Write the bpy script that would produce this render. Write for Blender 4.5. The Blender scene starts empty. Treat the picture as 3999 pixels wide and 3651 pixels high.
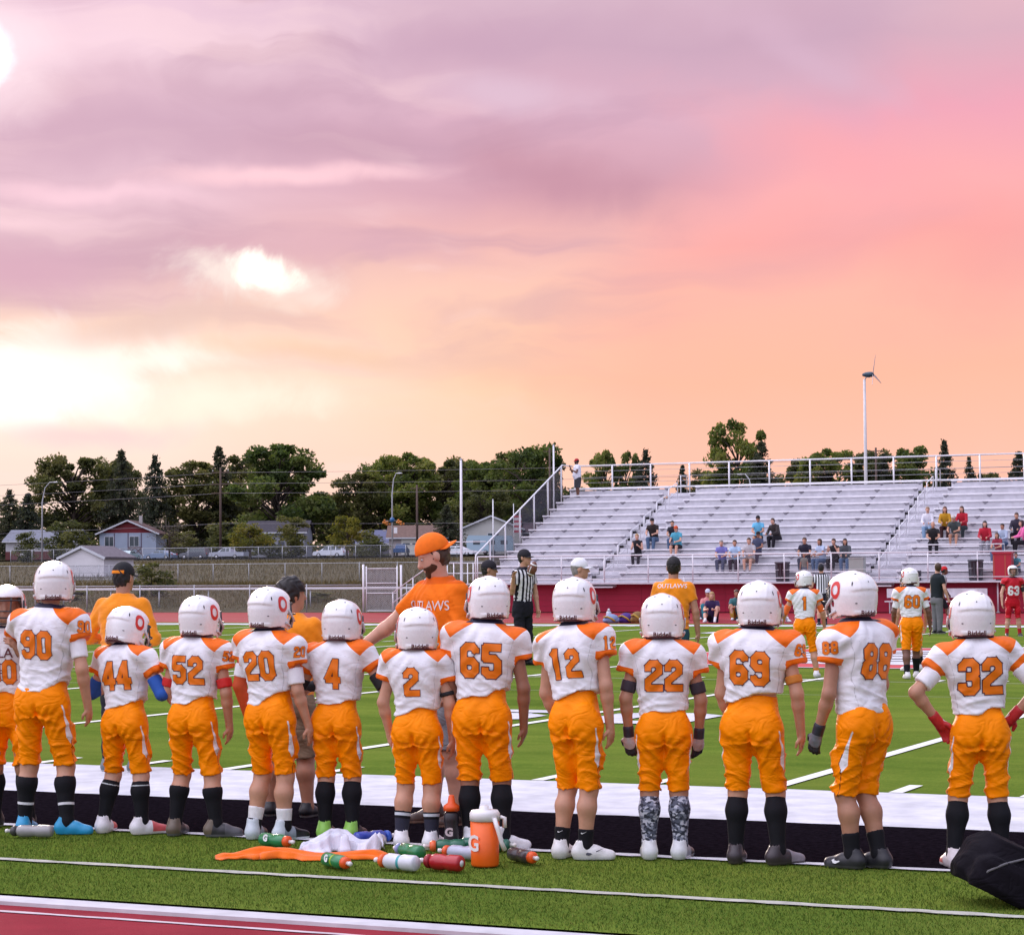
import bpy, bmesh, math, random
import numpy as np
from mathutils import Vector, Matrix
from mathutils.bvhtree import BVHTree

SC = bpy.context.scene
COL = SC.collection
R = math.radians
rnd = random.Random(7)

# ------------------------------------------------------------------ camera
CAMP = (9.5712, -15.3734, 1.5259)
YAW, PITCH, ROLL = 0.42749, 0.049075, -0.006574
cy, sy = math.cos(YAW), math.sin(YAW)
FW = Vector((-sy * math.cos(PITCH), cy * math.cos(PITCH), math.sin(PITCH)))
RT = Vector((cy, sy, 0)); UP = RT.cross(FW)
RT2 = RT * math.cos(ROLL) + UP * math.sin(ROLL); UP2 = UP * math.cos(ROLL) - RT * math.sin(ROLL)
cam = bpy.data.cameras.new('camera'); camo = bpy.data.objects.new('camera', cam); COL.objects.link(camo)
camo.matrix_world = Matrix(((RT2.x, UP2.x, -FW.x, CAMP[0]), (RT2.y, UP2.y, -FW.y, CAMP[1]), (RT2.z, UP2.z, -FW.z, CAMP[2]), (0, 0, 0, 1)))
cam.sensor_width = 36; cam.sensor_fit = 'HORIZONTAL'; cam.lens = 8711.75 / 3999 * 36
cam.clip_start = 0.1; cam.clip_end = 3000
SC.camera = camo
SC.view_settings.view_transform = 'Standard'; SC.view_settings.look = 'None'
SC.view_settings.exposure = 0.0; SC.view_settings.gamma = 1.0
SC.render.engine = 'CYCLES'
SC.cycles.use_denoising = True
SC.cycles.max_bounces = 5; SC.cycles.transparent_max_bounces = 12
SC.cycles.caustics_reflective = False; SC.cycles.caustics_refractive = False

def lin(c):
    return tuple((x / 255 / 12.92) if x / 255 <= .04045 else ((x / 255 + .055) / 1.055) ** 2.4 for x in c)

# ------------------------------------------------------------------ node helper
class NT:
    def __init__(s, tree): s.t = tree; s.n = tree.nodes; s.l = tree.links
    def new(s, typ, **kw):
        n = s.n.new(typ)
        for k, v in kw.items():
            if k.startswith('i_'):
                key = k[2:]; key = int(key) if key.isdigit() else key
                s.set(n.inputs[key], v)
            else: setattr(n, k, v)
        return n
    def set(s, sock, v):
        if isinstance(v, bpy.types.NodeSocket): s.l.new(v, sock)
        elif isinstance(v, (tuple, list)) and len(v) == 3 and sock.type == 'RGBA': sock.default_value = (*v, 1)
        else: sock.default_value = v
    def math(s, op, a, b=None, c=None, clamp=False):
        n = s.new('ShaderNodeMath', operation=op, use_clamp=clamp); s.set(n.inputs[0], a)
        if b is not None: s.set(n.inputs[1], b)
        if c is not None: s.set(n.inputs[2], c)
        return n.outputs[0]
    def vmath(s, op, a, b=None, out=0):
        n = s.new('ShaderNodeVectorMath', operation=op); s.set(n.inputs[0], a)
        if b is not None: s.set(n.inputs[1], b)
        return n.outputs[out]
    def mix(s, f, a, b, mode='MIX'):
        n = s.new('ShaderNodeMix', data_type='RGBA', blend_type=mode); s.set(n.inputs[0], f); s.set(n.inputs[6], a); s.set(n.inputs[7], b)
        return n.outputs[2]
    def ramp(s, f, stops, interp='LINEAR'):
        n = s.new('ShaderNodeValToRGB'); s.set(n.inputs[0], f); e = n.color_ramp.elements; n.color_ramp.interpolation = interp
        while len(e) < len(stops): e.new(0.5)
        for i, (p, c) in enumerate(stops): e[i].position = p; e[i].color = (*c, 1) if len(c) == 3 else c
        return n.outputs[0]
    def noise(s, vec, scale, detail=3, rough=.55, dist=0.0, out=0):
        n = s.new('ShaderNodeTexNoise', i_Scale=scale, i_Detail=detail, i_Roughness=rough, i_Distortion=dist); s.set(n.inputs['Vector'], vec)
        return n.outputs[out]
    def smooth(s, v, a, b):
        n = s.new('ShaderNodeMapRange', interpolation_type='SMOOTHSTEP'); s.set(n.inputs[0], v); n.inputs[1].default_value = a; n.inputs[2].default_value = b
        return n.outputs[0]

# ------------------------------------------------------------------ world: sunset sky over the whole dome
SUN_AZ = YAW + R(14); SUN_EL = R(13)
w = bpy.data.worlds.new('World'); SC.world = w; w.use_nodes = True
t = NT(w.node_tree); t.n.clear()
gen = t.new('ShaderNodeTexCoord').outputs['Generated']
FH = (-sy, cy, 0)
df = t.vmath('DOT_PRODUCT', gen, FH, out=1); dr = t.vmath('DOT_PRODUCT', gen, (cy, sy, 0), out=1)
dz = t.vmath('DOT_PRODUCT', gen, (0, 0, 1), out=1)
u = t.math('ARCTAN2', dr, df); v = t.math('ARCSINE', dz)
v = t.math('ADD', v, t.math('MULTIPLY', u, -0.0066))
px = lambda x: (x - 1008) / 4391
py = lambda y: (1138 - y) / 4391
comb = t.new('ShaderNodeCombineXYZ'); t.set(comb.inputs[0], u); t.set(comb.inputs[1], v); P = comb.outputs[0]
# slow warp so that colour bands drift like cloud
wn = t.noise(P, 7.0, 4, .55, .6, out=1)
wv = t.vmath('MULTIPLY', t.vmath('SUBTRACT', wn, (.5, .5, .5)), (.10, .045, 0))
PW = t.vmath('ADD', P, wv)
sep = t.new('ShaderNodeSeparateXYZ'); t.set(sep.inputs[0], PW); uw, vw = sep.outputs[0], sep.outputs[1]
def colramp(lst):
    vmax = .36
    st = sorted(((max(0, py(y)) / vmax, lin(c)) for y, c in lst), key=lambda q: q[0])
    return t.ramp(t.math('DIVIDE', vw, vmax, clamp=True), st)
left = colramp([(1138, (244, 214, 206)), (900, (248, 220, 208)), (760, (252, 236, 222)), (640, (242, 208, 192)), (520, (204, 166, 184)), (400, (226, 190, 206)), (270, (200, 162, 186)), (120, (238, 206, 220)), (0, (226, 192, 212)), (-300, (206, 186, 206))])
mid = colramp([(1138, (250, 212, 192)), (900, (254, 206, 182)), (740, (252, 202, 168)), (600, (248, 198, 178)), (480, (236, 180, 176)), (380, (208, 156, 172)), (240, (216, 172, 192)), (100, (200, 164, 186)), (0, (210, 178, 196)), (-300, (198, 178, 200))])
right = colramp([(1138, (250, 190, 170)), (900, (253, 192, 170)), (740, (252, 186, 160)), (600, (250, 184, 166)), (500, (246, 168, 164)), (400, (248, 172, 174)), (250, (236, 164, 182)), (100, (214, 172, 188)), (0, (222, 180, 192)), (-300, (204, 176, 196))])
base = t.mix(t.smooth(uw, -.20, .03), left, mid)
q_ = t.math('ADD', uw, t.math('MULTIPLY', t.math('MAXIMUM', vw, py(640)), -1.15))
base = t.mix(t.smooth(q_, px(1230) - 1.15 * py(420) - .012, px(1230) - 1.15 * py(420) + .075), base, right)
fine = t.noise(P, 26.0, 6, .62, .8)
# cloud streaks: stretched noise, tilted
def streak(rot, sc, detail, seed, a, b, dist=.5):
    m = t.new('ShaderNodeMapping'); t.set(m.inputs[0], PW); m.inputs[1].default_value = (seed, seed * .7, 0); m.inputs[2].default_value = (0, 0, rot); m.inputs[3].default_value = sc
    return t.smooth(t.noise(m.outputs[0], 1.0, detail, .5, dist), a, b)
s1 = streak(R(-6), (6, 26, 1), 6, 3.1, .46, .70, .9)
s2 = streak(R(24), (5.5, 15, 1), 4, 8.4, .50, .78)
s3 = streak(R(-4), (9, 46, 1), 6, 5.2, .50, .70, .8)
upmask = t.smooth(v, py(840), py(560))
s1 = t.math('MULTIPLY', s1, t.smooth(uw, px(1650), px(950)))
base = t.mix(t.math('MULTIPLY', t.math('MULTIPLY', s1, upmask), .55), base, lin((182, 142, 168)))
base = t.mix(t.math('MULTIPLY', t.math('MULTIPLY', s2, upmask), .30), base, lin((196, 152, 176)))
base = t.mix(t.math('MULTIPLY', t.math('MULTIPLY', s3, .22), t.smooth(uw, px(1250), px(700))), base, lin((255, 222, 222)))
def blob(x, y, rx, ry, col, k=1.0, hard=0.0, rot=0.0, warp=.5, rag=.35):
    global base
    vv = t.vmath('ADD', P, t.vmath('MULTIPLY', wv, (warp, warp, 0)))
    d = t.vmath('SUBTRACT', vv, (px(x), py(y), 0))
    m = t.new('ShaderNodeVectorRotate', rotation_type='Z_AXIS'); t.set(m.inputs[0], d); m.inputs['Angle'].default_value = rot
    d = t.vmath('LENGTH', t.vmath('DIVIDE', m.outputs[0], (rx / 4391, ry / 4391, 1)), out=1)
    if rag: d = t.math('ADD', d, t.math('MULTIPLY', t.math('SUBTRACT', fine, .5), rag * 2))
    f = t.smooth(d, 1.0, hard)
    base = t.mix(t.math('MULTIPLY', f, k), base, col)
blob(1110, 360, 330, 95, lin((192, 140, 160)), .75, 0, R(20), .8)
blob(640, 285, 520, 62, lin((194, 152, 174)), .65, 0, R(-3), .8)
blob(250, 290, 560, 120, lin((198, 160, 184)), .65, 0, R(-4), .8)
blob(900, 90, 460, 80, lin((192, 154, 180)), .6, 0, R(-6), .8)
blob(1020, 190, 240, 60, lin((220, 192, 212)), .6, 0, R(8), .9)
blob(1560, 130, 330, 60, lin((214, 178, 200)), .55, 0, R(30), .9)
blob(90, 540, 470, 95, lin((204, 158, 182)), .85, 0, R(6), .7)
blob(640, 505, 420, 55, lin((212, 166, 182)), .6, 0, R(3), .9)
blob(560, 350, 420, 32, lin((250, 204, 214)), .85, .1, R(-4), .8)
blob(170, 395, 330, 30, lin((242, 200, 216)), .75, 0, R(3), .9)
blob(60, 450, 300, 22, lin((244, 206, 218)), .5, 0, R(2), 1.0)
blob(1900, 560, 240, 170, lin((244, 156, 152)), .35, 0, 0, .7)
blob(1600, 330, 420, 100, lin((248, 166, 172)), .5, 0, R(25), .9)
blob(60, 740, 400, 130, (1.10, 1.03, .97), 1.0, .25, R(-6), 1.2, .6)
blob(300, 700, 240, 34, (1.02, .95, .86), .8, .1, R(6), 1.2, .7)
blob(440, 790, 300, 60, (.98, .90, .76), .75, 0, R(4), 1.2, .6)
blob(340, 640, 300, 46, lin((224, 190, 182)), .85, 0, R(-4), 1.0, .6)
blob(230, 840, 260, 42, lin((236, 208, 208)), .9, 0, 0, 1.0, .5)
blob(620, 700, 260, 30, lin((238, 198, 170)), .6, 0, R(4), 1.0, .6)
blob(480, 566, 210, 56, (.96, .86, .78), .75, 0, R(10), 1.2, .9)
blob(508, 560, 62, 38, (1.35, 1.27, 1.12), 1.0, .05, R(18), 1.2, 1.3)
blob(0, 135, 160, 190, lin((252, 226, 236)), .8, 0, 0, .7)
blob(-22, 138, 62, 78, (1.5, 1.4, 1.42), 1.0, .15, 0, .6, .5)
# out of the frame the same overcast goes on, lighter overhead and behind
hs = t.math('ABSOLUTE', u)
up_f = t.smooth(v, .28, .8)
back = t.ramp(t.math('DIVIDE', v, 1.5, clamp=True), [(0, (.60, .60, .78)), (.25, (.96, .97, 1.24)), (.6, (1.58, 1.60, 1.98)), (1, (1.98, 2.0, 2.42))])
back = t.vmath('MULTIPLY', back, t.new('ShaderNodeCombineXYZ', i_0=t.math('SUBTRACT', 1.02, t.math('MULTIPLY', t.math('SINE', u), .60)), i_1=t.math('SUBTRACT', 1.0, t.math('MULTIPLY', t.math('SINE', u), .56)), i_2=t.math('SUBTRACT', 1.0, t.math('MULTIPLY', t.math('SINE', u), .50))).outputs[0])
base = t.mix(t.math('MAXIMUM', t.smooth(hs, .45, 1.6), up_f), base, back)
# a little physically based daylight sky on top
st = t.new('ShaderNodeTexSky', sky_type='NISHITA', sun_disc=False, sun_elevation=SUN_EL, sun_rotation=-SUN_AZ, air_density=1.0, dust_density=3.0)
sky2 = t.new('ShaderNodeMix', data_type='RGBA', blend_type='ADD'); sky2.inputs[0].default_value = 1
cl = t.vmath('MULTIPLY', base, (1.07, 1.06, 1.07))
t.set(sky2.inputs[6], cl); t.set(sky2.inputs[7], t.vmath('MULTIPLY', st.outputs[0], (.0011, .0011, .0011)))
bg = t.new('ShaderNodeBackground', i_Strength=1.0); t.set(bg.inputs[0], sky2.outputs[2])
wo = t.new('ShaderNodeOutputWorld'); t.l.new(bg.outputs[0], wo.inputs[0])
w.cycles.sampling_method = 'MANUAL'; w.cycles.sample_map_resolution = 512

# ------------------------------------------------------------------ sun: low behind thin cloud, front left
sun = bpy.data.lights.new('sun', 'SUN'); sun.energy = 1.6; sun.angle = R(11); sun.color = (1.0, .84, .72)
so = bpy.data.objects.new('sun', sun); COL.objects.link(so)
sd = Vector((-math.sin(SUN_AZ) * math.cos(SUN_EL), math.cos(SUN_AZ) * math.cos(SUN_EL), math.sin(SUN_EL)))
so.rotation_euler = sd.to_track_quat('Z', 'Y').to_euler(); so.location = (0, 0, 60)

# ------------------------------------------------------------------ materials
MATS = {}
def mat(col, rough=.6, spec=.5, metal=0.0, var=.12, scale=30, bump=.0, bscale=200, masks=(), sheen=0.0, key=None, stripes=None, coat=0.0, crease=0.0):
    k = key or (tuple(col), rough, spec, metal, var, scale, bump, bscale, tuple(masks), sheen, stripes, coat, crease)
    if k in MATS: return MATS[k]
    m = bpy.data.materials.new('surface'); m.use_nodes = True; t = NT(m.node_tree)
    b = t.n['Principled BSDF']; oc = t.new('ShaderNodeTexCoord').outputs['Object']
    c = col
    if stripes:
        sx = t.new('ShaderNodeSeparateXYZ'); t.set(sx.inputs[0], oc)
        q = t.math('GREATER_THAN', t.math('FRACT', t.math('ADD', t.math('MULTIPLY', sx.outputs[0], stripes[0]), .25)), .52)
        c = t.mix(q, col, stripes[1])
    for (a, mc) in masks:
        at = t.new('ShaderNodeAttribute', attribute_name=a).outputs['Fac']
        c = t.mix(t.smooth(at, -.0012, .0012), c, mc)
    if var:
        n = t.noise(oc, scale, 4, .6)
        c = t.mix(1.0, c, t.ramp(n, [(.25, (1 - var,) * 3), (.75, (1 + var * .6,) * 3)]), 'MULTIPLY')
    t.set(b.inputs['Base Color'], c)
    b.inputs['Roughness'].default_value = rough; b.inputs['Specular IOR Level'].default_value = spec; b.inputs['Metallic'].default_value = metal
    if sheen: b.inputs['Sheen Weight'].default_value = sheen
    if coat: b.inputs['Coat Weight'].default_value = coat; b.inputs['Coat Roughness'].default_value = .12
    if bump:
        bn = t.new('ShaderNodeBump', i_Strength=bump, i_Distance=.01); t.set(bn.inputs['Height'], t.noise(oc, bscale, 3, .6)); t.l.new(bn.outputs[0], b.inputs['Normal'])
    if crease:   # sharp cloth wrinkles: ridged, stretched noise
        mp = t.new('ShaderNodeMapping'); t.set(mp.inputs[0], oc); mp.inputs[3].default_value = (1.0, 1.0, 1.7); mp.inputs[2].default_value = (.2, .35, .25)
        n1 = t.math('ABSOLUTE', t.math('SUBTRACT', t.noise(mp.outputs[0], 6.5, 1.5, .45, 1.3), .5)); n2 = t.math('ABSOLUTE', t.math('SUBTRACT', t.noise(mp.outputs[0], 24.0, 2, .5, 1.2), .5))
        hgt = t.math('ADD', t.math('MULTIPLY', t.math('MINIMUM', n1, .14), 5.0), t.math('MULTIPLY', t.math('MINIMUM', n2, .12), .5))
        bc = t.new('ShaderNodeBump', i_Strength=crease, i_Distance=.02); t.set(bc.inputs['Height'], hgt)
        if bump: t.l.new(bn.outputs[0], bc.inputs['Normal'])
        t.l.new(bc.outputs[0], b.inputs['Normal'])
    MATS[k] = m
    return m

WHITE = (.80, .80, .82); ORANGE = (.98, .262, .0005); ORANGE2 = (.84, .15, .003); NAVY = (.018, .016, .04); BLACK = (.012, .011, .014)
SKIN = [(.52, .27, .17), (.42, .205, .125), (.30, .135, .08), (.14, .06, .036), (.60, .33, .23)]
def skin(i): return mat(SKIN[i], .5, .45, var=.16, scale=14, key=('skin', i))

# ------------------------------------------------------------------ objects
def link(name, mesh, mats=(), parent=None, loc=None, rot=None):
    o = bpy.data.objects.new(name, mesh); COL.objects.link(o)
    if mesh is not None:
        for m in (mats if isinstance(mats, (list, tuple)) else [mats]):
            if m is not None and len(mesh.materials) < (len(mats) if isinstance(mats, (list, tuple)) else 1): mesh.materials.append(m)
    if parent: o.parent = parent
    if loc is not None: o.location = loc
    if rot is not None: o.rotation_euler = rot
    return o
def thing(name, label, cat, loc=(0, 0, 0), rz=0.0, group=None):
    o = bpy.data.objects.new(name, None); COL.objects.link(o); o.location = loc; o.rotation_euler = (0, 0, rz); o.empty_display_size = .2
    return tag(o, label, cat, group)
def tag(o, label, cat, group=None):
    o['label'] = label; o['category'] = cat
    if group: o['group'] = group
    return o
def struct(o): o['kind'] = 'structure'; return o
def stuff(o): o['kind'] = 'stuff'; return o

class MB:
    """collects simple shapes into one mesh"""
    def __init__(s): s.v = []; s.f = []; s.m = []; s.sm = []
    def add(s, vs, fs, m=0, smooth=False):
        o = len(s.v); s.v += [tuple(x) for x in vs]
        for f in fs: s.f.append([i + o for i in f]); s.m.append(m); s.sm.append(smooth)
    def box(s, lo, hi, m=0, M=None):
        (a, b, c), (d, e, f) = lo, hi
        vs = [(a, b, c), (d, b, c), (d, e, c), (a, e, c), (a, b, f), (d, b, f), (d, e, f), (a, e, f)]
        if M is not None: vs = [M @ Vector(x) for x in vs]
        s.add(vs, [(3, 2, 1, 0), (4, 5, 6, 7), (0, 1, 5, 4), (1, 2, 6, 5), (2, 3, 7, 6), (3, 0, 4, 7)], m)
    def bar(s, a, b, w_, h_=None, m=0):
        a = Vector(a); b = Vector(b); h_ = h_ or w_; d = (b - a).normalized()
        x = d.cross(Vector((0, 0, 1)))
        if x.length < 1e-4: x = Vector((1, 0, 0))
        x.normalize(); y = x.cross(d)
        vs = [p + x * i * w_ / 2 + y * j * h_ / 2 for p in (a, b) for i, j in ((-1, -1), (1, -1), (1, 1), (-1, 1))]
        s.add(vs, [(0, 1, 2, 3), (7, 6, 5, 4), (0, 4, 5, 1), (1, 5, 6, 2), (2, 6, 7, 3), (3, 7, 4, 0)], m)
    def tube(s, pts, r, n=8, m=0, closed=False, cap=True):
        pts = [Vector(p) for p in pts]; N = len(pts); rs = r if isinstance(r, (list, tuple)) else [r] * N
        ref = None; vs = []
        for i, p in enumerate(pts):
            d = (pts[(i + 1) % N] - pts[i - 1]) if closed else (pts[min(i + 1, N - 1)] - pts[max(i - 1, 0)])
            d.normalize()
            if ref is None: ref = d.cross(Vector((0, 0, 1))); ref = ref if ref.length > 1e-3 else Vector((1, 0, 0))
            ref = (ref - d * ref.dot(d)).normalized(); q = d.cross(ref)
            vs += [p + (ref * math.cos(2 * math.pi * k / n) + q * math.sin(2 * math.pi * k / n)) * rs[i] for k in range(n)]
        fs = []
        for i in range(N if closed else N - 1):
            j = (i + 1) % N
            fs += [(i * n + k, i * n + (k + 1) % n, j * n + (k + 1) % n, j * n + k) for k in range(n)]
        if cap and not closed: fs += [tuple(range(n))[::-1], tuple((N - 1) * n + k for k in range(n))]
        s.add(vs, fs, m, True)
    def lathe(s, prof, n=16, m=0, M=None, smooth=True, ms=None):
        vs = [(r_ * math.cos(2 * math.pi * k / n), r_ * math.sin(2 * math.pi * k / n), z) for r_, z in prof for k in range(n)]
        if M is not None: vs = [M @ Vector(x) for x in vs]
        o = len(s.v); s.v += [tuple(x) for x in vs]
        for i in range(len(prof) - 1):
            for k in range(n):
                s.f.append([o + i * n + k, o + i * n + (k + 1) % n, o + (i + 1) * n + (k + 1) % n, o + (i + 1) * n + k]); s.m.append(ms[i] if ms else m); s.sm.append(smooth)
        for idx, rev in ((0, True), (len(prof) - 1, False)):
            if prof[idx][0] > 1e-6:
                f = [o + idx * n + k for k in range(n)]; s.f.append(f[::-1] if rev else f); s.m.append((ms[0] if idx == 0 else ms[-1]) if ms else m); s.sm.append(False)
    def ball(s, c, r, n=10, k=6, m=0, M=None):
        r = r if isinstance(r, (tuple, list)) else (r, r, r)
        vs = [(c[0] + r[0] * math.sin(math.pi * i / k) * math.cos(2 * math.pi * j / n), c[1] + r[1] * math.sin(math.pi * i / k) * math.sin(2 * math.pi * j / n), c[2] - r[2] * math.cos(math.pi * i / k)) for i in range(k + 1) for j in range(n)]
        if M is not None: vs = [M @ Vector(x) for x in vs]
        s.add(vs, [(i * n + j, i * n + (j + 1) % n, (i + 1) * n + (j + 1) % n, (i + 1) * n + j) for i in range(k) for j in range(n)], m, True)
    def prism(s, poly, z0, z1, m=0, M=None):
        n = len(poly); vs = [(x, y, z0) for x, y in poly] + [(x, y, z1) for x, y in poly]
        if M is not None: vs = [M @ Vector(x) for x in vs]
        s.add(vs, [tuple(range(n))[::-1], tuple(range(n, 2 * n))] + [(i, (i + 1) % n, n + (i + 1) % n, n + i) for i in range(n)], m)
    def mesh(s, name):
        me = bpy.data.meshes.new(name); me.from_pydata(s.v, [], s.f)
        me.polygons.foreach_set('material_index', s.m); me.polygons.foreach_set('use_smooth', s.sm); me.update()
        return me
    def build(s, name, mats, parent=None, loc=None, rot=None): return link(name, s.mesh(name), mats, parent, loc, rot)
# ------------------------------------------------------------------ implicit surfaces -> meshes
F4 = np.float32
class G:
    def __init__(s, lo, hi, h):
        s.h = h; s.lo = np.array(lo, float) - 3 * h
        n = [int(math.ceil((hi[i] - lo[i]) / h)) + 7 for i in range(3)]
        s.ax = [(s.lo[i] + np.arange(n[i]) * h).astype(F4) for i in range(3)]
        s.d = np.full(n, 9.0, F4)
    def put(s, fn, lo, hi, k=.02, op='u'):
        p = k + 2.5 * s.h; sl = []
        for i in range(3):
            a = max(0, int((lo[i] - p - s.lo[i]) / s.h)); b = min(len(s.ax[i]), int((hi[i] + p - s.lo[i]) / s.h) + 2)
            if b <= a: return
            sl.append(slice(a, b))
        X = s.ax[0][sl[0]][:, None, None]; Y = s.ax[1][sl[1]][None, :, None]; Z = s.ax[2][sl[2]][None, None, :]
        v = fn(X, Y, Z); sl = tuple(sl); a = s.d[sl]
        if op == 'u':
            if k > 0:
                q = np.maximum(k - np.abs(a - v), 0); s.d[sl] = np.minimum(a, v) - q * q * (.25 / k)
            else: s.d[sl] = np.minimum(a, v)
        elif op == 'sub': s.d[sl] = np.maximum(a, -v)
        elif op == 'cut': s.d[sl] = np.maximum(a, v)
    def cone(s, a, b, r1, r2, k=.02, op='u', cut=None):
        a = np.array(a, float); b = np.array(b, float); ba = b - a; L2 = float(ba @ ba) + 1e-12; L = math.sqrt(L2)
        def fn(X, Y, Z):
            px_, py_, pz_ = X - a[0], Y - a[1], Z - a[2]
            al = (px_ * ba[0] + py_ * ba[1] + pz_ * ba[2]) / L2
            t_ = np.clip(al, 0, 1)
            d = np.sqrt((px_ - t_ * ba[0]) ** 2 + (py_ - t_ * ba[1]) ** 2 + (pz_ - t_ * ba[2]) ** 2) - (r1 + (r2 - r1) * t_)
            if cut: d = np.maximum(d, np.maximum((cut[0] - al) * L, (al - cut[1]) * L))
            return d
        r = max(r1, r2); s.put(fn, np.minimum(a, b) - r, np.maximum(a, b) + r, k, op)
    def ell(s, c, r, k=.02, M=None, op='u'):
        c = np.array(c, float); r = (r, r, r) if np.isscalar(r) else r
        def fn(X, Y, Z):
            x, y, z = X - c[0], Y - c[1], Z - c[2]
            if M is not None: x, y, z = (M[i][0] * x + M[i][1] * y + M[i][2] * z for i in range(3))
            k0 = np.sqrt((x / r[0]) ** 2 + (y / r[1]) ** 2 + (z / r[2]) ** 2); k1 = np.sqrt((x / r[0] ** 2) ** 2 + (y / r[1] ** 2) ** 2 + (z / r[2] ** 2) ** 2) + 1e-9
            return k0 * (k0 - 1) / k1
        m = max(r) if M is not None else np.array(r); s.put(fn, c - m, c + m, k, op)
    def loft(s, P, fr, secs, k=.02, n=2.3, op='u'):
        """stack of super-ellipses along fr[2]; secs rows (s, rx, ry, oy)"""
        P = np.array(P, float); r_, f_, u_ = [np.array(x, float) for x in fr]
        S = np.array([q[0] for q in secs]); RX = np.array([q[1] for q in secs]); RY = np.array([q[2] for q in secs]); OY = np.array([q[3] if len(q) > 3 else 0 for q in secs])
        ts = np.linspace(S[0], S[-1], 64)
        def sm(A):
            m = np.interp(ts, S, A)
            kx = np.array([1, 2, 3, 2, 1.]) / 9; return np.convolve(np.pad(m, 2, 'edge'), kx, 'valid')
        rx, ry, oy = sm(RX), sm(RY), sm(OY)
        def fn(X, Y, Z):
            x, y, z = X - P[0], Y - P[1], Z - P[2]
            a = x * u_[0] + y * u_[1] + z * u_[2]; lx = x * r_[0] + y * r_[1] + z * r_[2]; ly = x * f_[0] + y * f_[1] + z * f_[2]
            A = np.interp(a.ravel(), ts, rx).reshape(a.shape); B = np.interp(a.ravel(), ts, ry).reshape(a.shape); C = np.interp(a.ravel(), ts, oy).reshape(a.shape)
            q = (np.abs(lx / A) ** n + np.abs((ly - C) / B) ** n) ** (1 / n)
            return np.maximum((q - 1) * np.minimum(A, B), np.maximum(S[0] - a, a - S[-1]))
        m = max(RX.max(), RY.max()) + abs(OY).max(); e0 = P + u_ * S[0]; e1 = P + u_ * S[-1]
        s.put(fn, np.minimum(e0, e1) - m, np.maximum(e0, e1) + m, k, op)
    def cutall(s, fn):
        X = s.ax[0][:, None, None]; Y = s.ax[1][None, :, None]; Z = s.ax[2][None, None, :]
        s.d = np.maximum(s.d, fn(X, Y, Z).astype(F4))
    def nets(s):
        d = s.d; ins = d < 0; n = d.shape
        c = np.zeros([i - 1 for i in n], np.int8)
        for i in (0, 1):
            for j in (0, 1):
                for k in (0, 1): c += ins[i:n[0] - 1 + i, j:n[1] - 1 + j, k:n[2] - 1 + k]
        ci = np.argwhere((c > 0) & (c < 8)); N = len(ci)
        if N == 0: return np.zeros((0, 3)), np.zeros((0, 4), int)
        idx = np.full(c.shape, -1, np.int32); idx[ci[:, 0], ci[:, 1], ci[:, 2]] = np.arange(N)
        pos = np.zeros((N, 3)); cnt = np.zeros(N)
        cor = [(i, j, k) for i in (0, 1) for j in (0, 1) for k in (0, 1)]
        val = {o: d[ci[:, 0] + o[0], ci[:, 1] + o[1], ci[:, 2] + o[2]] for o in cor}
        for o in cor:
            for ax in range(3):
                if o[ax] == 0:
                    e = list(o); e[ax] = 1; e = tuple(e); a, b = val[o], val[e]; x = (a < 0) != (b < 0)
                    t_ = np.where(x, a / np.where(x, a - b, 1), 0); q = np.array(o, float) + t_[:, None] * (np.array(e) - np.array(o))
                    pos += np.where(x[:, None], q, 0); cnt += x
        V = s.lo + (ci + pos / cnt[:, None]) * s.h
        Q = []
        for ax in range(3):
            b, c2 = (ax + 1) % 3, (ax + 2) % 3
            sl0 = [slice(None)] * 3; sl1 = [slice(None)] * 3; sl0[ax] = slice(0, n[ax] - 1); sl1[ax] = slice(1, n[ax])
            A = ins[tuple(sl0)]; B = ins[tuple(sl1)]; e = np.argwhere(A != B)
            ok = (e[:, b] > 0) & (e[:, c2] > 0) & (e[:, b] < n[b] - 1) & (e[:, c2] < n[c2] - 1); e = e[ok]
            fl = A[e[:, 0], e[:, 1], e[:, 2]]
            def cell(db, dc):
                q = e.copy(); q[:, b] += db; q[:, c2] += dc; return idx[q[:, 0], q[:, 1], q[:, 2]]
            quad = np.stack([cell(-1, -1), cell(0, -1), cell(0, 0), cell(-1, 0)], 1)
            Q.append(np.where(fl[:, None], quad, quad[:, ::-1]))
        Q = np.concatenate(Q); return V, Q[(Q >= 0).all(1)]

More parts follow.
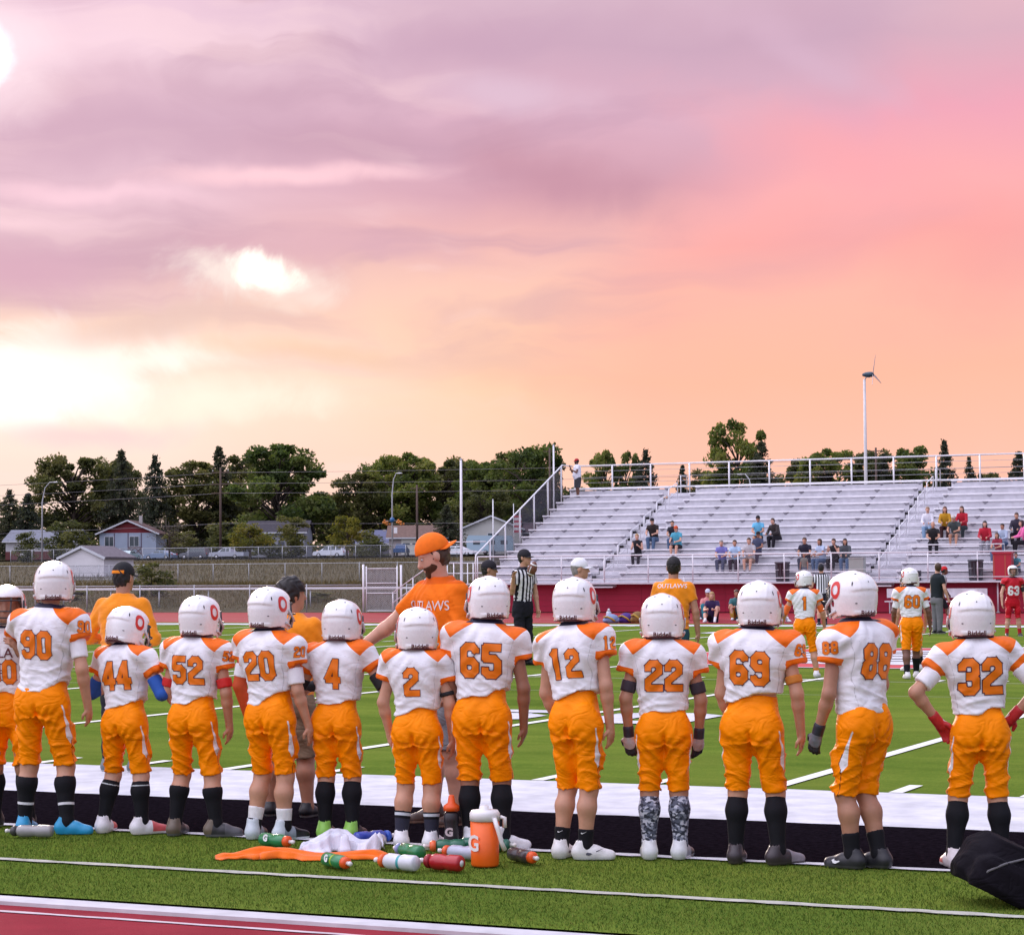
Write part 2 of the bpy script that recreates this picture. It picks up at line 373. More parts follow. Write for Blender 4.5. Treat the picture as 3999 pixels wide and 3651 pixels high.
def vnormals(V, Q):
    fn = np.cross(V[Q[:, 2]] - V[Q[:, 0]], V[Q[:, 3]] - V[Q[:, 1]]); N = np.zeros_like(V)
    for i in range(4): np.add.at(N, Q[:, i], fn)
    return N / (np.linalg.norm(N, axis=1, keepdims=True) + 1e-12)
def relax(V, Q, it=2, f=.5):
    n = len(V)
    for _ in range(it):
        A = np.zeros_like(V); c = np.zeros(n)
        for i in range(4):
            j = (i + 1) % 4
            np.add.at(A, Q[:, i], V[Q[:, j]]); np.add.at(A, Q[:, j], V[Q[:, i]]); np.add.at(c, Q[:, i], 1); np.add.at(c, Q[:, j], 1)
        V = V * (1 - f) + f * A / np.maximum(c, 1)[:, None]
    return V
def npmesh(name, V, Q, attrs=None, smooth=True):
    me = bpy.data.meshes.new(name); V = np.asarray(V, F4); Q = np.asarray(Q, np.int32); k = Q.shape[1]
    me.vertices.add(len(V)); me.vertices.foreach_set('co', V.ravel())
    me.loops.add(Q.size); me.loops.foreach_set('vertex_index', Q.ravel())
    me.polygons.add(len(Q)); me.polygons.foreach_set('loop_start', np.arange(0, Q.size, k, dtype=np.int32))
    try: me.polygons.foreach_set('loop_total', np.full(len(Q), k, np.int32))
    except Exception: pass
    me.polygons.foreach_set('use_smooth', np.full(len(Q), smooth, bool))
    for a, vals in (attrs or {}).items():
        at = me.attributes.new(a, 'FLOAT', 'POINT'); at.data.foreach_set('value', np.asarray(vals, F4))
    me.update(calc_edges=True); return me

# ------------------------------------------------------------------ block digits (2-D distance)
def _rot(p): return [(.62 - x, 1 - y) for x, y in p]
_SIX = [(.50, .76), (.50, .78), (.40, .88), (.22, .88), (.12, .78), (.12, .22), (.22, .12), (.40, .12), (.50, .22), (.50, .38), (.40, .48), (.14, .48)]
DIG = {'0': [[(.12, .22), (.12, .78), (.22, .88), (.40, .88), (.50, .78), (.50, .22), (.40, .12), (.22, .12), (.12, .22)]],
 '1': [[(.31, .97), (.31, .03)], [(.31, .92), (.18, .80)]],
 '2': [[(.12, .70), (.12, .78), (.22, .88), (.40, .88), (.50, .78), (.50, .62), (.12, .34), (.12, .12), (.57, .12)]],
 '3': [[(.12, .72), (.12, .78), (.22, .88), (.40, .88), (.50, .78), (.50, .60), (.42, .51), (.28, .51)], [(.42, .51), (.50, .42), (.50, .22), (.40, .12), (.22, .12), (.12, .22), (.12, .28)]],
 '4': [[(.44, .96), (.44, .03)], [(.40, .93), (.10, .33)], [(.10, .29), (.58, .29)]],
 '5': [[(.54, .88), (.12, .88), (.12, .57), (.40, .57), (.50, .47), (.50, .22), (.40, .12), (.22, .12), (.12, .20), (.12, .27)]],
 '6': [_SIX], '9': [_rot(_SIX)],
 '8': [[(.13, .62), (.13, .79), (.22, .88), (.40, .88), (.49, .79), (.49, .62), (.40, .52), (.22, .52), (.13, .62)], [(.22, .52), (.12, .42), (.12, .22), (.22, .12), (.40, .12), (.50, .22), (.50, .42), (.40, .52)]],
 'G': [[(.50, .70), (.50, .78), (.40, .88), (.22, .88), (.12, .78), (.12, .22), (.22, .12), (.40, .12), (.50, .22), (.50, .46), (.34, .46)]],
 'O': [[(.12, .26), (.12, .74), (.24, .88), (.38, .88), (.50, .74), (.50, .26), (.38, .12), (.24, .12), (.12, .26)]]}
def digdist(txt, X, Y, hw=.105):
    """text laid from x=0, unit height, advance .68: signed distance (negative inside a stroke)"""
    D = np.full(np.shape(X), 9.0)
    for i, ch in enumerate(txt):
        for pl in DIG.get(ch, []):
            for (x0, y0), (x1, y1) in zip(pl[:-1], pl[1:]):
                x0_, x1_ = x0 + i * .68, x1 + i * .68; L = math.hypot(x1 - x0, y1 - y0) + 1e-9; dx, dy = (x1 - x0) / L, (y1 - y0) / L
                a = (X - x0_) * dx + (Y - y0) * dy; b = np.abs((X - x0_) * dy - (Y - y0) * dx)
                D = np.minimum(D, np.maximum(b, np.abs(a - L / 2) - L / 2 + .5 * hw))
    return D - hw
def bvh_of(V, Q): return BVHTree.FromPolygons([tuple(x) for x in V], [tuple(q) for q in Q])
def wrap(name, dist_fn, size, res, org, ex, ey, ed, bvh, mats, parent, edge, off=.003):
    """a print laid onto a garment: grid in the plane (org, ex, ey), pressed along ed onto the surface; keeps dist < edge"""
    W_, H_ = size; nx = int(W_ / res) + 2; ny = int(H_ / res) + 2
    xs = np.linspace(0, W_, nx); ys = np.linspace(0, H_, ny); X, Y = np.meshgrid(xs, ys, indexing='ij'); D = dist_fn(X, Y)
    V = np.zeros((nx, ny, 3)); ok = np.zeros((nx, ny), bool); o = Vector(org); ex, ey, ed = Vector(ex), Vector(ey), Vector(ed).normalized(); mind = edge + res * 1.5
    for i in range(nx):
        for j in range(ny):
            if D[i, j] < mind:
                p = o + ex * float(X[i, j]) + ey * float(Y[i, j]); h = bvh.ray_cast(p - ed * .3, ed, .8)
                if h[0] is not None and h[1].dot(ed) < -.15: V[i, j] = h[0] - ed * off; ok[i, j] = True
    keep = ok[:-1, :-1] & ok[1:, :-1] & ok[1:, 1:] & ok[:-1, 1:] & ((D[:-1, :-1] + D[1:, :-1] + D[1:, 1:] + D[:-1, 1:]) / 4 < edge)
    q = np.argwhere(keep)
    if len(q) == 0: return None
    I = lambda a, b: (q[:, 0] + a) * ny + q[:, 1] + b
    Q = np.stack([I(0, 0), I(1, 0), I(1, 1), I(0, 1)], 1); us, inv = np.unique(Q, return_inverse=True)
    Vu = V.reshape(-1, 3)[us]; Du = D.ravel()[us]; Q = inv.reshape(-1, 4)
    n = np.cross(Vu[Q[:, 1]] - Vu[Q[:, 0]], Vu[Q[:, 3]] - Vu[Q[:, 0]]) @ np.array(ed)
    if n.mean() > 0: Q = Q[:, ::-1]
    Vu = relax(Vu, Q, 2, .3)
    return link(name, npmesh(name, Vu, Q, {'e': Du}), mats, parent)

# ------------------------------------------------------------------ helmet (one set of meshes, shared)
def rotz(a): c, s_ = math.cos(a), math.sin(a); return np.array([[c, -s_, 0], [s_, c, 0], [0, 0, 1]])
def rotx(a): c, s_ = math.cos(a), math.sin(a); return np.array([[1, 0, 0], [0, c, -s_], [0, s_, c]])
HEL = {}
def text_mesh(body, size, name='lettering', bold=0.0, extrude=0.0):
    cu = bpy.data.curves.new('lettering', 'FONT'); cu.body = body; cu.size = size; cu.align_x = 'CENTER'; cu.align_y = 'CENTER'; cu.offset = bold; cu.extrude = extrude; cu.resolution_u = 3
    o = bpy.data.objects.new('lettering', cu); COL.objects.link(o); dg = bpy.context.evaluated_depsgraph_get(); dg.update()
    me = bpy.data.meshes.new_from_object(o.evaluated_get(dg)); bpy.data.objects.remove(o); bpy.data.curves.remove(cu); me.name = name; return me
def make_helmet():
    g = G((-.15, -.17, -.16), (.15, .17, .15), .0052)
    I3 = (np.array([1, 0, 0.]), np.array([0, 1, 0.]), np.array([0, 0, 1.]))
    secs = [(-.150, .085, .10, .01), (-.125, .104, .122, .0), (-.09, .111, .130, -.003), (-.04, .117, .137, -.004), (.0, .1185, .140, -.004), (.04, .115, .136, -.003), (.075, .101, .120, -.001), (.1, .08, .096, .0), (.118, .052, .062, 0), (.127, .02, .025, 0), (.128, .004, .005, 0)]
    g.loft((0, 0, 0), I3, secs, 0, 2.2)
    def lip(X, Y, Z):  # raised upper shell and lower bumper at the rear
        b = np.clip((-Y - .0) / .05, 0, 1); zc = .012 + .014 * (1 - (X / .11) ** 2)
        up = np.clip((Z - zc) / .005, 0, 1) * np.clip((.10 - np.abs(X)) / .02, 0, 1); lo = np.clip((-.082 - Z) / .004, 0, 1) * np.clip((.085 - np.abs(X)) / .01, 0, 1)
        rid = np.clip(1 - np.abs(np.abs(X) - .052) / .007, 0, 1) * np.clip((Z - .02) / .02, 0, 1)
        return (.0046 * up + .0034 * lo + .0028 * rid) * b
    X = g.ax[0][:, None, None]; Y = g.ax[1][None, :, None]; Z = g.ax[2][None, None, :]
    g.d = (g.d - lip(X, Y, Z)).astype(F4)
    inner = G.__new__(G); inner.__dict__.update(g.__dict__); inner.d = np.full(g.d.shape, 9., F4)
    inner.loft((0, .0, -.006), I3, [(q[0] * 1.02, max(q[1] - .012, .002), max(q[2] - .012, .002), q[3]) for q in secs], 0, 2.2)
    g.d = np.maximum(g.d, -inner.d)
    bot = lambda X, Y, Z: (-.112 - .020 * np.clip((Y - .0) / .05, 0, 1) + .010 * np.clip((-Y - .09) / .03, 0, 1)) - Z
    g.cutall(bot)
    g.cutall(lambda X, Y, Z: -np.maximum(np.maximum(.052 - Y, Z - .048), np.abs(X) - .20))     # face opening
    g.ell((-.115, .03, -.045), (.05, .017, .017), 0, op='sub'); g.ell((.115, .03, -.045), (.05, .017, .017), 0, op='sub')
    V, Q = g.nets(); V = relax(V, Q, 1, .4); HEL['bvh'] = bvh_of(V, Q); HEL['shell'] = npmesh('shell', V, Q)
    far = G((-.2, -.2, -.2), (.2, .2, .2), .014); far.loft((0, 0, 0), I3, secs, 0, 2.2); far.cutall(lambda X, Y, Z: -.115 - Z); far.cutall(lambda X, Y, Z: -np.maximum(.06 - Y, Z - .045)); V, Q = far.nets(); HEL['far'] = npmesh('shell', V, Q)
    # face guard
    mb = MB()
    for z, y0, w_ in ((.03, .145, .075), (-.035, .165, .088), (-.075, .168, .085), (-.112, .158, .07)):
        pts = [(math.sin(a) * w_ * 1.25, .045 + (y0 - .045) * math.cos(a) ** .7 if math.cos(a) > 0 else .045, z) for a in np.linspace(-1.55, 1.55, 13)]
        mb.tube(pts, .0048, 6)
    for x in (-.045, .045): mb.tube([(x, .128, .045), (x, .150, -.01), (x, .158, -.06), (x * .9, .150, -.112)], .0048, 6)
    for s_ in (-1, 1): mb.tube([(s_ * .112, .05, .03), (s_ * .112, .06, -.05), (s_ * .09, .07, -.11)], .006, 6)
    HEL['guard'] = mb.mesh('face_guard')
    mb = MB()
    for s_ in (-1, 1):
        mb.tube([(s_ * .121, .02, -.01), (s_ * .118, .07, -.06), (s_ * .07, .115, -.105), (0, .125, -.118)], .008, 5)
        mb.tube([(s_ * .119, .0, -.085), (s_ * .11, .05, -.105), (s_ * .06, .11, -.118)], .008, 5)
    HEL['strap'] = mb.mesh('chin_strap')
    b = HEL['bvh']
    def spot(x, y, z, rx, ry, a=0):
        m = MB(); d = Vector((x, y, z)).normalized(); h = b.ray_cast(d * .4, -d, .5); n = h[1]; q = n.to_track_quat('Z', 'Y').to_matrix().to_4x4(); q.translation = h[0] + n * .0012
        pts = [(math.cos(k) * rx, math.sin(k) * ry) for k in np.linspace(0, 2 * math.pi, 9)[:-1]]
        m.add([q @ Vector((c * math.cos(a) - e * math.sin(a), c * math.sin(a) + e * math.cos(a), 0)) for c, e in pts], [tuple(range(8))]); return m.mesh('vent')
    HEL['vents'] = [spot(-.085, -.10, .06, .004, .013), spot(.085, -.10, .06, .004, .013), spot(-.04, -.075, .115, .0065, .0045), spot(.04, -.075, .115, .0065, .0045), spot(-.075, -.12, -.045, .007, .003), spot(.075, -.12, -.045, .007, .003), spot(0, -.13, .07, .004, .004)]
    # side letter
    Oh = .088
    for s_, nm in ((1, 'r'), (-1, 'l')):
        fn = lambda X, Y: (np.abs(np.sqrt(((X - .036) / .78) ** 2 + (Y - .048) ** 2) - .037) - .0118)
        rs = []
        o = wrap('emblem', fn, (.072, .096), .003, (s_ * .2, -.050 * s_ - .014, -.012), (0, s_ * 1.0, 0), (0, 0, 1), (-s_, 0, -.12), b, [], None, .004, .0016)
        HEL['O' + nm] = o.data; bpy.data.objects.remove(o)
    # maker's name on the rear bumper, bent round the shell
    me = text_mesh('Riddell', .034, bold=.0009)
    bm = bmesh.new(); bm.from_mesh(me); bmesh.ops.subdivide_edges(bm, edges=[e for e in bm.edges if e.calc_length() > .006], cuts=1)
    for v_ in bm.verts:
        a = v_.co.x / .125; d = Vector((math.sin(a), -math.cos(a), 0)); z = -.0945 + v_.co.y; h = b.ray_cast(d * .3 + Vector((0, 0, z)), -d, .5)
        v_.co = (h[0] + d * .0015) if h[0] is not None else d * .135 + Vector((0, 0, z))
    bm.to_mesh(me); bm.free(); HEL['text'] = me
    m = MB(); m.tube([(math.sin(a) * .109, -.0 - math.cos(a) * .124, -.109 + .0) for a in np.linspace(-1.3, 1.3, 13)], .0055, 6); HEL['rim'] = m.mesh('rear_padding')
make_helmet()
RED = (.62, .03, .02)
def helmat(tint):
    m = bpy.data.materials.new('surface'); m.use_nodes = True; t = NT(m.node_tree); b = t.n['Principled BSDF']; oc = t.new('ShaderNodeTexCoord').outputs['Object']; rn = t.new('ShaderNodeObjectInfo').outputs['Random']
    v_ = t.vmath('ADD', oc, t.new('ShaderNodeCombineXYZ', i_0=t.math('MULTIPLY', rn, 9.0), i_1=rn, i_2=0.0).outputs[0])
    mp = t.new('ShaderNodeMapping'); t.set(mp.inputs[0], v_); mp.inputs[3].default_value = (1, 1, 2.6)
    c = t.mix(t.math('MULTIPLY', t.smooth(t.noise(mp.outputs[0], 34, 5, .7), .60, .72), .55), tint, (.46, .45, .47))
    c = t.mix(t.math('MULTIPLY', t.smooth(t.noise(v_, 9, 4, .6), .5, .75), .25), c, (.62, .60, .60)); c = t.mix(t.math('MULTIPLY', t.smooth(t.noise(mp.outputs[0], 85, 3, .6), .70, .76), .6), c, (.30, .28, .33))
    t.set(b.inputs['Base Color'], c); t.set(b.inputs['Roughness'], t.math('ADD', .16, t.math('MULTIPLY', t.noise(v_, 30, 4), .22))); b.inputs['Coat Weight'].default_value = .5; b.inputs['Coat Roughness'].default_value = .1
    bp = t.new('ShaderNodeBump', i_Strength=.06, i_Distance=.01); t.set(bp.inputs['Height'], t.noise(v_, 60, 3)); t.l.new(bp.outputs[0], b.inputs['Normal']); return m
def put_helmet(root, c, yaw, pitch=0.0, near=True, emblem=True, roll=0.0, tint=(.80, .80, .79), guard=(.02, .02, .022)):
    sh = link('helmet', HEL['shell'] if near else HEL['far'], (), root, c, (pitch, roll, yaw))
    if not HEL.get('m' + str(near)):
        (HEL['shell'] if near else HEL['far']).materials.append(helmat(tint)); HEL['m' + str(near)] = 1
        for k in ('guard', 'strap', 'rim'): 
            if not HEL[k].materials: HEL[k].materials.append(mat({'guard': guard, 'strap': (.5, .5, .5), 'rim': (.07, .012, .018)}[k], .35))
        for k in ('Or', 'Ol'):
            if not HEL[k].materials: HEL[k].materials.append(mat(RED, .35, masks=(('e', (.75, .72, .72)),), var=.1))
        for k in HEL['vents'] + [HEL['text']]:
            if not k.materials: k.materials.append(mat((.01, .01, .012), .5) if k is not HEL['text'] else mat((.10, .012, .015), .5))
    link('face_guard', HEL['guard'], (), sh)
    if near:
        link('chin_strap', HEL['strap'], (), sh); link('rear_padding', HEL['rim'], (), sh); link('lettering', HEL['text'], (), sh)
        for v_ in HEL['vents']: link('vent', v_, (), sh)
    if emblem: link('emblem', HEL['Or'], (), sh); link('emblem', HEL['Ol'], (), sh)
    return sh
# ------------------------------------------------------------------ people
NP = lambda *a: np.array(a, float)
def nrm(a): a = np.array(a, float); return a / (np.linalg.norm(a) + 1e-12)
def sstep(x, a, b): q = np.clip((x - a) / (b - a), 0, 1); return q * q * (3 - 2 * q)
def hand_into(g, wr, D, N, s, curl=.5, thick=0.0):
    """palm, four unequal bent fingers, thumb; D along the hand, N palm normal"""
    D = nrm(D); N = nrm(N - D * (N @ D)); L = np.cross(D, N); k = .006
    pc = wr + D * .045 * s
    g.ell(pc, (.040 * s + thick, .037 * s + thick, .016 * s + thick), k, M=[D, L, N])
    g.cone(wr - D * .01, wr + D * .03 * s, .024 * s + thick, .026 * s + thick, .012)
    for i, (o, ln) in enumerate(((-.028, .062), (-.010, .072), (.010, .068), (.027, .052))):
        b = wr + D * .072 * s + L * o * s; c1 = curl * .6 + .06 * i; c2 = c1 + curl * .9
        m1 = b + (D * math.cos(c1) + N * math.sin(c1)) * ln * .55 * s; m2 = m1 + (D * math.cos(c2) + N * math.sin(c2)) * ln * .5 * s
        r = .0088 * s + thick * .7
        g.cone(b - D * .015 * s, m1, r * 1.08, r, k * .6); g.cone(m1, m2, r, r * .82, k * .4)
    t0 = wr + D * .022 * s - L * .026 * s; t1 = t0 + (D * .55 - L * .75 + N * .35) * .034 * s; t2 = t1 + (D * .9 - L * .1 + N * .3) * .030 * s
    g.cone(t0, t1, .0125 * s + thick * .7, .0105 * s + thick * .7, k); g.cone(t1, t2, .0105 * s + thick * .7, .008 * s + thick * .7, k * .5)

def shoe_mesh(h, s, hi=0.0, name='shoe'):
    g = G((-.06, -.10, -.01), (.06, .22, .16), h)
    g.cone((0, -.042 * s, .042 * s), (0, .05 * s, .040 * s), .040 * s, .043 * s, .02)
    g.cone((0, .05 * s, .038 * s), (.006 * s, .145 * s, .026 * s), .043 * s, .030 * s, .02)
    g.cone((0, -.030 * s, .05 * s), (0, -.015 * s, (.098 + hi) * s), .041 * s, .041 * s, .03)
    g.cone((0, -.03 * s, .016 * s), (0, .13 * s, .016 * s), .040 * s, .036 * s, .012)
    g.cutall(lambda X, Y, Z: -Z)
    g.ell((0, -.015 * s, (.118 + hi) * s), (.034 * s, .036 * s, .03 * s), 0, op='sub')
    V, Q = g.nets(); V = relax(V, Q, 1, .4)
    return npmesh(name, V, Q, {'sole': .017 - V[:, 2], 'heel': -.03 - V[:, 1] + .2 * V[:, 2], 'toe': V[:, 1] - .055})
SHOES = {}
def shoe(h, s, hi=0.0):
    k = (round(h, 3), round(s, 2), hi)
    if k not in SHOES: SHOES[k] = shoe_mesh(h, s, hi)
    return SHOES[k]
SW = MB(); _o = [(-.5, -.02), (-.42, -.17), (-.28, -.2), (.55, .22), (-.18, -.06), (-.34, -.04), (-.36, .06)]
SW.prism([(x, y) for x, y in _o], 0, .02)
SWOOSH = SW.mesh('emblem')

def person(label, loc, yaw, H, c, group=None, h=None, name='person'):
    """c: dict describing pose and clothing. local frame: x right, y forward, z up"""
    pads = c.get('pads', False); far = c.get('far', False)
    hb = h or (.008 if not far else .02); hc = hb if far else .0078
    root = thing(name, label, 'person', loc, R(yaw), group)
    k = H / (1.535 if pads else 1.75); wd = c.get('w', 1.0); sd = c.get('seed', int(abs(loc[0] * 37 + loc[1] * 11)) % 97)
    pose = c.get('pose', 'stand'); lean = R(c.get('lean', 3)); tilt = R(c.get('tilt', 0))
    hipz = {'stand': .49 * H, 'sit': .50 * k, 'ground': .10 * k}[pose]; hipy = {'stand': 0.0, 'sit': -.40 * k, 'ground': -.28 * k}[pose]
    Pv = NP(c.get('shift', 0), hipy, hipz); u = nrm(NP(math.sin(tilt), math.sin(lean), math.cos(lean))); r_ = nrm(np.cross(NP(0, 1, 0), u)); f_ = np.cross(u, r_); FR = (r_, f_, u)
    T = lambda x, y, s_: Pv + r_ * x + f_ * y + u * s_
    sh_s = (.285 if pads else .308) * H; sh_x = (.150 if pads else .172) * k * wd
    sd_, tw = c.get('droop', 0), c.get('twist', 0)
    S = [T(-sh_x, -tw, sh_s + sd_), T(sh_x, tw, sh_s - sd_)]
    nb = T(0, -.005, (.33 if pads else .352) * H)
    hc_s = (H - .125 - .49 * H) if pads else (H - .118 * k - .49 * H)
    hd = nb + nrm(u + NP(0, .12 + .5 * math.sin(R(c.get('nod', 0))), 0)) * (hc_s - (.33 if pads else .352) * H)
    hy = R(c.get('head', 0)); hp = -R(c.get('nod', 0))
    # legs
    st = c.get('stance', .10 * k); ft = c.get('toes', (8, -8))
    if pose == 'stand':
        fy = c.get('feet_y', (0, 0)); hx = .078 * k * wd
        HP = [Pv + NP(-hx, 0, -.03 * k), Pv + NP(hx, 0, -.03 * k)]; AK = [NP(-st, fy[0], .075), NP(st, fy[1], .075)]
        kb_ = c.get('kb', (0, 0)); KN = [HP[i] * .47 + AK[i] * .53 + NP(0, .022 + kb_[i], 0) for i in (0, 1)]
    elif pose == 'sit':
        HP = [Pv + NP(-.085, 0.02, 0) * k, Pv + NP(.085, 0.02, 0) * k]; sp = c.get('spread', .13)
        KN = [NP(-sp, .05, .50) * k, NP(sp, .05, .50) * k]; dy = c.get('feet_y', (.10, .04)); AK = [NP(-sp * .9, dy[0], .085), NP(sp * .9, dy[1], .085)]
    else:
        HP = [Pv + NP(-.085, 0.02, 0) * k, Pv + NP(.085, 0.02, 0) * k]; sp = c.get('spread', .2)
        kz = c.get('kneez', (.46, .46)); KN = [NP(-sp, .10, kz[0] * k), NP(sp, .10, kz[1] * k)]; AK = [NP(-sp * .8, .34, .075), NP(sp * .8, .34, .075)]
    # arms
    ul, fl = (.178 * H, .150 * H) if pads else (.172 * H, .150 * H)
    arms = list(c.get('arms', (None, None))); EL = []; WR = []; PN = []; FD = []
    for i in (0, 1):
        sg = -1 if i == 0 else 1
        a = arms[i] or ((sg * .22, -.02, -1), (sg * .05, .22, -1))
        ud = nrm(a[0]); fd = nrm(a[1]); e = S[i] + ud * ul + NP(sg * .03 * k if pads else 0, 0, 0); EL.append(e); WR.append(e + fd * fl); FD.append(fd)
        PN.append(nrm(a[2]) if len(a) > 2 else NP(-sg, .15, 0))
    # ---------------- body: one continuous skin surface
    allp = np.array(S + EL + WR + HP + KN + AK + [hd, nb]); lo = allp.min(0) - .17; hi = allp.max(0) + .19
    lo[2] = 0; hi[2] = max(hi[2], hd[2] + .16)
    g = G(lo, hi, hb)
    g.loft(Pv, FR, [(-.06 * k, .11 * k * wd, .085 * k, 0), (.05 * k, .115 * k * wd, .085 * k, 0), (.18 * H, .115 * k * wd, .085 * k, 0), (.27 * H, .13 * k * wd, .09 * k), (.33 * H, .09 * k, .06 * k)], .02)
    nr = .052 if pads else .056 * k; hs = (.95 if pads else 1.0 * k)
    g.cone(nb - u * .05, hd - NP(0, .015, .03), nr * 1.1, nr, .03)
    Mh = rotz(hy) @ rotx(hp); Hd = lambda x, y, z: hd + Mh @ (NP(x, y, z) * hs); MT = Mh.T
    g.ell(Hd(0, -.012, .022), (.074 * hs, .094 * hs, .092 * hs), .02, M=MT)
    g.ell(Hd(0, .022, -.045), (.058 * hs, .066 * hs, .072 * hs), .03, M=MT)
    g.ell(Hd(0, .062, -.098), (.028 * hs, .024 * hs, .02 * hs), .025, M=MT)
    if not (pads and c.get('face', 0) == 0):
        g.cone(Hd(0, .084, .008), Hd(0, .104, -.032), .009 * hs, .0145 * hs, .012); g.ell(Hd(0, .080, -.066), (.026 * hs, .012 * hs, .012 * hs), .01, M=MT)
        g.cone(Hd(-.04, .07, .026), Hd(.04, .07, .026), .012 * hs, .012 * hs, .015)
        for sg in (-1, 1): g.ell(Hd(sg * .076, -.008, -.012), (.012 * hs, .022 * hs, .033 * hs), .006, M=MT); g.ell(Hd(sg * .031, .088, .004), .010 * hs, .004, op='sub')
    br = (.0405, .0345, .0335, .0235) if pads else (.048, .041, .040, .029)
    br = [b * k ** .7 * (c.get('armw', 1.0)) for b in br]
    handg = c.get('glove')
    for i in (0, 1):
        a = EL[i] + (WR[i] - EL[i]) * .28
        g.cone(S[i], EL[i], br[0] * 1.05, br[1], .02); g.cone(EL[i], a, br[1], br[2], .02); g.cone(a, WR[i], br[2], br[3], .02)
        if far: g.ell(WR[i] + FD[i] * .06 * k, (.03 * k + .005, .03 * k + .005, .05 * k), .02); 
        lw = c.get('legw', 1.0); kr, cr, ar = (.050 if pads else .056) * k ** .7 * lw, (.052 if pads else .057) * k ** .7 * lw, (.034 if pads else .036) * k ** .7 * lw
        leg = nrm(AK[i] - KN[i]); bk = nrm(np.cross(np.cross(leg, NP(0, 1, .3)), leg)); cp = KN[i] + (AK[i] - KN[i]) * .32 - bk * .014
        g.cone(HP[i], KN[i], (.072 if pads else .082) * k * wd, kr, .03); g.cone(KN[i], cp, kr * .95, cr, .03); g.cone(cp, AK[i], cr, ar, .03); g.cone(AK[i], AK[i] - NP(0, 0, .05), ar, ar, .02)
    V, Q = g.nets(); V = relax(V, Q, 1 if far else 2, .45)
    if not far:
        for i in (0, 1):
            if handg and handg[i]: continue
            p = WR[i]; hg = G(p - .17, p + .17, .0048); hand_into(hg, p, FD[i] if len(arms[i] or ()) < 4 else nrm(arms[i][3]), PN[i], (.86 if pads else 1.0 * k), c.get('curl', .45))
            hg.cone(p - FD[i] * .03, p, br[3] * 1.0, br[3] * .95, .01)
            v2, q2 = hg.nets(); Q = np.concatenate([Q, q2 + len(V)]); V = np.concatenate([V, v2])
    link('body', npmesh('body', V, Q), skin(c.get('skin', 0)), root)
    if handg and not far:
        for i in (0, 1):
            if handg[i]:
                p = WR[i]; hg = G(p - .17, p + .17, .005); hand_into(hg, p, FD[i] if len(arms[i] or ()) < 4 else nrm(arms[i][3]), PN[i], .92, c.get('curl', .45), .0035); hg.cone(p - FD[i] * .045, p, br[3] + .008, br[3] + .006, .01)
                v2, q2 = hg.nets(); al = (v2 - p) @ FD[i]; bk_ = -((v2 - p - FD[i] * .045) @ PN[i])
                link('glove', npmesh('glove', v2, q2, {'back': np.minimum(np.minimum(bk_ - .004, .078 - al), al - .0)}), mat(handg[i][0], .55, masks=(('back', handg[i][1]),), var=.2, scale=50), root)
    # ---------------- shirt
    tp = c.get('top'); W = {}
    if tp:
        kind = tp['k']; slv = tp.get('sleeve', .115 if pads else .17 * k); hemz = tp.get('hem', (.552 if pads else .50) * H) - hipz if pose == 'stand' else tp.get('hem_s', -.02)
        g = G(np.minimum(lo, S[0] - .2), hi, hc)
        if pads:
            sec = [(z - .752, a * wd, b * wd, o) for z, a, b, o in ((.79, .148, .116, -.004), (.88, .145, .112, 0), (.98, .155, .117, 0), (1.08, .168, .126, -.003), (1.16, .172, .128, -.006), (1.215, .150, .112, -.006), (1.255, .105, .086, 0), (1.29, .074, .072, .004))]
            g.loft(Pv, FR, [(a * k, b * k, d * k, e * k) for a, b, d, e in sec], 0, 2.5)
            for i, sg in ((0, -1), (1, 1)):
                ud = nrm(EL[i] - S[i]); Ma = [r_ * math.cos(.42) - sg * 0 - u * sg * math.sin(.42), f_, u * math.cos(.42) + r_ * sg * math.sin(.42)]
                g.ell(T(sg * .148 * k * wd, -.004 + sg * tw, sh_s - sg * sd_ + .012 * k), (.088 * k * wd, .118 * k, .056 * k), .03, M=Ma)
                g.ell(T(sg * .072 * k * wd, -.072 * k, sh_s - .06 * k), (.085 * k, .05 * k, .11 * k), .05, M=[r_, f_, u])
                g.cone(T(sg * .178 * k * wd, -.004 + sg * tw, sh_s - sg * sd_ - .002), S[i] + NP(sg * .03 * k, 0, 0) + ud * slv, .071 * k * wd, .060 * k, .04, cut=(-2, 1.0))
        else:
            fat = tp.get('belly', 0.0); sec = ((-.10, .168, .118, 0), (.0, .165, .118, fat * .3), (.12, .156 + fat * .4, .112 + fat * .6, fat * .6), (.26, .162 + fat * .2, .118 + fat * .3, fat * .3), (.40, .180, .126, 0), (.52, .182, .120, -.005), (.575, .15, .095, -.006), (.612, .098, .076, -.004), (.635, .075, .068, 0))
            g.loft(Pv, FR, [(a * k, b * k * wd, d * k * wd, e * k) for a, b, d, e in sec], 0, 2.4)
            for i, sg in ((0, -1), (1, 1)):
                ud = nrm(EL[i] - S[i]); a = T(sg * .165 * k * wd, 0, sh_s + .0 * k)
                r0, r1 = (.066 * k * max(1, c.get('armw', 1)), .062 * k) if kind != 'long' else (.064 * k, .057 * k)
                g.cone(a, S[i] + ud * (slv if kind != 'long' else ul), r0, r1, .035, cut=(-2, 1.0) if kind != 'long' else None)
                if kind == 'long': g.cone(EL[i], WR[i], r1, .042 * k, .02)
                if kind == 'tank': pass
        rs = np.random.RandomState(sd); ph = rs.rand(8) * 6.28; sl_ = tp.get('slope', rs.uniform(-.10, .16)) + (.13 if kind == 'jersey' and tp.get('back', True) else 0); z0 = hemz
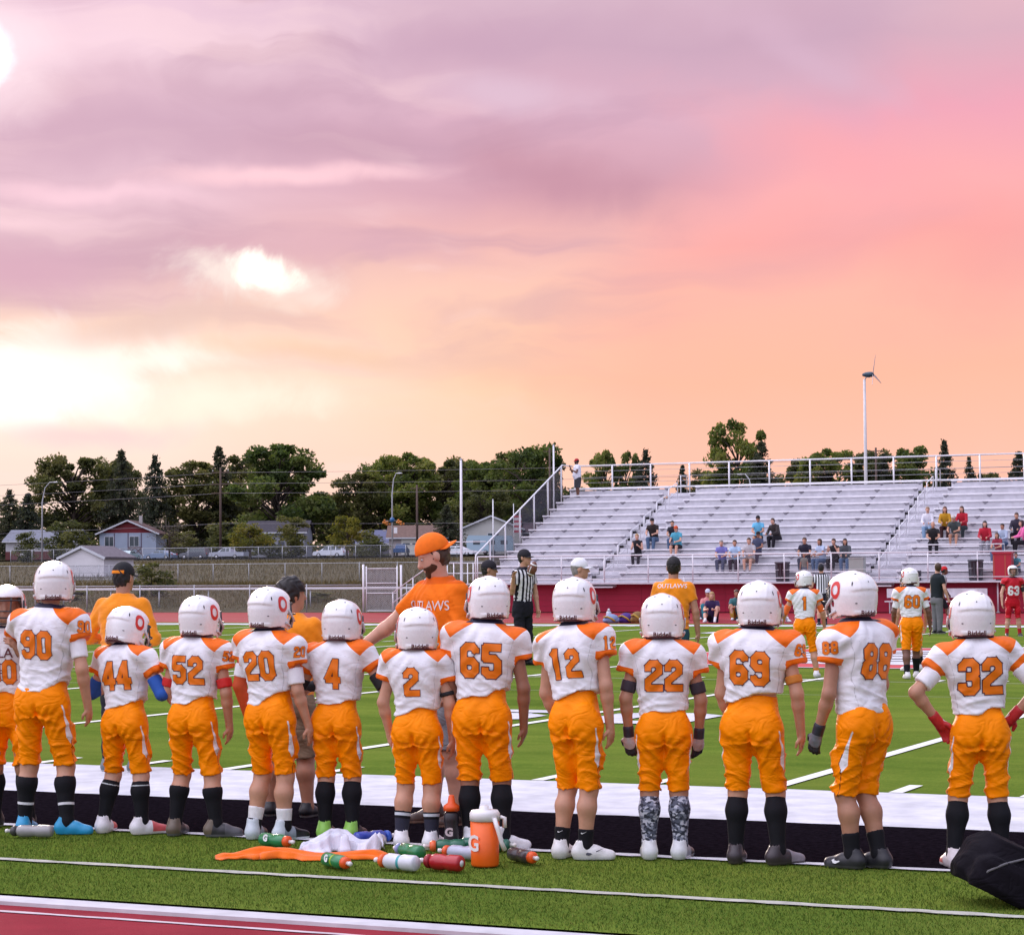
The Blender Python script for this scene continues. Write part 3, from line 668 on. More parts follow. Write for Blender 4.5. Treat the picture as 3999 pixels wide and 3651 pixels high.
        def hemfn(X, Y, Z):
            a = (X - Pv[0]) * u[0] + (Y - Pv[1]) * u[1] + (Z - Pv[2]) * u[2]
            return np.maximum(z0 + sl_ * X + .008 * np.sin(X * 31 + ph[0]) + .006 * np.sin(Y * 29 + ph[1]) - a, 0) * 1.0 + np.where(z0 + sl_ * X + .008 * np.sin(X * 31 + ph[0]) + .006 * np.sin(Y * 29 + ph[1]) - a > 0, 0, z0 + sl_ * X - a - .0) * .7
        def hem2(X, Y, Z):
            a = (X - Pv[0]) * u[0] + (Y - Pv[1]) * u[1] + (Z - Pv[2]) * u[2]
            e = z0 + sl_ * X + .008 * np.sin(X * 31 + ph[0]) + .006 * np.sin(Y * 29 + ph[1]) - a
            rad = np.sqrt((X - Pv[0]) ** 2 + (Y - Pv[1]) ** 2); return np.where(rad < .25 * k * wd, e, np.minimum(e, -.05))
        sub = np.abs(g.ax[2] - (Pv[2] + z0)) < .12
        if sub.any(): g.cutall(hem2) if pose != 'ground' else None
        V, Q = g.nets(); V = relax(V, Q, 1, .4); N = vnormals(V, Q)
        x, y, z = V[:, 0], V[:, 1], V[:, 2]; zz = (z - Pv[2]) / k
        if not far:
            low = 1 - sstep(zz, .12, .30) if pads else 1 - sstep(zz, .2, .45)
            rg = lambda q: 1 - 2 * np.sqrt(np.abs(np.sin(q)))
            am = (.0072 * low * rg(zz * 46 + 1.9 * np.sin(x * 11 + ph[2]) + 1.5 * np.sin(y * 13 + x * 6 + ph[3])) * (.55 + .45 * np.sin(x * 17 + zz * 20 + ph[4]))
                  + .0026 * low * rg(zz * 80 + x * 22 + 1.4 * np.sin(x * 25 + ph[5]))
                  + .0022 * np.sin((zz + np.abs(x) * 1.1) * 62 + 2.5 * np.sin(x * 9 + ph[5]) + 1.6 * np.sin(y * 21)) * (1 - .5 * low)
                  + .0030 * np.sin(x * 38 + 2.6 * np.sin(z * 9 + ph[6])) * sstep(.42 - np.abs(zz - .28), 0, .3)
                  + .0030 * sstep(np.abs(x), .12, .17) * sstep(.46 - zz, 0, .1) * np.sin(z * 70 + 50 * np.abs(x) + ph[7]))
            V = V + N * am[:, None]
        at = {}; xl = (V - Pv) @ r_; al = (V - Pv) @ u
        if kind == 'jersey':
            ax_ = np.abs(xl) / (k * wd); zs = al / k + .752
            l1 = 1.268 - (ax_ - .055) * .76; l2 = 1.176 + (ax_ - .176) * 1.35
            at['yoke'] = np.where(ax_ < .05, -.02, zs - np.maximum(l1, l2)); at['yoke'] = np.minimum(at['yoke'], .035 - .0 * ax_)
            cf = np.full(len(V), -.02)
            for i, sg in ((0, -1), (1, 1)):
                ud = nrm(EL[i] - S[i]); d_ = (V - S[i]) @ ud; ra = np.linalg.norm((V - S[i] - NP(sg * .03 * k, 0, 0)) - d_[:, None] * ud, axis=1); cf = np.maximum(cf, np.where((sg * xl > .172 * k * wd) & (ra < .084), d_ - (slv - .019), -.02))
            at['cuff'] = np.clip(cf, -.02, .02); at['collar'] = np.minimum(zs - 1.266, .10 - ax_)
            at['seam'] = np.maximum(np.where(zs < 1.19, .0016 - np.abs(ax_ - (.142 + .25 * np.maximum(0, zs - 1.06) - .03 * np.clip((1.0 - zs) / .2, 0, 1))), -.01), np.where(np.abs(zs - 1.190 + .25 * ax_) < .01, .0013 - np.abs(zs - 1.190 + .25 * ax_), -.01) * 1.0)
            ms = mat(tp.get('c', WHITE), .55, .25, var=.05, scale=22, bump=.10, bscale=420, crease=.17, masks=(('seam', tuple(v_ * .62 for v_ in tp.get('c', WHITE))), ('yoke', tp.get('yoke', ORANGE2)), ('cuff', tp.get('cuff', ORANGE2)), ('collar', NAVY)))
        else:
            ms = mat(tp['c'], .75, .2, var=.10, scale=12, bump=.08 if not far else 0, bscale=400, crease=.14 if not far else 0.0, stripes=tp.get('stripes'), sheen=.2)
            if tp.get('collar') is not None:
                at['collar'] = al / k - .592; ms = mat(tp['c'], .75, .2, var=.10, scale=12, crease=.14 if not far else 0.0, stripes=tp.get('stripes'), masks=(('collar', tp['collar']),))
        so_ = link(tp.get('n', 'jersey' if kind == 'jersey' else 'shirt'), npmesh('shirt', V, Q, at), ms, root)
        bv = bvh_of(V, Q) if (tp.get('num') or tp.get('text')) else None
        hwn = .105
        dm = mat(tp.get('numc', (.82, .185, .002)), .5, .4, var=.06, masks=(('e', tp.get('nume', (.05, .012, .03))),), key=('num', tp.get('numc', 0), tp.get('nume', 0)))
        def number(txt, hgt, cx, cs, back, parent, width=None, ed=None, ex=None, ctr=None, res=.0036):
            n_ = len(txt); tw = (.68 * (n_ - 1) + .62) * hgt * (width or .92); e = 0 if width is None else 0; wsc = hgt * (width or .92)
            m = .05 * hgt; ex_ = ex if ex is not None else (r_ if back else -r_); ed_ = ed if ed is not None else (f_ if back else -f_)
            o_ = (ctr if ctr is not None else T(cx, 0, cs)) - nrm(ed_) * .32 - ex_ * (tw / 2 + m) - u * (hgt / 2 + m)
            fn = lambda X, Y: digdist(txt, (X - m) / wsc, (Y - m) / hgt, hwn) * hgt - .0
            return wrap('number', fn, (tw + 2 * m, hgt + 2 * m), res, o_, ex_, u, ed_, bv, dm, so_, .030 * hgt + .0)
        if tp.get('num'):
            n_ = tp['num']; hh_ = tp.get('numh', .185 * k if pads else .2); number(n_, hh_, tp.get('numx', 0), tp.get('nums', (1.055 - .752) * k), tp.get('back', True), so_, res=.0036 if not far else .012)
        for i in tp.get('snum', ()):
            sg = -1 if i == 0 else 1; ud = nrm(EL[i] - S[i]); ctr = S[i] + NP(sg * .03 * k, 0, 0) + ud * (slv * .30)
            ed_ = nrm(NP(-sg * .8, .6, 0)); number(tp['num'], .072 * k, 0, 0, True, so_, ed=ed_, ex=nrm(np.cross(ed_, u)) * 1.0, ctr=ctr, res=.004)
        if tp.get('text'):
            tx, ts, cs, bk, tc = tp['text']; me = text_mesh(tx, ts, bold=.004 * ts); ex_ = r_ if bk else -r_; ed_ = f_ if bk else -f_
            if not far:
                bm = bmesh.new(); bm.from_mesh(me); bmesh.ops.subdivide_edges(bm, edges=[e for e in bm.edges if e.calc_length() > .02], cuts=2); bm.to_mesh(me); bm.free()
            for v_ in me.vertices:
                p = T(0, 0, cs) + ex_ * v_.co.x + u * v_.co.y; hh = bv.ray_cast(Vector(p - ed_ * .4), Vector(ed_), .8); v_.co = (hh[0] - Vector(ed_) * .005) if hh[0] is not None else Vector(p - ed_ * .15)
            link('lettering', me, mat(tc, .6), so_)
    # undersleeve / arm bands
    for (i, a0, a1, col, th, nm) in c.get('bands', ()):
        g = G(np.minimum(S[i], WR[i]) - .13, np.maximum(S[i], WR[i]) + .13, .007 if not far else .014); pts = [S[i], EL[i], WR[i]]
        g.cone(S[i], EL[i], br[0] * 1.02 + th, br[1] + th, .0); g.cone(EL[i], WR[i], br[1] + th, br[3] + th, .01)
        ud = nrm(EL[i] - S[i]); fd = FD[i]; Lu = np.linalg.norm(EL[i] - S[i])
        # along-arm coordinate 0..1 upper arm, 1..2 fore-arm
        A, B = a0, a1
        if A < 1: g.cutall(lambda X, Y, Z: A * Lu - ((X - S[i][0]) * ud[0] + (Y - S[i][1]) * ud[1] + (Z - S[i][2]) * ud[2]))
        else: g.cutall(lambda X, Y, Z: (A - 1) * fl - ((X - EL[i][0]) * fd[0] + (Y - EL[i][1]) * fd[1] + (Z - EL[i][2]) * fd[2]))
        if B <= 1: g.cutall(lambda X, Y, Z: ((X - S[i][0]) * ud[0] + (Y - S[i][1]) * ud[1] + (Z - S[i][2]) * ud[2]) - B * Lu)
        else: g.cutall(lambda X, Y, Z: ((X - EL[i][0]) * fd[0] + (Y - EL[i][1]) * fd[1] + (Z - EL[i][2]) * fd[2]) - (B - 1) * fl)
        V, Q = g.nets()
        if len(Q): link(nm, npmesh(nm, relax(V, Q, 1, .4), Q), mat(col, .7, var=.1), root)
    # ---------------- trousers
    bt = c.get('bottom')
    if bt:
        kind = bt['k']; g = G(np.minimum(lo, 0) if False else lo - NP(.05, .05, 0), hi, hc)
        tight = kind == 'football'
        if tight: sec = ((-.11, .130, .098, -.004), (-.04, .145, .112, -.006), (.03, .142, .107, -.004), (.09, .126, .096, 0), (.16, .118, .088, 0))
        else: sec = ((-.12, .150, .115, -.004), (-.05, .168, .125, -.006), (.05, .160, .118, 0), (.12, .152, .108, 0))
        wf_ = 1.0 if tight else bt.get('wide', .955); g.loft(Pv, FR, [(a * k, b * k * wd * wf_, d * k * wd * wf_, e * k) for a, b, d, e in sec], 0, 2.4)
        ln = bt.get('len', 1.0)   # 1 = to the knee, 2 = to the ankle
        for i, sg in ((0, -1), (1, 1)):
            if tight:
                g.ell(Pv + NP(sg * .066 * k * wd, -.050 * k, .012 * k), (.070 * k * wd, .056 * k, .082 * k), .05)
                g.cone(HP[i] + NP(0, -.014, -.01), KN[i] + NP(0, -.006, 0), .084 * k * wd, .061 * k * (.5 + .5 * wd), .045); g.cone(KN[i], KN[i] + (AK[i] - KN[i]) * .35, .062 * k * (.5 + .5 * wd), .057 * k, .03)
                m = HP[i] * .5 + KN[i] * .5; g.ell(m + NP(sg * .015, .055 * k, 0), (.055 * k, .035 * k, .085 * k), .03); g.ell(KN[i] + NP(0, .04 * k, .01), (.05 * k, .035 * k, .06 * k), .03)
            else:
                r0, r1, r2 = bt.get('r', (.092, .078, .060)); g.cone(HP[i], KN[i], r0 * k * wd, r1 * k * (.5 + .5 * wd), .03)
                g.cone(KN[i], AK[i] - NP(0, 0, .02), r1 * k * (.5 + .5 * wd), r2 * k, .02)
        # cut each leg
        for i, sg in ((0, -1), (1, 1)):
            if pose != 'stand' and ln >= 2: continue
            if ln <= 1: c0 = HP[i] + (KN[i] - HP[i]) * ln; dd = nrm(KN[i] - HP[i])
            else: c0 = KN[i] + (AK[i] - KN[i]) * (ln - 1); dd = nrm(AK[i] - KN[i])
            if ln >= 2: c0 = AK[i] - dd * .0
            g.cutall(lambda X, Y, Z, sg=sg, c0=c0, dd=dd: np.where(X * sg > -0.001, (X - c0[0]) * dd[0] + (Y - c0[1]) * dd[1] + (Z - c0[2]) * dd[2], -1) if True else 0)
        V, Q = g.nets(); V = relax(V, Q, 1, .4); N = vnormals(V, Q); rs = np.random.RandomState(sd + 5); ph = rs.rand(8) * 6.28
        x, y, z = V.T; zf = z / k
        if not far:
            ax_ = np.abs(x)
            if tight:
                kz = KN[0][2] / k
                rg = lambda q: 1 - 2 * np.sqrt(np.abs(np.sin(q)))
                am = (.0105 * sstep(.16 - np.abs(zf - kz - .05), 0, .12) * rg(z * 58 + 1.6 * np.sin(x * 19 + ph[0]) + y * 22) * (.5 + .5 * np.sin(x * 15 + z * 11 + ph[1]))
                      + .0085 * rg(z * 30 - ax_ * 34 + 1.3 * np.sin(x * 13 + z * 9 + ph[6])) * sstep(.72 - zf, 0, .12) * (.5 + .5 * np.sin(z * 23 + x * 9 + ph[7]))
                      + .0050 * sstep(.13 - np.abs(zf - .63), 0, .10) * sstep(.02 - y, 0, .06) * np.sin((z - ax_ * 1.3) * 75 + 2 * np.sin(x * 20 + ph[2]))
                      + .0016 * np.sin(x * 60 + 2.5 * np.sin(z * 14 + ph[3])) + .0026 * np.sin(z * 40 + x * 26 + 2.4 * np.sin(y * 19 + ph[4]) + ph[5]) * sstep(.70 - zf, 0, .2))
                gl = np.exp(-((x - Pv[0] * .6) / .010) ** 2) * sstep(-y, .02, .06) * sstep(.085 - np.abs(zf - .665), 0, .05) * .017; cr_ = np.exp(-((zf - .655 - .35 * np.abs(ax_ - .05)) / .012) ** 2) * sstep(-y, .02, .06) * sstep(.12 - ax_, 0, .05) * .0075
                am = np.maximum(am, -.0062) - gl * 1.2 - cr_ * 1.3
            else: am = .004 * np.sin(z * 48 + 3 * np.sin(x * 15 + ph[0]) + 2.5 * np.sin(y * 17 + ph[1])) * sstep(.95 - zf, 0, .3) + .003 * np.sin(x * 50 + 3 * np.sin(z * 11 + ph[2]))
            V = V + N * am[:, None]
        at = {}
        if tight and bt.get('panel', True):
            best = np.full(len(V), -.03); bl = np.full(len(V), -.03)
            for i, sg in ((0, -1), (1, 1)):
                dd = nrm(KN[i] - HP[i]); q = V - HP[i]; al = q @ dd; L_ = np.linalg.norm(KN[i] - HP[i]); rad = q - al[:, None] * dd
                th = np.degrees(np.arctan2(-rad[:, 1], rad[:, 0] * sg)); tt = al / L_
                wv_ = 2.8 + 19 * np.clip((tt - .10) / .42, 0, 1) ** 1.7; wv_ = np.where(tt > .52, 22 * (1 - (tt - .52) / .13), wv_); wv_ = np.where(tt < -.02, -5, wv_)
                cen = 40 - 46 * np.clip(tt, 0, .55)
                f1 = (wv_ - np.abs(th - cen)) * .0013; sel = (x * sg > .0) & (np.linalg.norm(rad, axis=1) > .03); best = np.where(sel, np.maximum(best, f1), best)
                w2 = np.where(tt > .36, 2.6, -5); c2 = np.where(tt > .58, 9 + 20 * np.clip(tt - .58, 0, .1), cen - wv_ - 2); f2 = (w2 - np.abs(th - c2)) * .0013; bl = np.where(sel, np.maximum(bl, f2), bl)
            at = {'panel': best, 'piping': bl}
        ms = mat(bt['c'], .42 if tight else .8, .10 if tight else .2, var=.16, scale=7, bump=.06, bscale=300, crease=.30 if not far else 0.0, masks=(('panel', bt.get('pc', WHITE)), ('piping', (.03, .01, .02))) if at else ())
        link(bt.get('n', 'trousers'), npmesh('trousers', V, Q, at), ms, root)
    # ---------------- socks, shoes
    for i in (0, 1):
        sk = c.get('sock')
        if sk:
            leg = nrm(AK[i] - KN[i]); bk = nrm(np.cross(np.cross(leg, NP(0, 1, .3)), leg)); cp = KN[i] + (AK[i] - KN[i]) * .32 - bk * .014
            g = G(np.minimum(KN[i], AK[i]) - .13, np.maximum(KN[i], AK[i]) + .12, .0075 if not far else .016); th = .0045
            g.cone(KN[i], cp, kr * .95 + th, cr + th, .03); g.cone(cp, AK[i], cr + th, ar + th, .03); g.cone(AK[i], AK[i] - NP(0, 0, .045), ar + th, ar + th, .02)
            L_ = np.linalg.norm(AK[i] - KN[i]); t0 = sk['t'][i] if isinstance(sk['t'], (tuple, list)) else sk['t']
            g.cutall(lambda X, Y, Z: t0 * L_ - ((X - KN[i][0]) * leg[0] + (Y - KN[i][1]) * leg[1] + (Z - KN[i][2]) * leg[2]))
            V, Q = g.nets(); V = relax(V, Q, 1, .4); al = ((V - KN[i]) @ leg) / L_; at = {}; mk = ()
            if sk.get('ring'): a, b, col = sk['ring']; at['ring'] = np.minimum(al - a, b - al) * L_; mk = (('ring', col),)
            if sk.get('low'): at['low'] = (al - sk['low'][0]) * L_; mk = mk + (('low', sk['low'][1]),)
            link('sock', npmesh('sock', V, Q, at), sk.get('mat') or mat(sk['c'], .8, .25, var=.15, scale=40, bump=.1, bscale=500, masks=mk), root)
            if sk.get('swoosh'):
                p = KN[i] + leg * L_ * sk['swoosh'] + NP(.2, -1, 0) / 1.02 * (cr * .9 + .004); q = Vector((.2, -1, 0)).to_track_quat('Z', 'Y').to_matrix().to_4x4(); q = Matrix.Translation(Vector(p)) @ q @ Matrix.Scale(.034, 4)
                e = link('emblem', SWOOSH.copy(), mat((.8, .8, .8), .5), root); e.matrix_local = q
        sf = c.get('shoe')
        if sf:
            base = AK[i].copy(); base[2] = 0 if pose != 'sit' else 0; s_ = .93 if pads else 1.0 * k
            fy_ = R(ft[i]); o = link('shoe', shoe(.0062 if not far else .016, s_, sf.get('hi', 0.0)), (), root, tuple(base), (0, 0, fy_))
            if not o.data.materials: o.data.materials.append(None)
            o.material_slots[0].link = 'OBJECT'
            o.material_slots[0].material = mat(sf['c'], .42, .5, var=.15, scale=40, masks=((('toe', sf['toe']),) if sf.get('toe') else ()) + ((('heel', sf['heel']),) if sf.get('heel') else ()) + (('sole', sf.get('sole', (.7, .7, .7))),))
            if sf.get('swoosh'):
                q = Vector((sf['swoosh'], -.05, .25)).to_track_quat('Z', 'Y').to_matrix().to_4x4(); e = link('emblem', SWOOSH.copy(), mat(sf.get('sc', (.8, .8, .8)), .4), o); e.matrix_local = Matrix.Translation((sf['swoosh'] * .043 * s_, .05 * s_, .045)) @ q @ Matrix.Scale(.10, 4)
    # ---------------- head wear and hair
    hw = c.get('headwear', {}); Mh4 = Matrix([[*Mh[0], hd[0]], [*Mh[1], hd[1]], [*Mh[2], hd[2]], [0, 0, 0, 1]])
    def headgrid(h_): return G(hd - .22, hd + .22, h_)
    hr = c.get('hair')
    if hr:
        g = headgrid(.0075 if not far else .016); th = hr.get('th', .012)
        g.ell(Hd(0, -.016, .026), ((.074 + th) * hs, (.094 + th) * hs, (.092 + th) * hs), .02, M=MT)
        g.ell(Hd(0, -.040, -.035), ((.060 + th * .6) * hs, (.050 + th) * hs, .062 * hs), .03, M=MT)
        if hr.get('long'):
            L_ = hr['long']
            for sg in (-1, 1): g.cone(Hd(sg * .055, -.03, -.02), Hd(sg * .065, -.02, -.02 - L_), .042 * hs, .03 * hs, .03)
            g.cone(Hd(0, -.06, -.02), Hd(0, -.075, -.02 - L_), .055 * hs, .04 * hs, .03)
        a = hd; ff = Mh @ NP(0, 1, 0); uu = Mh @ NP(0, 0, 1)
        line = hr.get('line', .045)
        g.cutall(lambda X, Y, Z: np.minimum(((X - a[0]) * ff[0] + (Y - a[1]) * ff[1] + (Z - a[2]) * ff[2]) - .018 * hs, line * hs - ((X - a[0]) * uu[0] + (Y - a[1]) * uu[1] + (Z - a[2]) * uu[2])))
        V, Q = g.nets(); V = relax(V, Q, 1, .4); N = vnormals(V, Q)
        if not far: V = V + N * (.003 * np.sin(V[:, 0] * 150 + 3 * np.sin(V[:, 2] * 60 + V[:, 1] * 30)) + .0035 * np.sin(V[:, 0] * 61 + V[:, 1] * 83 + V[:, 2] * 47))[:, None]
        link('hair', npmesh('hair', V, Q), mat(hr['c'], .5, .4, var=.35, scale=60, bump=.3, bscale=150), root)
    if c.get('beard'):
        g = headgrid(.006 if not far else .014); g.ell(Hd(0, .023, -.048), (.0615 * hs, .0695 * hs, .0755 * hs), 0, M=MT); g.ell(Hd(0, .064, -.101), (.031 * hs, .029 * hs, .026 * hs), .02, M=MT); a = hd; uu = Mh @ NP(0, 0, 1); ff = Mh @ NP(0, 1, 0)
        fy_ = lambda X, Y, Z: (X - a[0]) * ff[0] + (Y - a[1]) * ff[1] + (Z - a[2]) * ff[2]
        g.cutall(lambda X, Y, Z: np.maximum(((X - a[0]) * uu[0] + (Y - a[1]) * uu[1] + (Z - a[2]) * uu[2]) + .046 * hs - 1.5 * np.clip(.052 * hs - fy_(X, Y, Z), 0, .05), -fy_(X, Y, Z) - .026 * hs))
        g.ell(Hd(0, .098, -.070), (.018 * hs, .014 * hs, .006 * hs), 0, M=MT, op='sub')
        V, Q = g.nets(); V = relax(V, Q, 2, .4); link('beard', npmesh('beard', V, Q), mat(c['beard'], .7, .3, var=.4, scale=90, bump=.4, bscale=300), root)
    if c.get('eyes'):
        for sg in (-1, 1):
            m = MB(); m.ball(tuple(Hd(sg * .031, .0735, .003)), .0098 * hs, 10, 6); e = m.build('eye', mat((.55, .5, .47), .3), root)
            m = MB(); m.ball(tuple(Hd(sg * .031, .0800, .000)), .0052 * hs, 8, 5); m.build('pupil', mat((.02, .012, .01), .2), e)
    if hw.get('k') == 'helmet': put_helmet(root, tuple(hd + NP(0, .004, 0)), hy, hp, near=not far, emblem=hw.get('emblem', True), roll=R(hw.get('roll', 0)))
    elif hw.get('k') in ('cap', 'beanie'):
        g = headgrid(.006 if not far else .013); th = .013
        g.ell(Hd(0, -.012, .030), ((.074 + th) * hs, (.096 + th) * hs, (.092 + th) * hs), .0, M=MT)
        if hw['k'] == 'beanie': g.ell(Hd(0, -.02, .0), ((.076 + th) * hs, (.098 + th) * hs, .085 * hs), .02, M=MT)
        a = Hd(0, 0, .022 if hw['k'] == 'cap' else -.005); nn = Mh @ nrm(NP(0, -.10 if not hw.get('back') else .14, -1))
        g.cutall(lambda X, Y, Z: (X - a[0]) * nn[0] + (Y - a[1]) * nn[1] + (Z - a[2]) * nn[2])
        V, Q = g.nets(); V = relax(V, Q, 1, .4); lz = (V - hd) @ (Mh @ NP(0, 0, 1)) / hs; lx_ = (V - hd) @ (Mh @ NP(1, 0, 0)); ly_ = (V - hd) @ (Mh @ NP(0, 1, 0))
        at = {}; mk = ()
        if hw.get('band'): at['band'] = np.minimum(np.minimum(lz - .030, .058 - lz), np.minimum(-ly_, .062 - np.abs(lx_))); mk = (('band', hw['band']),)
        cp_ = link('cap' if hw['k'] == 'cap' else 'beanie', npmesh('cap', V, Q, at), mat(hw['c'], .75, .3, var=.12, scale=25, bump=.12 if not far else 0, bscale=300, masks=mk), root)
        if hw['k'] == 'cap':
            s_ = -1 if hw.get('back') else 1
            m = MB(); n_ = 9; top = []; 
            for j, rr in enumerate((0, .35, .7, 1.0)):
                for a_ in np.linspace(-1.25, 1.25, n_):
                    x_ = math.sin(a_) * (.080 + rr * .004); y_ = math.cos(a_) * .092 + rr * .072 * math.cos(a_ * .75); z_ = .030 - rr * .012 - (x_ / .08) ** 2 * .014 + (0 if not hw.get('back') else .0); top.append(Hd(x_, s_ * y_ - .008, z_))
            bot = [p - Mh @ NP(0, 0, .004) for p in top]; nT = len(top); fs = []
            for j in range(3):
                for q in range(n_ - 1):
                    a1 = j * n_ + q; fs += [(a1, a1 + 1, a1 + 1 + n_, a1 + n_), (nT + a1 + n_, nT + a1 + 1 + n_, nT + a1 + 1, nT + a1)]
            for q in range(n_ - 1): a1 = 3 * n_ + q; fs.append((a1, a1 + 1, nT + a1 + 1, nT + a1))
            for j in range(3):
                for e in (0, n_ - 1): a1 = j * n_ + e; fs.append((a1, a1 + n_, nT + a1 + n_, nT + a1))
            m.add(top + bot, fs, 0, True); m.build('brim', mat(hw.get('brim', hw['c']), .75, .3, var=.1), cp_)
    return root, dict(S=S, EL=EL, WR=WR, KN=KN, AK=AK, FD=FD, PN=PN, hd=hd, T=T)
# ------------------------------------------------------------------ ground, turf, track
def terr(Y): return float(np.interp(Y, [73, 85, 125, 235, 245, 262, 300, 450, 900], [0, .9, 1.2, 3.9, 4.2, 4.4, 5.2, 8, 14]))
def turfmat():
    m = bpy.data.materials.new('surface'); m.use_nodes = True; t = NT(m.node_tree); b = t.n['Principled BSDF']; oc = t.new('ShaderNodeTexCoord').outputs['Object']
    mp = t.new('ShaderNodeMapping'); t.set(mp.inputs[0], oc); mp.inputs[3].default_value = (1, .55, 1)
    n1 = t.noise(oc, .35, 4, .6); n2 = t.noise(oc, 2.6, 5, .65); n3 = t.noise(mp.outputs[0], 38, 4, .7); n4 = t.noise(oc, 260, 2, .6)
    c = t.ramp(n2, [(.28, (.085, .145, .020)), (.5, (.125, .190, .026)), (.72, (.17, .225, .036))])
    c = t.mix(.55, c, t.ramp(n3, [(.3, (.06, .13, .024)), (.55, (.125, .185, .026)), (.75, (.20, .24, .045))]))
    c = t.mix(t.math('MULTIPLY', t.smooth(n1, .4, .65), .45), c, (.175, .215, .038))
    mp2 = t.new('ShaderNodeMapping'); t.set(mp2.inputs[0], oc); mp2.inputs[3].default_value = (.10, .9, 1); n5 = t.noise(mp2.outputs[0], 1.0, 4, .6); n6 = t.noise(oc, .9, 5, .7)
    c = t.mix(.9, c, t.mix(1.0, c, t.ramp(n5, [(.32, (.74, .78, .8)), (.68, (1.22, 1.16, 1.2))]), 'MULTIPLY')); c = t.mix(t.math('MULTIPLY', t.smooth(n6, .58, .74), .4), c, (.10, .13, .03))
    c = t.mix(.5, c, t.mix(1.0, c, t.ramp(n4, [(.3, (.35,) * 3), (.7, (1.5,) * 3)]), 'MULTIPLY'))
    t.set(b.inputs['Base Color'], c); b.inputs['Roughness'].default_value = .9; b.inputs['Specular IOR Level'].default_value = 0
    bp = t.new('ShaderNodeBump', i_Strength=.5, i_Distance=.02); t.set(bp.inputs['Height'], t.math('ADD', t.math('MULTIPLY', n4, .6), t.math('MULTIPLY', n3, .6))); t.l.new(bp.outputs[0], b.inputs['Normal']); return m
TURF = turfmat()
def sheet(name, x0, x1, y0, y1, z, m, sub=0, jit=0.0, seed=1):
    rs = np.random.RandomState(seed)
    if not sub: return struct(link(name, _q([(x0, y0, z), (x1, y0, z), (x1, y1, z), (x0, y1, z)]), m))
    xs = np.linspace(x0, x1, sub); V = []; 
    a = rs.randn(sub) * jit; b = rs.randn(sub) * jit
    for i, x in enumerate(xs): V += [(x, y0 + a[i], z), (x, y1 + b[i], z)]
    Q = [(2 * i, 2 * i + 2, 2 * i + 3, 2 * i + 1) for i in range(sub - 1)]
    return struct(link(name, npmesh(name, V, Q, smooth=False), m))
def _q(v): me = bpy.data.meshes.new('sheet'); me.from_pydata(v, [], [tuple(range(len(v)))]); return me
# land: field level in front, rising bank, road terrace and the neighbourhood behind
gm = bpy.data.materials.new('surface'); gm.use_nodes = True; t = NT(gm.node_tree); b = t.n['Principled BSDF']; oc = t.new('ShaderNodeTexCoord').outputs['Object']
c = t.ramp(t.noise(oc, .16, 6, .68), [(.30, (.022, .030, .010)), (.44, (.065, .055, .028)), (.56, (.085, .068, .038)), (.70, (.035, .055, .014))]); c = t.mix(.5, c, t.ramp(t.noise(oc, 1.8, 5, .7), [(.3, (.030, .035, .014)), (.6, (.10, .08, .045)), (.8, (.07, .09, .022))]))
t.set(b.inputs['Base Color'], c); b.inputs['Roughness'].default_value = .95; b.inputs['Specular IOR Level'].default_value = .03
bp = t.new('ShaderNodeBump', i_Strength=.9, i_Distance=.25); t.set(bp.inputs['Height'], t.noise(oc, 2.5, 5, .7)); t.l.new(bp.outputs[0], b.inputs['Normal'])
ys = [-60, 40, 72.8, 74, 77, 80, 83, 86, 92, 100, 112, 125, 145, 170, 200, 235, 245, 262, 275, 300, 340, 400, 450, 600, 900, 1500]
xs = list(range(-420, 281, 10)); xs = [-1500] + xs + [1200]
rs = np.random.RandomState(3)
V = [(x, y, (-.06 if y < 73 else terr(y) - .02) + (rs.rand() - .5) * (.22 if 76 < y < 230 else 0)) for y in ys for x in xs]; nx = len(xs)
Q = [(j * nx + i, j * nx + i + 1, (j + 1) * nx + i + 1, (j + 1) * nx + i) for j in range(len(ys) - 1) for i in range(nx - 1)]
struct(link('ground', npmesh('ground', V, Q), gm))
sheet('turf_field', -150, 90, -6.385, 52.2, -.004, TURF)
TRK = mat((.27, .028, .040), .9, .06, var=.18, scale=3.0, bump=.5, bscale=160, key='track')
sheet('running_track', -150, 90, -22, -6.55, -.030, TRK); sheet('far_track', -150, 90, 52.2, 72.6, -.010, mat((.26, .026, .036), .9, .04, var=.15, scale=.8, key='track2'))
WP = mat((.60, .60, .63), .9, 0.0, var=.26, scale=3.2, bump=.5, bscale=140, key='paint'); WP2 = mat((.42, .42, .36), .9, .2, var=.35, scale=14, key='paint2'); BP = mat((.0095, .007, .010), .9, 0.0, var=.75, scale=26, bump=.7, bscale=120, key='blackturf')
sheet('sideline_border', -80, 60, -2.05, 0.0, .004, WP, 900, .006, 2); sheet('coaches_box', -80, 60, -3.862, -2.055, .003, BP, 900, .008, 3)
sheet('restraining_line', -80, 60, -3.955, -3.868, .006, WP, 1800, .008, 4); sheet('painted_line', -80, 60, -5.365, -5.285, .005, WP2, 1800, .007, 5)
m = MB(); m.box((-90, -6.555, -.06), (60, -6.395, -.012)); cb = struct(m.build('track_curb', mat((.55, .53, .55), .8, .3, var=.25, scale=4, key='curb')))
sheet('lane_line', -90, 60, -6.755, -6.715, -.026, mat((.55, .45, .47), .85, var=.2, scale=9), 900, .004, 6)
sheet('lane_line', -90, 60, -7.90, -7.85, -.026, mat((.55, .45, .47), .85, var=.2, scale=9), 900, .004, 7)
sheet('far_sideline_border', -80, 60, 48.8, 50.55, .004, WP)
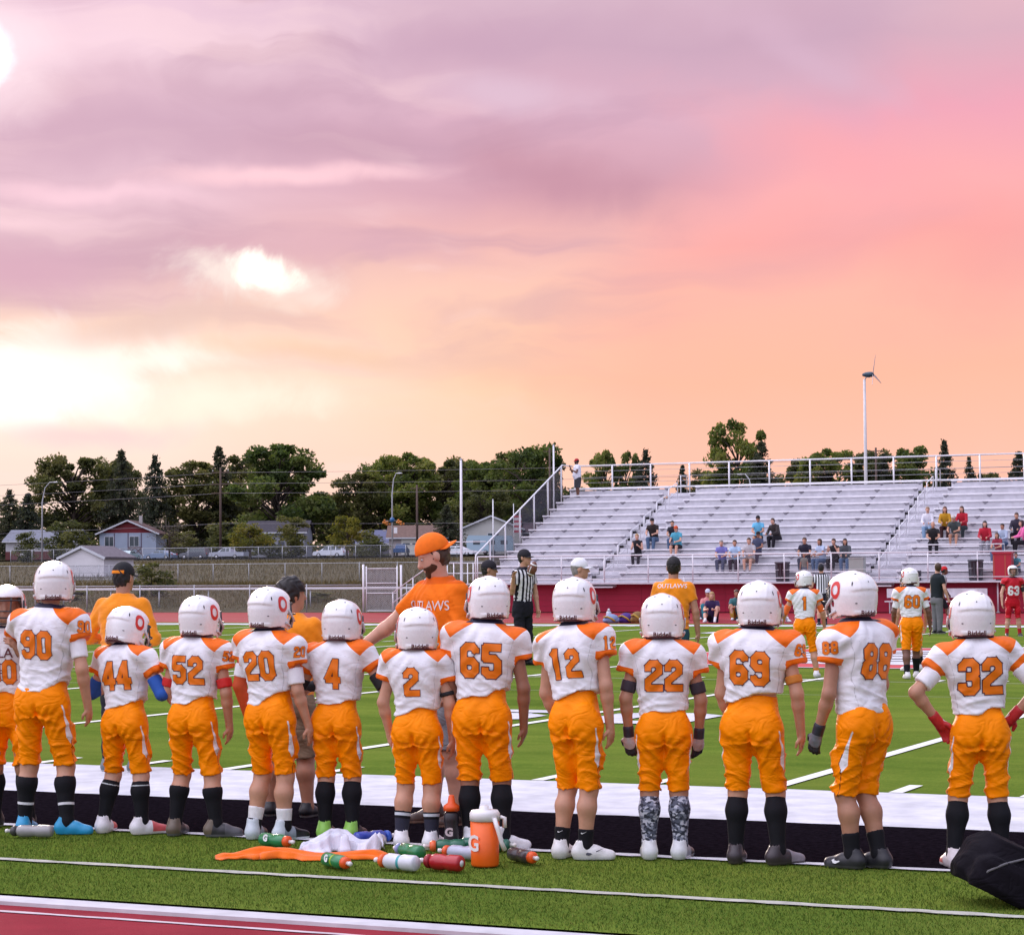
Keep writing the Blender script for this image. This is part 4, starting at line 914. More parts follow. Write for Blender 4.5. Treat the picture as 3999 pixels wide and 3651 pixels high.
for yy in (55.0, 58.6): sheet('lane_line', -90, 60, yy, yy + .06, -.006, mat((.55, .45, .47), .85, var=.2, scale=9))
mk = MB()
def line(x0, y0, x1, y1, w_=.10, z=.004):
    d = Vector((x1 - x0, y1 - y0, 0)).normalized(); n = Vector((-d.y, d.x, 0)) * w_ / 2; a = Vector((x0, y0, z)); b_ = Vector((x1, y1, z)); mk.add([a - n, b_ - n, b_ + n, a + n], [(0, 1, 2, 3)])
for i in range(-14, 12): line(i * 4.572, .02, i * 4.572, 48.78, .115)
for i in range(-70, 55):
    x = i * .9144
    if i % 5 == 0: 
        for yy in (16.26, 32.5): line(x - .3, yy, x + .3, yy, .1, .0045)
        continue
    for y0, y1 in ((.03, .62), (48.15, 48.75), (15.95, 16.55), (32.2, 32.8)): line(x, y0, x, y1, .10)
mk.build('yard_lines', mat((.70, .71, .66), .85, .2, var=.12, scale=6, key='paint3'), None)['kind'] = 'structure'
sheet('thin_field_line', -40, 40, 15.84, 15.90, .003, mat((.35, .40, .25), .9))
sheet('thin_field_line', -40, 40, 12.2, 12.25, .003, mat((.22, .30, .12), .9))
# field numerals (tops away from the near sideline) and mid-field badge
nm = MB()
def numeral(txt, x0, y0, w_, h_, m, z=.006, flip=False):
    n = 90; res = h_ / n; W_ = w_; xs_ = np.arange(0, W_ + res, res); ys_ = np.arange(0, h_ + res, res)
    for i in range(len(xs_) - 1):
        run = None
        for j in range(len(ys_) - 1):
            q = digdist(txt, np.array([(xs_[i] + res / 2) / w_ * .62]), np.array([(ys_[j] + res / 2) / h_]), .115)[0] < 0
            if q and run is None: run = j
            if run is not None and (not q or j == len(ys_) - 2):
                e = j if not q else j + 1; s_ = -1 if flip else 1
                nm.add([(x0 + s_ * xs_[i], y0 + s_ * ys_[run], z), (x0 + s_ * xs_[i + 1], y0 + s_ * ys_[run], z), (x0 + s_ * xs_[i + 1], y0 + s_ * ys_[e], z), (x0 + s_ * xs_[i], y0 + s_ * ys_[e], z)], [(0, 1, 2, 3)], m); run = None
for X5, tx in ((-9.144, '40'), (0, '50'), (9.144, '40'), (-18.288, '30')):
    numeral(tx[0], X5 - 1.55, 6.25, 1.25, 1.85, 0); numeral(tx[1], X5 + .30, 6.25, 1.25, 1.85, 0)
    numeral(tx[0], X5 + 1.55, 42.6, 1.25, 1.85, 0, flip=True); numeral(tx[1], X5 - .30, 42.6, 1.25, 1.85, 0, flip=True)
nm.build('field_numerals', WP)['kind'] = 'structure'
lg = MB(); CX, CY = -.6, 25.3
def ring(r0, r1, z, m, n=64, ky=1.0):
    for i in range(n):
        a, b_ = 2 * math.pi * i / n, 2 * math.pi * (i + 1) / n
        lg.add([(CX + r0 * math.cos(a), CY + ky * r0 * math.sin(a), z), (CX + r1 * math.cos(a), CY + ky * r1 * math.sin(a), z), (CX + r1 * math.cos(b_), CY + ky * r1 * math.sin(b_), z), (CX + r0 * math.cos(b_), CY + ky * r0 * math.sin(b_), z)], [(0, 1, 2, 3)], m)
ring(5.0, 5.15, .008, 1); ring(3.75, 5.0, .008, 0); ring(3.6, 3.75, .0085, 2); ring(0.02, 3.6, .008, 1)
for yy, hw_ in ((-2.2, .12), (-1.1, .18), (.2, .14), (1.5, .2), (2.5, .12)):
    L_ = math.sqrt(3.4 ** 2 - yy ** 2); lg.add([(CX - L_, CY + yy - hw_, .012), (CX + L_, CY + yy - hw_, .012), (CX + L_ * .9, CY + yy + hw_, .012), (CX - L_ * .9, CY + yy + hw_, .012)], [(0, 1, 2, 3)], 2)
lg.build('midfield_badge', [mat((.45, .012, .03), .85, var=.15), WP, mat((.06, .05, .06), .9)])['kind'] = 'structure'
# blades of the near turf strip
rs = np.random.RandomState(11); nb_ = 150000
bx = rs.uniform(-.5, 10.5, nb_); by = rs.uniform(-6.39, -3.96, nb_); on = np.abs(by + 5.325) < .045; bh = rs.uniform(.004, .013, nb_) * np.where(on, .5, 1); ba = rs.uniform(0, np.pi, nb_); bw = rs.uniform(.0012, .0026, nb_); tx_ = rs.randn(nb_) * .007; ty_ = rs.randn(nb_) * .007
V = np.zeros((nb_, 3, 3)); V[:, 0] = np.stack([bx - np.cos(ba) * bw, by - np.sin(ba) * bw, np.full(nb_, -.005)], 1); V[:, 1] = np.stack([bx + np.cos(ba) * bw, by + np.sin(ba) * bw, np.full(nb_, -.005)], 1); V[:, 2] = np.stack([bx + tx_, by + ty_, bh], 1)
gmat = bpy.data.materials.new('surface'); gmat.use_nodes = True; t = NT(gmat.node_tree); b = t.n['Principled BSDF']; at = t.new('ShaderNodeAttribute', attribute_name='tone').outputs['Fac']
oc = t.new('ShaderNodeTexCoord').outputs['Object']
c = t.ramp(at, [(0, (.038, .092, .014)), (.5, (.080, .132, .017)), (.85, (.145, .18, .028)), (1, (.22, .22, .055))]); c = t.mix(.5, c, t.mix(1, c, t.ramp(t.noise(oc, 2.2, 4, .6), [(.3, (.55, .75, .6)), (.7, (1.4, 1.2, 1.2))]), 'MULTIPLY'))
t.set(b.inputs['Base Color'], c); b.inputs['Roughness'].default_value = .7; b.inputs['Specular IOR Level'].default_value = .04
stuff(link('turf_blades', npmesh('turf_blades', V.reshape(-1, 3), np.arange(nb_ * 3).reshape(-1, 3), {'tone': np.repeat(rs.rand(nb_), 3)}, smooth=False), gmat))

# ------------------------------------------------------------------ far side: red wall, bleachers, rails
ALU = mat((.84, .825, .85), .45, .5, 0.0, var=.14, scale=2.5, key='alu'); ALU2 = mat((.62, .605, .645), .5, .5, 0.0, var=.18, scale=3, key='alu2'); STEEL = mat((.74, .74, .76), .4, .5, 0.0, var=.1, scale=4, key='steel'); DK = mat((.05, .05, .055), .6, var=.2); GALV = mat((.42, .43, .45), .5, .5, .3, var=.15, scale=5, key='galv')
def meshmat(dens, col=(.30, .31, .34), key=None):
    m = bpy.data.materials.new('surface'); m.use_nodes = True; t = NT(m.node_tree); b = t.n['Principled BSDF']; b.inputs['Base Color'].default_value = (*col, 1); b.inputs['Roughness'].default_value = .5
    oc = t.new('ShaderNodeTexCoord').outputs['Object']; s_ = t.new('ShaderNodeSeparateXYZ'); t.set(s_.inputs[0], oc); a = t.math('ADD', t.math('ADD', s_.outputs[0], s_.outputs[1]), s_.outputs[2]); c = t.math('SUBTRACT', t.math('ADD', s_.outputs[0], s_.outputs[1]), s_.outputs[2])
    w1 = t.math('LESS_THAN', t.math('FRACT', t.math('MULTIPLY', a, 12)), dens); w2 = t.math('LESS_THAN', t.math('FRACT', t.math('MULTIPLY', c, 12)), dens)
    t.set(b.inputs['Alpha'], t.math('MAXIMUM', w1, w2)); return m
CHAIN = meshmat(.055); CHAIND = meshmat(.30, (.05, .05, .07))
rw = thing('red_wall', 'long dark red panelled wall below the bleachers along the far track', 'wall', (-17, 72.65, 0))
for j in range(5):
    for i in range(8):
        m = MB(); w_ = 3.72; m.box((-15 + i * w_ + .004, -.03 - .004 * (j % 2), .02 + j * .25 + .006), (-15 + (i + 1) * w_ - .004, .05, .02 + (j + 1) * .25))
        m.build('panel', mat((.30, .009, .036), .6, .3, var=.12, scale=1.2, key='redwall'), rw)
m = MB(); m.box((-15, -.06, 1.275), (14.8, .08, 1.33)); m.build('cap_rail', ALU2, rw)
m = MB(); m.box((-15.05, .052, 0), (14.85, .10, 1.27)); m.build('backing', DK, rw)
bl = thing('bleachers', 'large silver aluminium bleachers rising behind the dark red wall', 'bleachers', (0, 0, 0))
NR = 13; SECS = [(-32.0, -26.95), (-25.65, -14.95), (-13.65, -2.0)]; AIS = [(-26.95, -25.65), (-14.95, -13.65)]
sy_ = lambda k: 72.95 + .80 * k
sz_ = lambda k: 1.70 + .333 * k
MS = {}
def bx(key, lo, hi):
    if key not in MS: m = MB(); m.box(lo, hi); MS[key] = m.mesh(key[0] if isinstance(key, tuple) else key)
    return MS[key]
for k in range(NR):
    for q, (x0, x1) in enumerate(SECS):
        L_ = x1 - x0
        if k < NR - 1 or True:
            link('seat_plank', bx(('seat_plank', q), (0, -.125, -.055), (L_, .125, 0)), ALU, bl, (x0, sy_(k), sz_(k)))
        link('foot_plank', bx(('foot_plank', q), (0, -.30, -.045), (L_, -.012, 0)), ALU2, bl, (x0, sy_(k) - .15, sz_(k) - .43)); link('foot_plank', bx(('foot_plank', q), (0, -.30, -.045), (L_, -.012, 0)), ALU2, bl, (x0, sy_(k) - .45, sz_(k) - .43))
        link('riser_board', bx(('riser_board', q), (0, 0, 0), (L_, .03, .30)), ALU2, bl, (x0, sy_(k) - .03, sz_(k) - .405))
    for (x0, x1) in AIS:
        link('riser_board', bx(('riser_board', 'a'), (0.03, 0, 0), (1.27, .03, .13)), ALU2, bl, (x0, sy_(k) - .40 + .40, sz_(k) - .43)); link('riser_board', bx(('riser_board', 'a'), (0.03, 0, 0), (1.27, .03, .13)), ALU2, bl, (x0, sy_(k) - .37, sz_(k) - .58))
        link('aisle_step', bx('aisle_step', (0.03, -.40, -.05), (1.27, .0, 0)), ALU2, bl, (x0, sy_(k) - .02, sz_(k) - .43)); link('aisle_step', bx('aisle_step', (0.03, -.40, -.05), (1.27, .0, 0)), ALU2, bl, (x0, sy_(k) - .38, sz_(k) - .43 - .167))
for mm in MS.values():
    pass
def matall(o, m):
    for ch in o.children:
        if not ch.data.materials: ch.data.materials.append(m)
brm = MB(); brm.prism([(-.022, -.02), (.022, -.02), (.022, .02), (-.022, .02)], -.33, -.056); brm.add([(-.11, -.11, -.057), (.11, -.11, -.057), (.11, .1, -.057), (-.11, .1, -.057), (-.03, -.06, -.17), (.03, -.06, -.17), (.03, .06, -.17), (-.03, .06, -.17)], [(3, 2, 1, 0), (4, 5, 6, 7), (0, 1, 5, 4), (1, 2, 6, 5), (2, 3, 7, 6), (3, 0, 4, 7)]); brm = brm.mesh('seat_bracket'); brm.materials.append(mat((.26, .25, .28), .6, var=.2))
for k in range(NR):
    for (x0, x1) in SECS:
        n_ = max(2, round((x1 - x0) / 1.83)); 
        for i in range(n_ + 1): link('seat_bracket', brm, (), bl, (x0 + .12 + (x1 - x0 - .24) * i / n_, sy_(k), sz_(k)))
for x in np.arange(-31.6, -2, 3.6):     # raking frames under the planks
    m = MB(); m.bar((x, sy_(0) - .2, sz_(0) - .56), (x, sy_(NR - 1) + .4, sz_(NR - 1) - .40), .10, .14); m.build('raker', DK, bl)
    for k in (3, 6, 9, 12): m = MB(); m.bar((x, sy_(k), 0), (x, sy_(k), sz_(k) - .55), .1); m.build('strut', DK, bl)
m = MB(); m.add([(-31.9, 83.0, .2), (-2, 83.0, .2), (-2, 83.0, 5.2), (-31.9, 83.0, 5.2)], [(0, 1, 2, 3)]); m.build('rear_screen', mat((.10, .095, .11), .9), bl)
m = MB(); m.box((-32, 72.15, 1.20), (-2, 72.72, 1.262)); m.build('front_walkway', ALU2, bl)
# front rail
def rail(name, pts_list, r, mt, parent, n=6):
    m = MB()
    for pts in pts_list: m.tube(pts, r, n)
    return m.build(name, mt, parent)
rail('front_rail', [[(-32, 72.2, 2.42), (-2, 72.2, 2.42)]], .03, STEEL, bl); rail('front_rail', [[(-32, 72.2, 1.42), (-2, 72.2, 1.42)]], .022, STEEL, bl); rail('front_rail', [[(-32, 72.2, 1.75), (-2, 72.2, 1.75)]], .008, STEEL, bl)
for x in np.arange(-32, -2, 1.98): rail('rail_post', [[(x, 72.2, 1.27), (x, 72.2, 2.42)]], .028, STEEL, bl)
m = MB(); m.add([(-32, 72.2, 1.42), (-2, 72.2, 1.42), (-2, 72.2, 2.42), (-32, 72.2, 2.42)], [(0, 1, 2, 3)]); m.build('mesh_infill', meshmat(.04), bl)
# back rail
yb = sy_(NR - 1) + .55; zb = sz_(NR - 1)
rail('back_rail', [[(-32, yb, zb + 1.12), (-2, yb, zb + 1.12)]], .034, STEEL, bl); rail('back_rail', [[(-32, yb, zb + .02), (-2, yb, zb + .02)]], .05, STEEL, bl)
for zz in (.3, .55, .85): rail('back_rail', [[(-32, yb, zb + zz), (-2, yb, zb + zz)]], .010, GALV, bl)
for x in np.arange(-32, -2, 1.95): rail('rail_post', [[(x, yb, zb - .6), (x, yb, zb + 1.12)]], .04, STEEL, bl)
# left end guard: sloping rail, posts, chain-link infill
xe = -32.12; A0 = (xe, 72.3, 2.5); A1 = (xe, 81.9, zb + 1.12)
rail('end_rail', [[(xe, 72.25, 1.2), (xe, 72.25, 2.35), A0, A1, (xe, yb, zb + 1.12)]], .034, STEEL, bl)
for k in (1, 3, 5, 7, 9, 11): zt_ = 2.5 + (A1[2] - 2.5) * (sy_(k) - 72.3) / 9.6; rail('rail_post', [[(xe, sy_(k), sz_(k) - .6), (xe, sy_(k), zt_)]], .045, STEEL, bl)
m = MB(); m.add([(xe, 73.6, sz_(0) - .3), (xe, 82, zb - .5), A1, (xe, 73.6, 2.5 + (A1[2] - 2.5) * 1.3 / 9.6)], [(0, 1, 2, 3)]); m.build('mesh_infill', CHAIND, bl)
# aisle handrails (loops)
for (x0, x1) in AIS:
    xm = (x0 + x1) / 2
    for k in range(0, NR, 2):
        a, b_ = (xm, sy_(k) - .25, sz_(k) - .43), (xm, sy_(k + 1) + .1 if k + 1 < NR else sy_(k) + .6, sz_(min(k + 1, NR - 1)) - .43)
        ta, tb = (a[0], a[1], a[2] + .92), (b_[0], b_[1], b_[2] + .92)
        rail('handrail', [[a, ta, tb, b_]], .022, STEEL, bl); ma = [(a[0], a[1], a[2] + .5), (b_[0], b_[1], b_[2] + .5)]; rail('handrail', [ma], .016, STEEL, bl)
for x0, x1 in ((-25.0, -20.5), (-17.9, -14.95), (-13.3, -9.4)):
    rail('row_rail', [[(x0, 72.55 + .8, 2.05), (x0, 73.35, 2.72), (x1, 73.35, 2.72), (x1, 73.35, 2.05)]], .02, STEEL, bl) if x0 > -14 else None
# stairs and landing at the left end
st_ = thing('bleacher_stairs', 'white steel stairs and landing rails at the left end of the bleachers', 'stairs', (-32.2, 72.4, 0))
m = MB(); m.box((-2.0, -.1, 1.20), (-.06, 1.3, 1.26)); m.build('landing', ALU2, st_)
for i in range(6): m = MB(); m.box((-2.0 - .32 * (i + 1), -.1, 1.02 - i * .19), (-2.0 - .32 * i - .02, 1.3, 1.06 - i * .19)); m.build('tread', ALU2, st_)
for y in (-.1, 1.3):
    for z in (.45, .9): rail('stair_rail', [[(-4.0, y, z - .02), (-2.0, y, 1.26 + z), (0 if y > 0 else -.8, y, 1.26 + z)]], .024, STEEL, st_)
    for x, z in ((-4.0, 0), (-3.0, .62), (-2.0, 1.26), (-1.0, 1.26), (-.06, 1.26)): rail('rail_post', [[(x, y, max(0, z - 1.2)), (x, y, z + .9)]], .026, STEEL, st_)
rail('landing_rail', [[(-2.0, 1.3, 1.26), (-2.0, 1.3, 3.1), (-.1, 1.3, 3.1)]], .024, STEEL, st_); rail('landing_rail', [[(-2.0, 1.3, 2.66), (-.1, 1.3, 2.66)]], .02, STEEL, st_)
for mm, mt in (('seat_plank', ALU), ('foot_plank', ALU2), ('riser_board', ALU2), ('aisle_step', ALU2)):
    for q in (0, 1, 2, 'a'):
        for key in ((mm, q), mm):
            if key in MS and not MS[key].materials: MS[key].materials.append(mt)
# poles round the stand
def pole(label, x, y, z0, z1, r=.06, mt=STEEL, name='pole', n=8, cat='pole', taper=.7):
    t_ = thing(name, label, cat, (x, y, z0)); m = MB(); m.tube([(0, 0, 0), (0, 0, (z1 - z0) * .5), (0, 0, z1 - z0)], [r, r * (1 + taper) / 2, r * taper], n); m.build('shaft', mt, t_)
    m = MB(); m.lathe([(0.001, .03), (r * 2.2, .03), (r * 2.2, 0), (.001, 0)][::-1], 10); m.build('base_plate', GALV, t_); m = MB(); m.ball((0, 0, z1 - z0), r * taper * 1.15, 8, 5); m.build('top_cap', GALV, t_); return t_
WPOLE = mat((.74, .74, .76), .4, var=.08)
pole('tall slim white pole standing left of the bleacher stairs', -33.5, 73.7, .04, 6.75, .075, WPOLE)
pole('slim white pole rising from the upper left corner of the bleachers', -32.35, 81.4, .85, 7.75, .06, WPOLE)
pole('thin grey pole in the grass between the stairs and the white gabled house', -44.2, 100, 1.0, 5.95, .05, STEEL)
fp = pole('small flag pole with a striped flag beyond the left end of the bleachers', -88.4, 200, 3.04, 9.3, .06, STEEL, 'flag_pole')
m = MB()
for i in range(7): m.box((.05, -.01, 3.2 + i * .26), (.9, .01, 3.2 + (i + 1) * .26), i % 2)
m.build('flag', [mat((.45, .06, .08), .8), mat((.7, .7, .72), .8)], fp)
# wind turbine behind the stand
wt = thing('wind_turbine', 'small wind turbine with dark pod on a tall white pole behind the bleachers', 'wind turbine', (-19.6, 90, .95))
m = MB(); m.tube([(0, 0, 0), (0, 0, 5), (0, 0, 10.05)], [.10, .085, .065], 10); m.build('tower', mat((.62, .60, .60), .45, var=.15, scale=1.5), wt)
m = MB(); m.lathe([(.001, -.30), (.06, -.27), (.12, -.12), (.135, .05), (.125, .2), (.07, .28), (.001, .30)], 14, M=Matrix.Translation((.18, 0, 10.27)) @ Matrix.Rotation(R(90), 4, 'Y')); m.build('nacelle', mat((.02, .055, .085), .35, var=.2), wt)
m = MB(); m.tube([(0, 0, 10.0), (.1, 0, 10.16), (.26, 0, 10.14)], .03, 6); m.build('yaw_mount', mat((.5, .5, .52), .5), wt)
for i in range(3):
    a = R(97 + 120 * i); d = Vector((.18, math.cos(a), math.sin(a))).normalized(); p0 = Vector((.42, 0, 10.27)); n_ = Vector((0, -math.sin(a), math.cos(a)))
    m = MB(); m.add([p0 + n_ * .05, p0 + d * .3 + n_ * .075, p0 + d * .95 + n_ * .015, p0 + d * .95 - n_ * .015, p0 + d * .3 - n_ * .03, p0 - n_ * .05] + [q + Vector((.014, 0, 0)) for q in (p0 + n_ * .05, p0 + d * .3 + n_ * .075, p0 + d * .95 + n_ * .015, p0 + d * .95 - n_ * .015, p0 + d * .3 - n_ * .03, p0 - n_ * .05)], [(0, 1, 2, 3, 4, 5), (11, 10, 9, 8, 7, 6)] + [(i_, 6 + i_, 6 + (i_ + 1) % 6, (i_ + 1) % 6) for i_ in range(6)]); m.build('blade', mat((.62, .55, .55), .4), wt)

# ------------------------------------------------------------------ fences
def fence(name, label, x0, x1, y, h_, step, parent=None, rails=(1.0,), dens=None, zf=None, pr=.03, infill=True, mt=GALV):
    t_ = thing(name, label, 'fence', ((x0 + x1) / 2, y, 0)); c = (x0 + x1) / 2; n_ = int((x1 - x0) / step) + 1; z = terr(y) if zf is None else zf
    pm = MB(); pm.tube([(0, 0, -.1), (0, 0, h_ + .05)], pr, 6); pm = pm.mesh('post'); pm.materials.append(mt)
    for i in range(n_): link('post', pm, (), t_, (x0 + i * step - c, 0, z))
    for f in rails: rail('rail', [[(x0 - c, 0, z + h_ * f), (x1 - c, 0, z + h_ * f)]], pr * .8, mt, t_)
    if infill: m = MB(); m.add([(x0 - c, .01, z), (x1 - c, .01, z), (x1 - c, .01, z + h_), (x0 - c, .01, z + h_)], [(0, 1, 2, 3)]); m.build('chain_link', dens or CHAIN, t_)
    return t_
fence('chain_link_fence', 'low chain link fence along the far edge of the track, left of the gate', -68, -38.2, 73.05, 1.22, 3.0, zf=0)
fence('chain_link_fence', 'short low chain link fence between the gate and the bleacher stairs', -35.9, -34.4, 73.05, 1.22, 1.5, zf=0)
fence('chain_link_fence', 'middle chain link fence across the brown grass slope', -103, -46, 125, 1.42, 3.05)
fence('chain_link_fence', 'upper chain link fence in front of the parked cars by the road', -181, -112, 236, 1.75, 3.6, pr=.05)
fence('chain_link_fence', 'grey yard fence around the white shed on the left', -103.5, -94, 138, 1.2, 1.9, dens=meshmat(.14, (.36, .36, .42)), rails=(1.0, .5, .03))
gt = thing('gate', 'tall galvanized pedestrian gate in the low fence by the track', 'gate', (-37.1, 73.0, 0))
for x, z in ((-.95, 2.14), (-.8, 2.05), (.75, 2.05), (.95, 2.1)): rail('gate_post', [[(x, 0, 0), (x, 0, z)]], .055 if abs(x) > .9 else .035, STEEL, gt)
for z in (1.95, 1.3, 1.1, .85, .06): rail('cross_rail', [[(-.8, 0, z), (.75, 0, z)]], .022, STEEL, gt)
m = MB(); m.add([(-.8, .01, .06), (.75, .01, .06), (.75, .01, 1.95), (-.8, .01, 1.95)], [(0, 1, 2, 3)]); m.build('chain_link', meshmat(.2, (.36, .37, .42)), gt)
gr = thing('guard_rail', 'long white pipe rail on short posts behind the low fence', 'railing', (-48, 76, 0))
m = MB(); m.box((-11.5, -.06, 1.02), (14.2, .06, 1.12)); m.build('pipe', mat((.72, .70, .72), .45, var=.1), gr)
for x in np.arange(-11.3, 14, 2.8): m = MB(); m.tube([(x, .03, .1), (x, .03, 1.02)], .035, 6); m.build('post', GALV, gr)
# ------------------------------------------------------------------ neighbourhood: houses
GLASSW = mat((.05, .07, .08), .12, .6, var=.2, scale=2, key='pane'); TRIMW = mat((.60, .62, .66), .6, var=.08)
def house(label, X, Y, Z, W_, D, Hh, RH, wall, roof, gable=True, rz=0.0, wins=(), doors=(), over=.45, trim=TRIMW, gcol=None, chim=None, brick=None, garage=None, name='house'):
    """front faces -y. gable=True: gable end faces the front"""
    t_ = thing(name, label, name if name != 'house' else 'house', (X, Y, Z), rz); wm = mat(wall, .85, .2, var=.10, scale=.8); rm = mat(roof, .9, .2, var=.3, scale=3.0, bump=.5, bscale=6)
    m = MB(); h2 = W_ / 2
    if brick: m.box((-h2, 0, 0), (h2, D, Hh * brick[0]), 1); m.box((-h2 + .03, .03, Hh * brick[0]), (h2 - .03, D - .03, Hh), 0)
    else: m.box((-h2, 0, -1.0), (h2, D, Hh), 0)
    m.build('wall', [wm, mat(brick[1], .9, var=.3, scale=6)] if brick else wm, t_)
    if gable:
        m = MB(); m.add([(-h2, .0, Hh), (h2, .0, Hh), (0, .0, Hh + RH)], [(0, 1, 2)]); m.build('gable', mat(gcol or wall, .85, var=.1), t_); m = MB(); m.add([(-h2, D, Hh), (h2, D, Hh), (0, D, Hh + RH)], [(2, 1, 0)]); m.build('gable', mat(gcol or wall, .85, var=.1), t_)
        for s_ in (-1, 1):
            m = MB(); a = Vector((s_ * (h2 + over), -over, Hh - over * RH / h2)); b_ = Vector((0, -over, Hh + RH)); n_ = Vector((0, 0, .16)); e = Vector((0, D + 2 * over, 0))
            m.add([a, b_, b_ + e, a + e, a + n_, b_ + n_, b_ + e + n_, a + e + n_], [(0, 1, 2, 3), (7, 6, 5, 4), (0, 4, 5, 1), (1, 5, 6, 2), (2, 6, 7, 3), (3, 7, 4, 0)]); rf = m.build('roof', rm, t_)
            m = MB(); m.bar(a + Vector((0, -.03, .02)), b_ + Vector((0, -.03, .02)), .05, .22); m.build('barge_board', trim, rf)
    else:
        for s_ in (0, 1):
            y0 = -over if s_ == 0 else D + over; m = MB(); a = Vector((-h2 - over, y0, Hh - over * RH / (D / 2))); b_ = Vector((h2 + over, y0, a.z)); c_ = Vector((h2 + over, D / 2, Hh + RH)); d_ = Vector((-h2 - over, D / 2, Hh + RH)); n_ = Vector((0, 0, .16))
            m.add([a, b_, c_, d_, a + n_, b_ + n_, c_ + n_, d_ + n_], [(0, 1, 2, 3), (7, 6, 5, 4), (0, 4, 5, 1), (1, 5, 6, 2), (2, 6, 7, 3), (3, 7, 4, 0)]); rf = m.build('roof', rm, t_)
            if s_ == 0: m = MB(); m.bar(a + Vector((0, -.04, .03)), b_ + Vector((0, -.04, .03)), .08, .2); m.build('gutter', trim, rf)
        m = MB(); m.add([(-h2, 0, Hh), (-h2, D, Hh), (-h2, D / 2, Hh + RH)], [(2, 1, 0)]); m.build('gable', wm, t_); m = MB(); m.add([(h2, 0, Hh), (h2, D, Hh), (h2, D / 2, Hh + RH)], [(0, 1, 2)]); m.build('gable', wm, t_)
    for (x, z, w_, h_) in wins:
        m = MB(); f = .08
        for lo, hi in (((x - w_ / 2 - f, -.07, z - f), (x - w_ / 2, .02, z + h_ + f)), ((x + w_ / 2, -.07, z - f), (x + w_ / 2 + f, .02, z + h_ + f)), ((x - w_ / 2, -.07, z - f), (x + w_ / 2, .02, z)), ((x - w_ / 2, -.07, z + h_), (x + w_ / 2, .02, z + h_ + f)), ((x - .03, -.06, z), (x + .03, .0, z + h_))): m.box(lo, hi)
        wn = m.build('window', trim, t_); m = MB(); m.box((x - w_ / 2, -.03, z), (x + w_ / 2, -.008, z + h_)); m.build('pane', GLASSW, wn)
    for (x, w_, h_, col) in doors:
        m = MB(); m.box((x - w_ / 2, -.06, .02), (x + w_ / 2, .02, h_)); d_ = m.build('door', mat(col, .6), t_); m = MB(); m.ball((x + w_ * .35, -.09, h_ * .45), .05, 6, 4); m.build('handle', GALV, d_)
    if garage:
        x, w_, h_, col = garage; g_ = None
        for r in range(4):
            m = MB(); m.box((x - w_ / 2, -.08 + .01 * (r % 2), .05 + r * h_ / 4 + .02), (x + w_ / 2, .02, .05 + (r + 1) * h_ / 4)); m.build('garage_panel', mat(col, .6, var=.06), t_)
        for i in range(3): m = MB(); m.box((x - w_ / 2 + .25 + i * w_ / 3, -.10, h_ * .62), (x - w_ / 2 + w_ / 3 - .15 + i * w_ / 3, -.07, h_ * .72)); m.build('garage_window', GLASSW, t_)
    if chim: m = MB(); m.box((chim[0] - .25, D * .45, Hh), (chim[0] + .25, D * .45 + .5, Hh + RH + chim[1])); m.build('chimney', mat((.45, .42, .40), .8, var=.2), t_)
    return t_
house('pale house with blue grey roof and brick base at the far left', -206.5, 277, 4.7, 11, 9, 3.1, 1.7, (.50, .50, .52), (.20, .21, .25), gable=False, wins=((3.4, .4, 2.0, 1.0), (.5, 1.9, 1.4, 1.0)), doors=((-2.6, 1.0, 2.1, (.6, .6, .62)),), brick=(.45, (.14, .045, .045)), rz=R(20))
bh_ = house('light blue house with dark red gable and crossed timber panels', -189, 276, 5.4, 8.8, 10, 3.4, 1.9, (.36, .42, .52), (.09, .045, .045), rz=R(24), gcol=(.19, .022, .03), wins=((-2.9, 1.3, 1.3, 1.5), (1.0, 1.3, 1.4, 1.5)), chim=(1.2, .9), over=.6)
for x0 in (-3.9, .1):
    for i in range(2): m = MB(); x = x0 + i * 1.05; m.bar((x, -.08, .1), (x + 1.0, -.08, 1.1), .10); m.bar((x + 1.0, -.09, .1), (x, -.09, 1.1), .10); m.bar((x, -.07, 1.12), (x + 1.05, -.07, 1.12), .1); m.build('timber_cross', mat((.13, .05, .06), .8), bh_)
for x in (-2.1, .05, 2.1): m = MB(); m.box((x - .07, -.05, 0), (x + .07, .02, 3.35)); m.build('timber_post', mat((.12, .08, .12), .8), bh_)
house('grey house with dark roof and white door behind the big green tree', -166, 282, 5.0, 9, 9, 3.7, 1.7, (.34, .35, .40), (.055, .05, .06), gable=False, wins=((-2.6, .8, 1.8, 1.4), (3.4, 1.1, 1.0, 1.2)), doors=((.9, 1.0, 2.2, (.1, .11, .14)), (2.2, .5, 2.6, (.62, .62, .64))), rz=R(22))
house('low house with slate blue roof right of the young tree', -150, 287, 5.0, 9, 9, 1.9, 1.9, (.16, .16, .19), (.13, .14, .22), gable=False, wins=((2, .7, 1.2, .8),), rz=R(24), chim=(0, .2))
house('brown roofed garage with white panelled door and lit windows', -141.5, 282, 4.9, 8.5, 8, 2.7, 1.7, (.40, .36, .36), (.17, .11, .09), gable=False, garage=(-.3, 4.2, 2.5, (.66, .66, .60)), rz=R(24))
house('cream white house with gable and one dark window beside the bleachers', -134, 292, 5.0, 9.2, 11, 3.9, 1.9, (.56, .56, .52), (.28, .24, .24), gable=True, rz=R(22), wins=((.3, 1.9, 1.6, 1.3),), over=.5)
house('brown walled house with shallow roof half hidden behind the bleachers', -127, 300, 5.0, 9, 8, 3.4, 1.4, (.16, .13, .13), (.13, .09, .10), gable=False, rz=R(22))
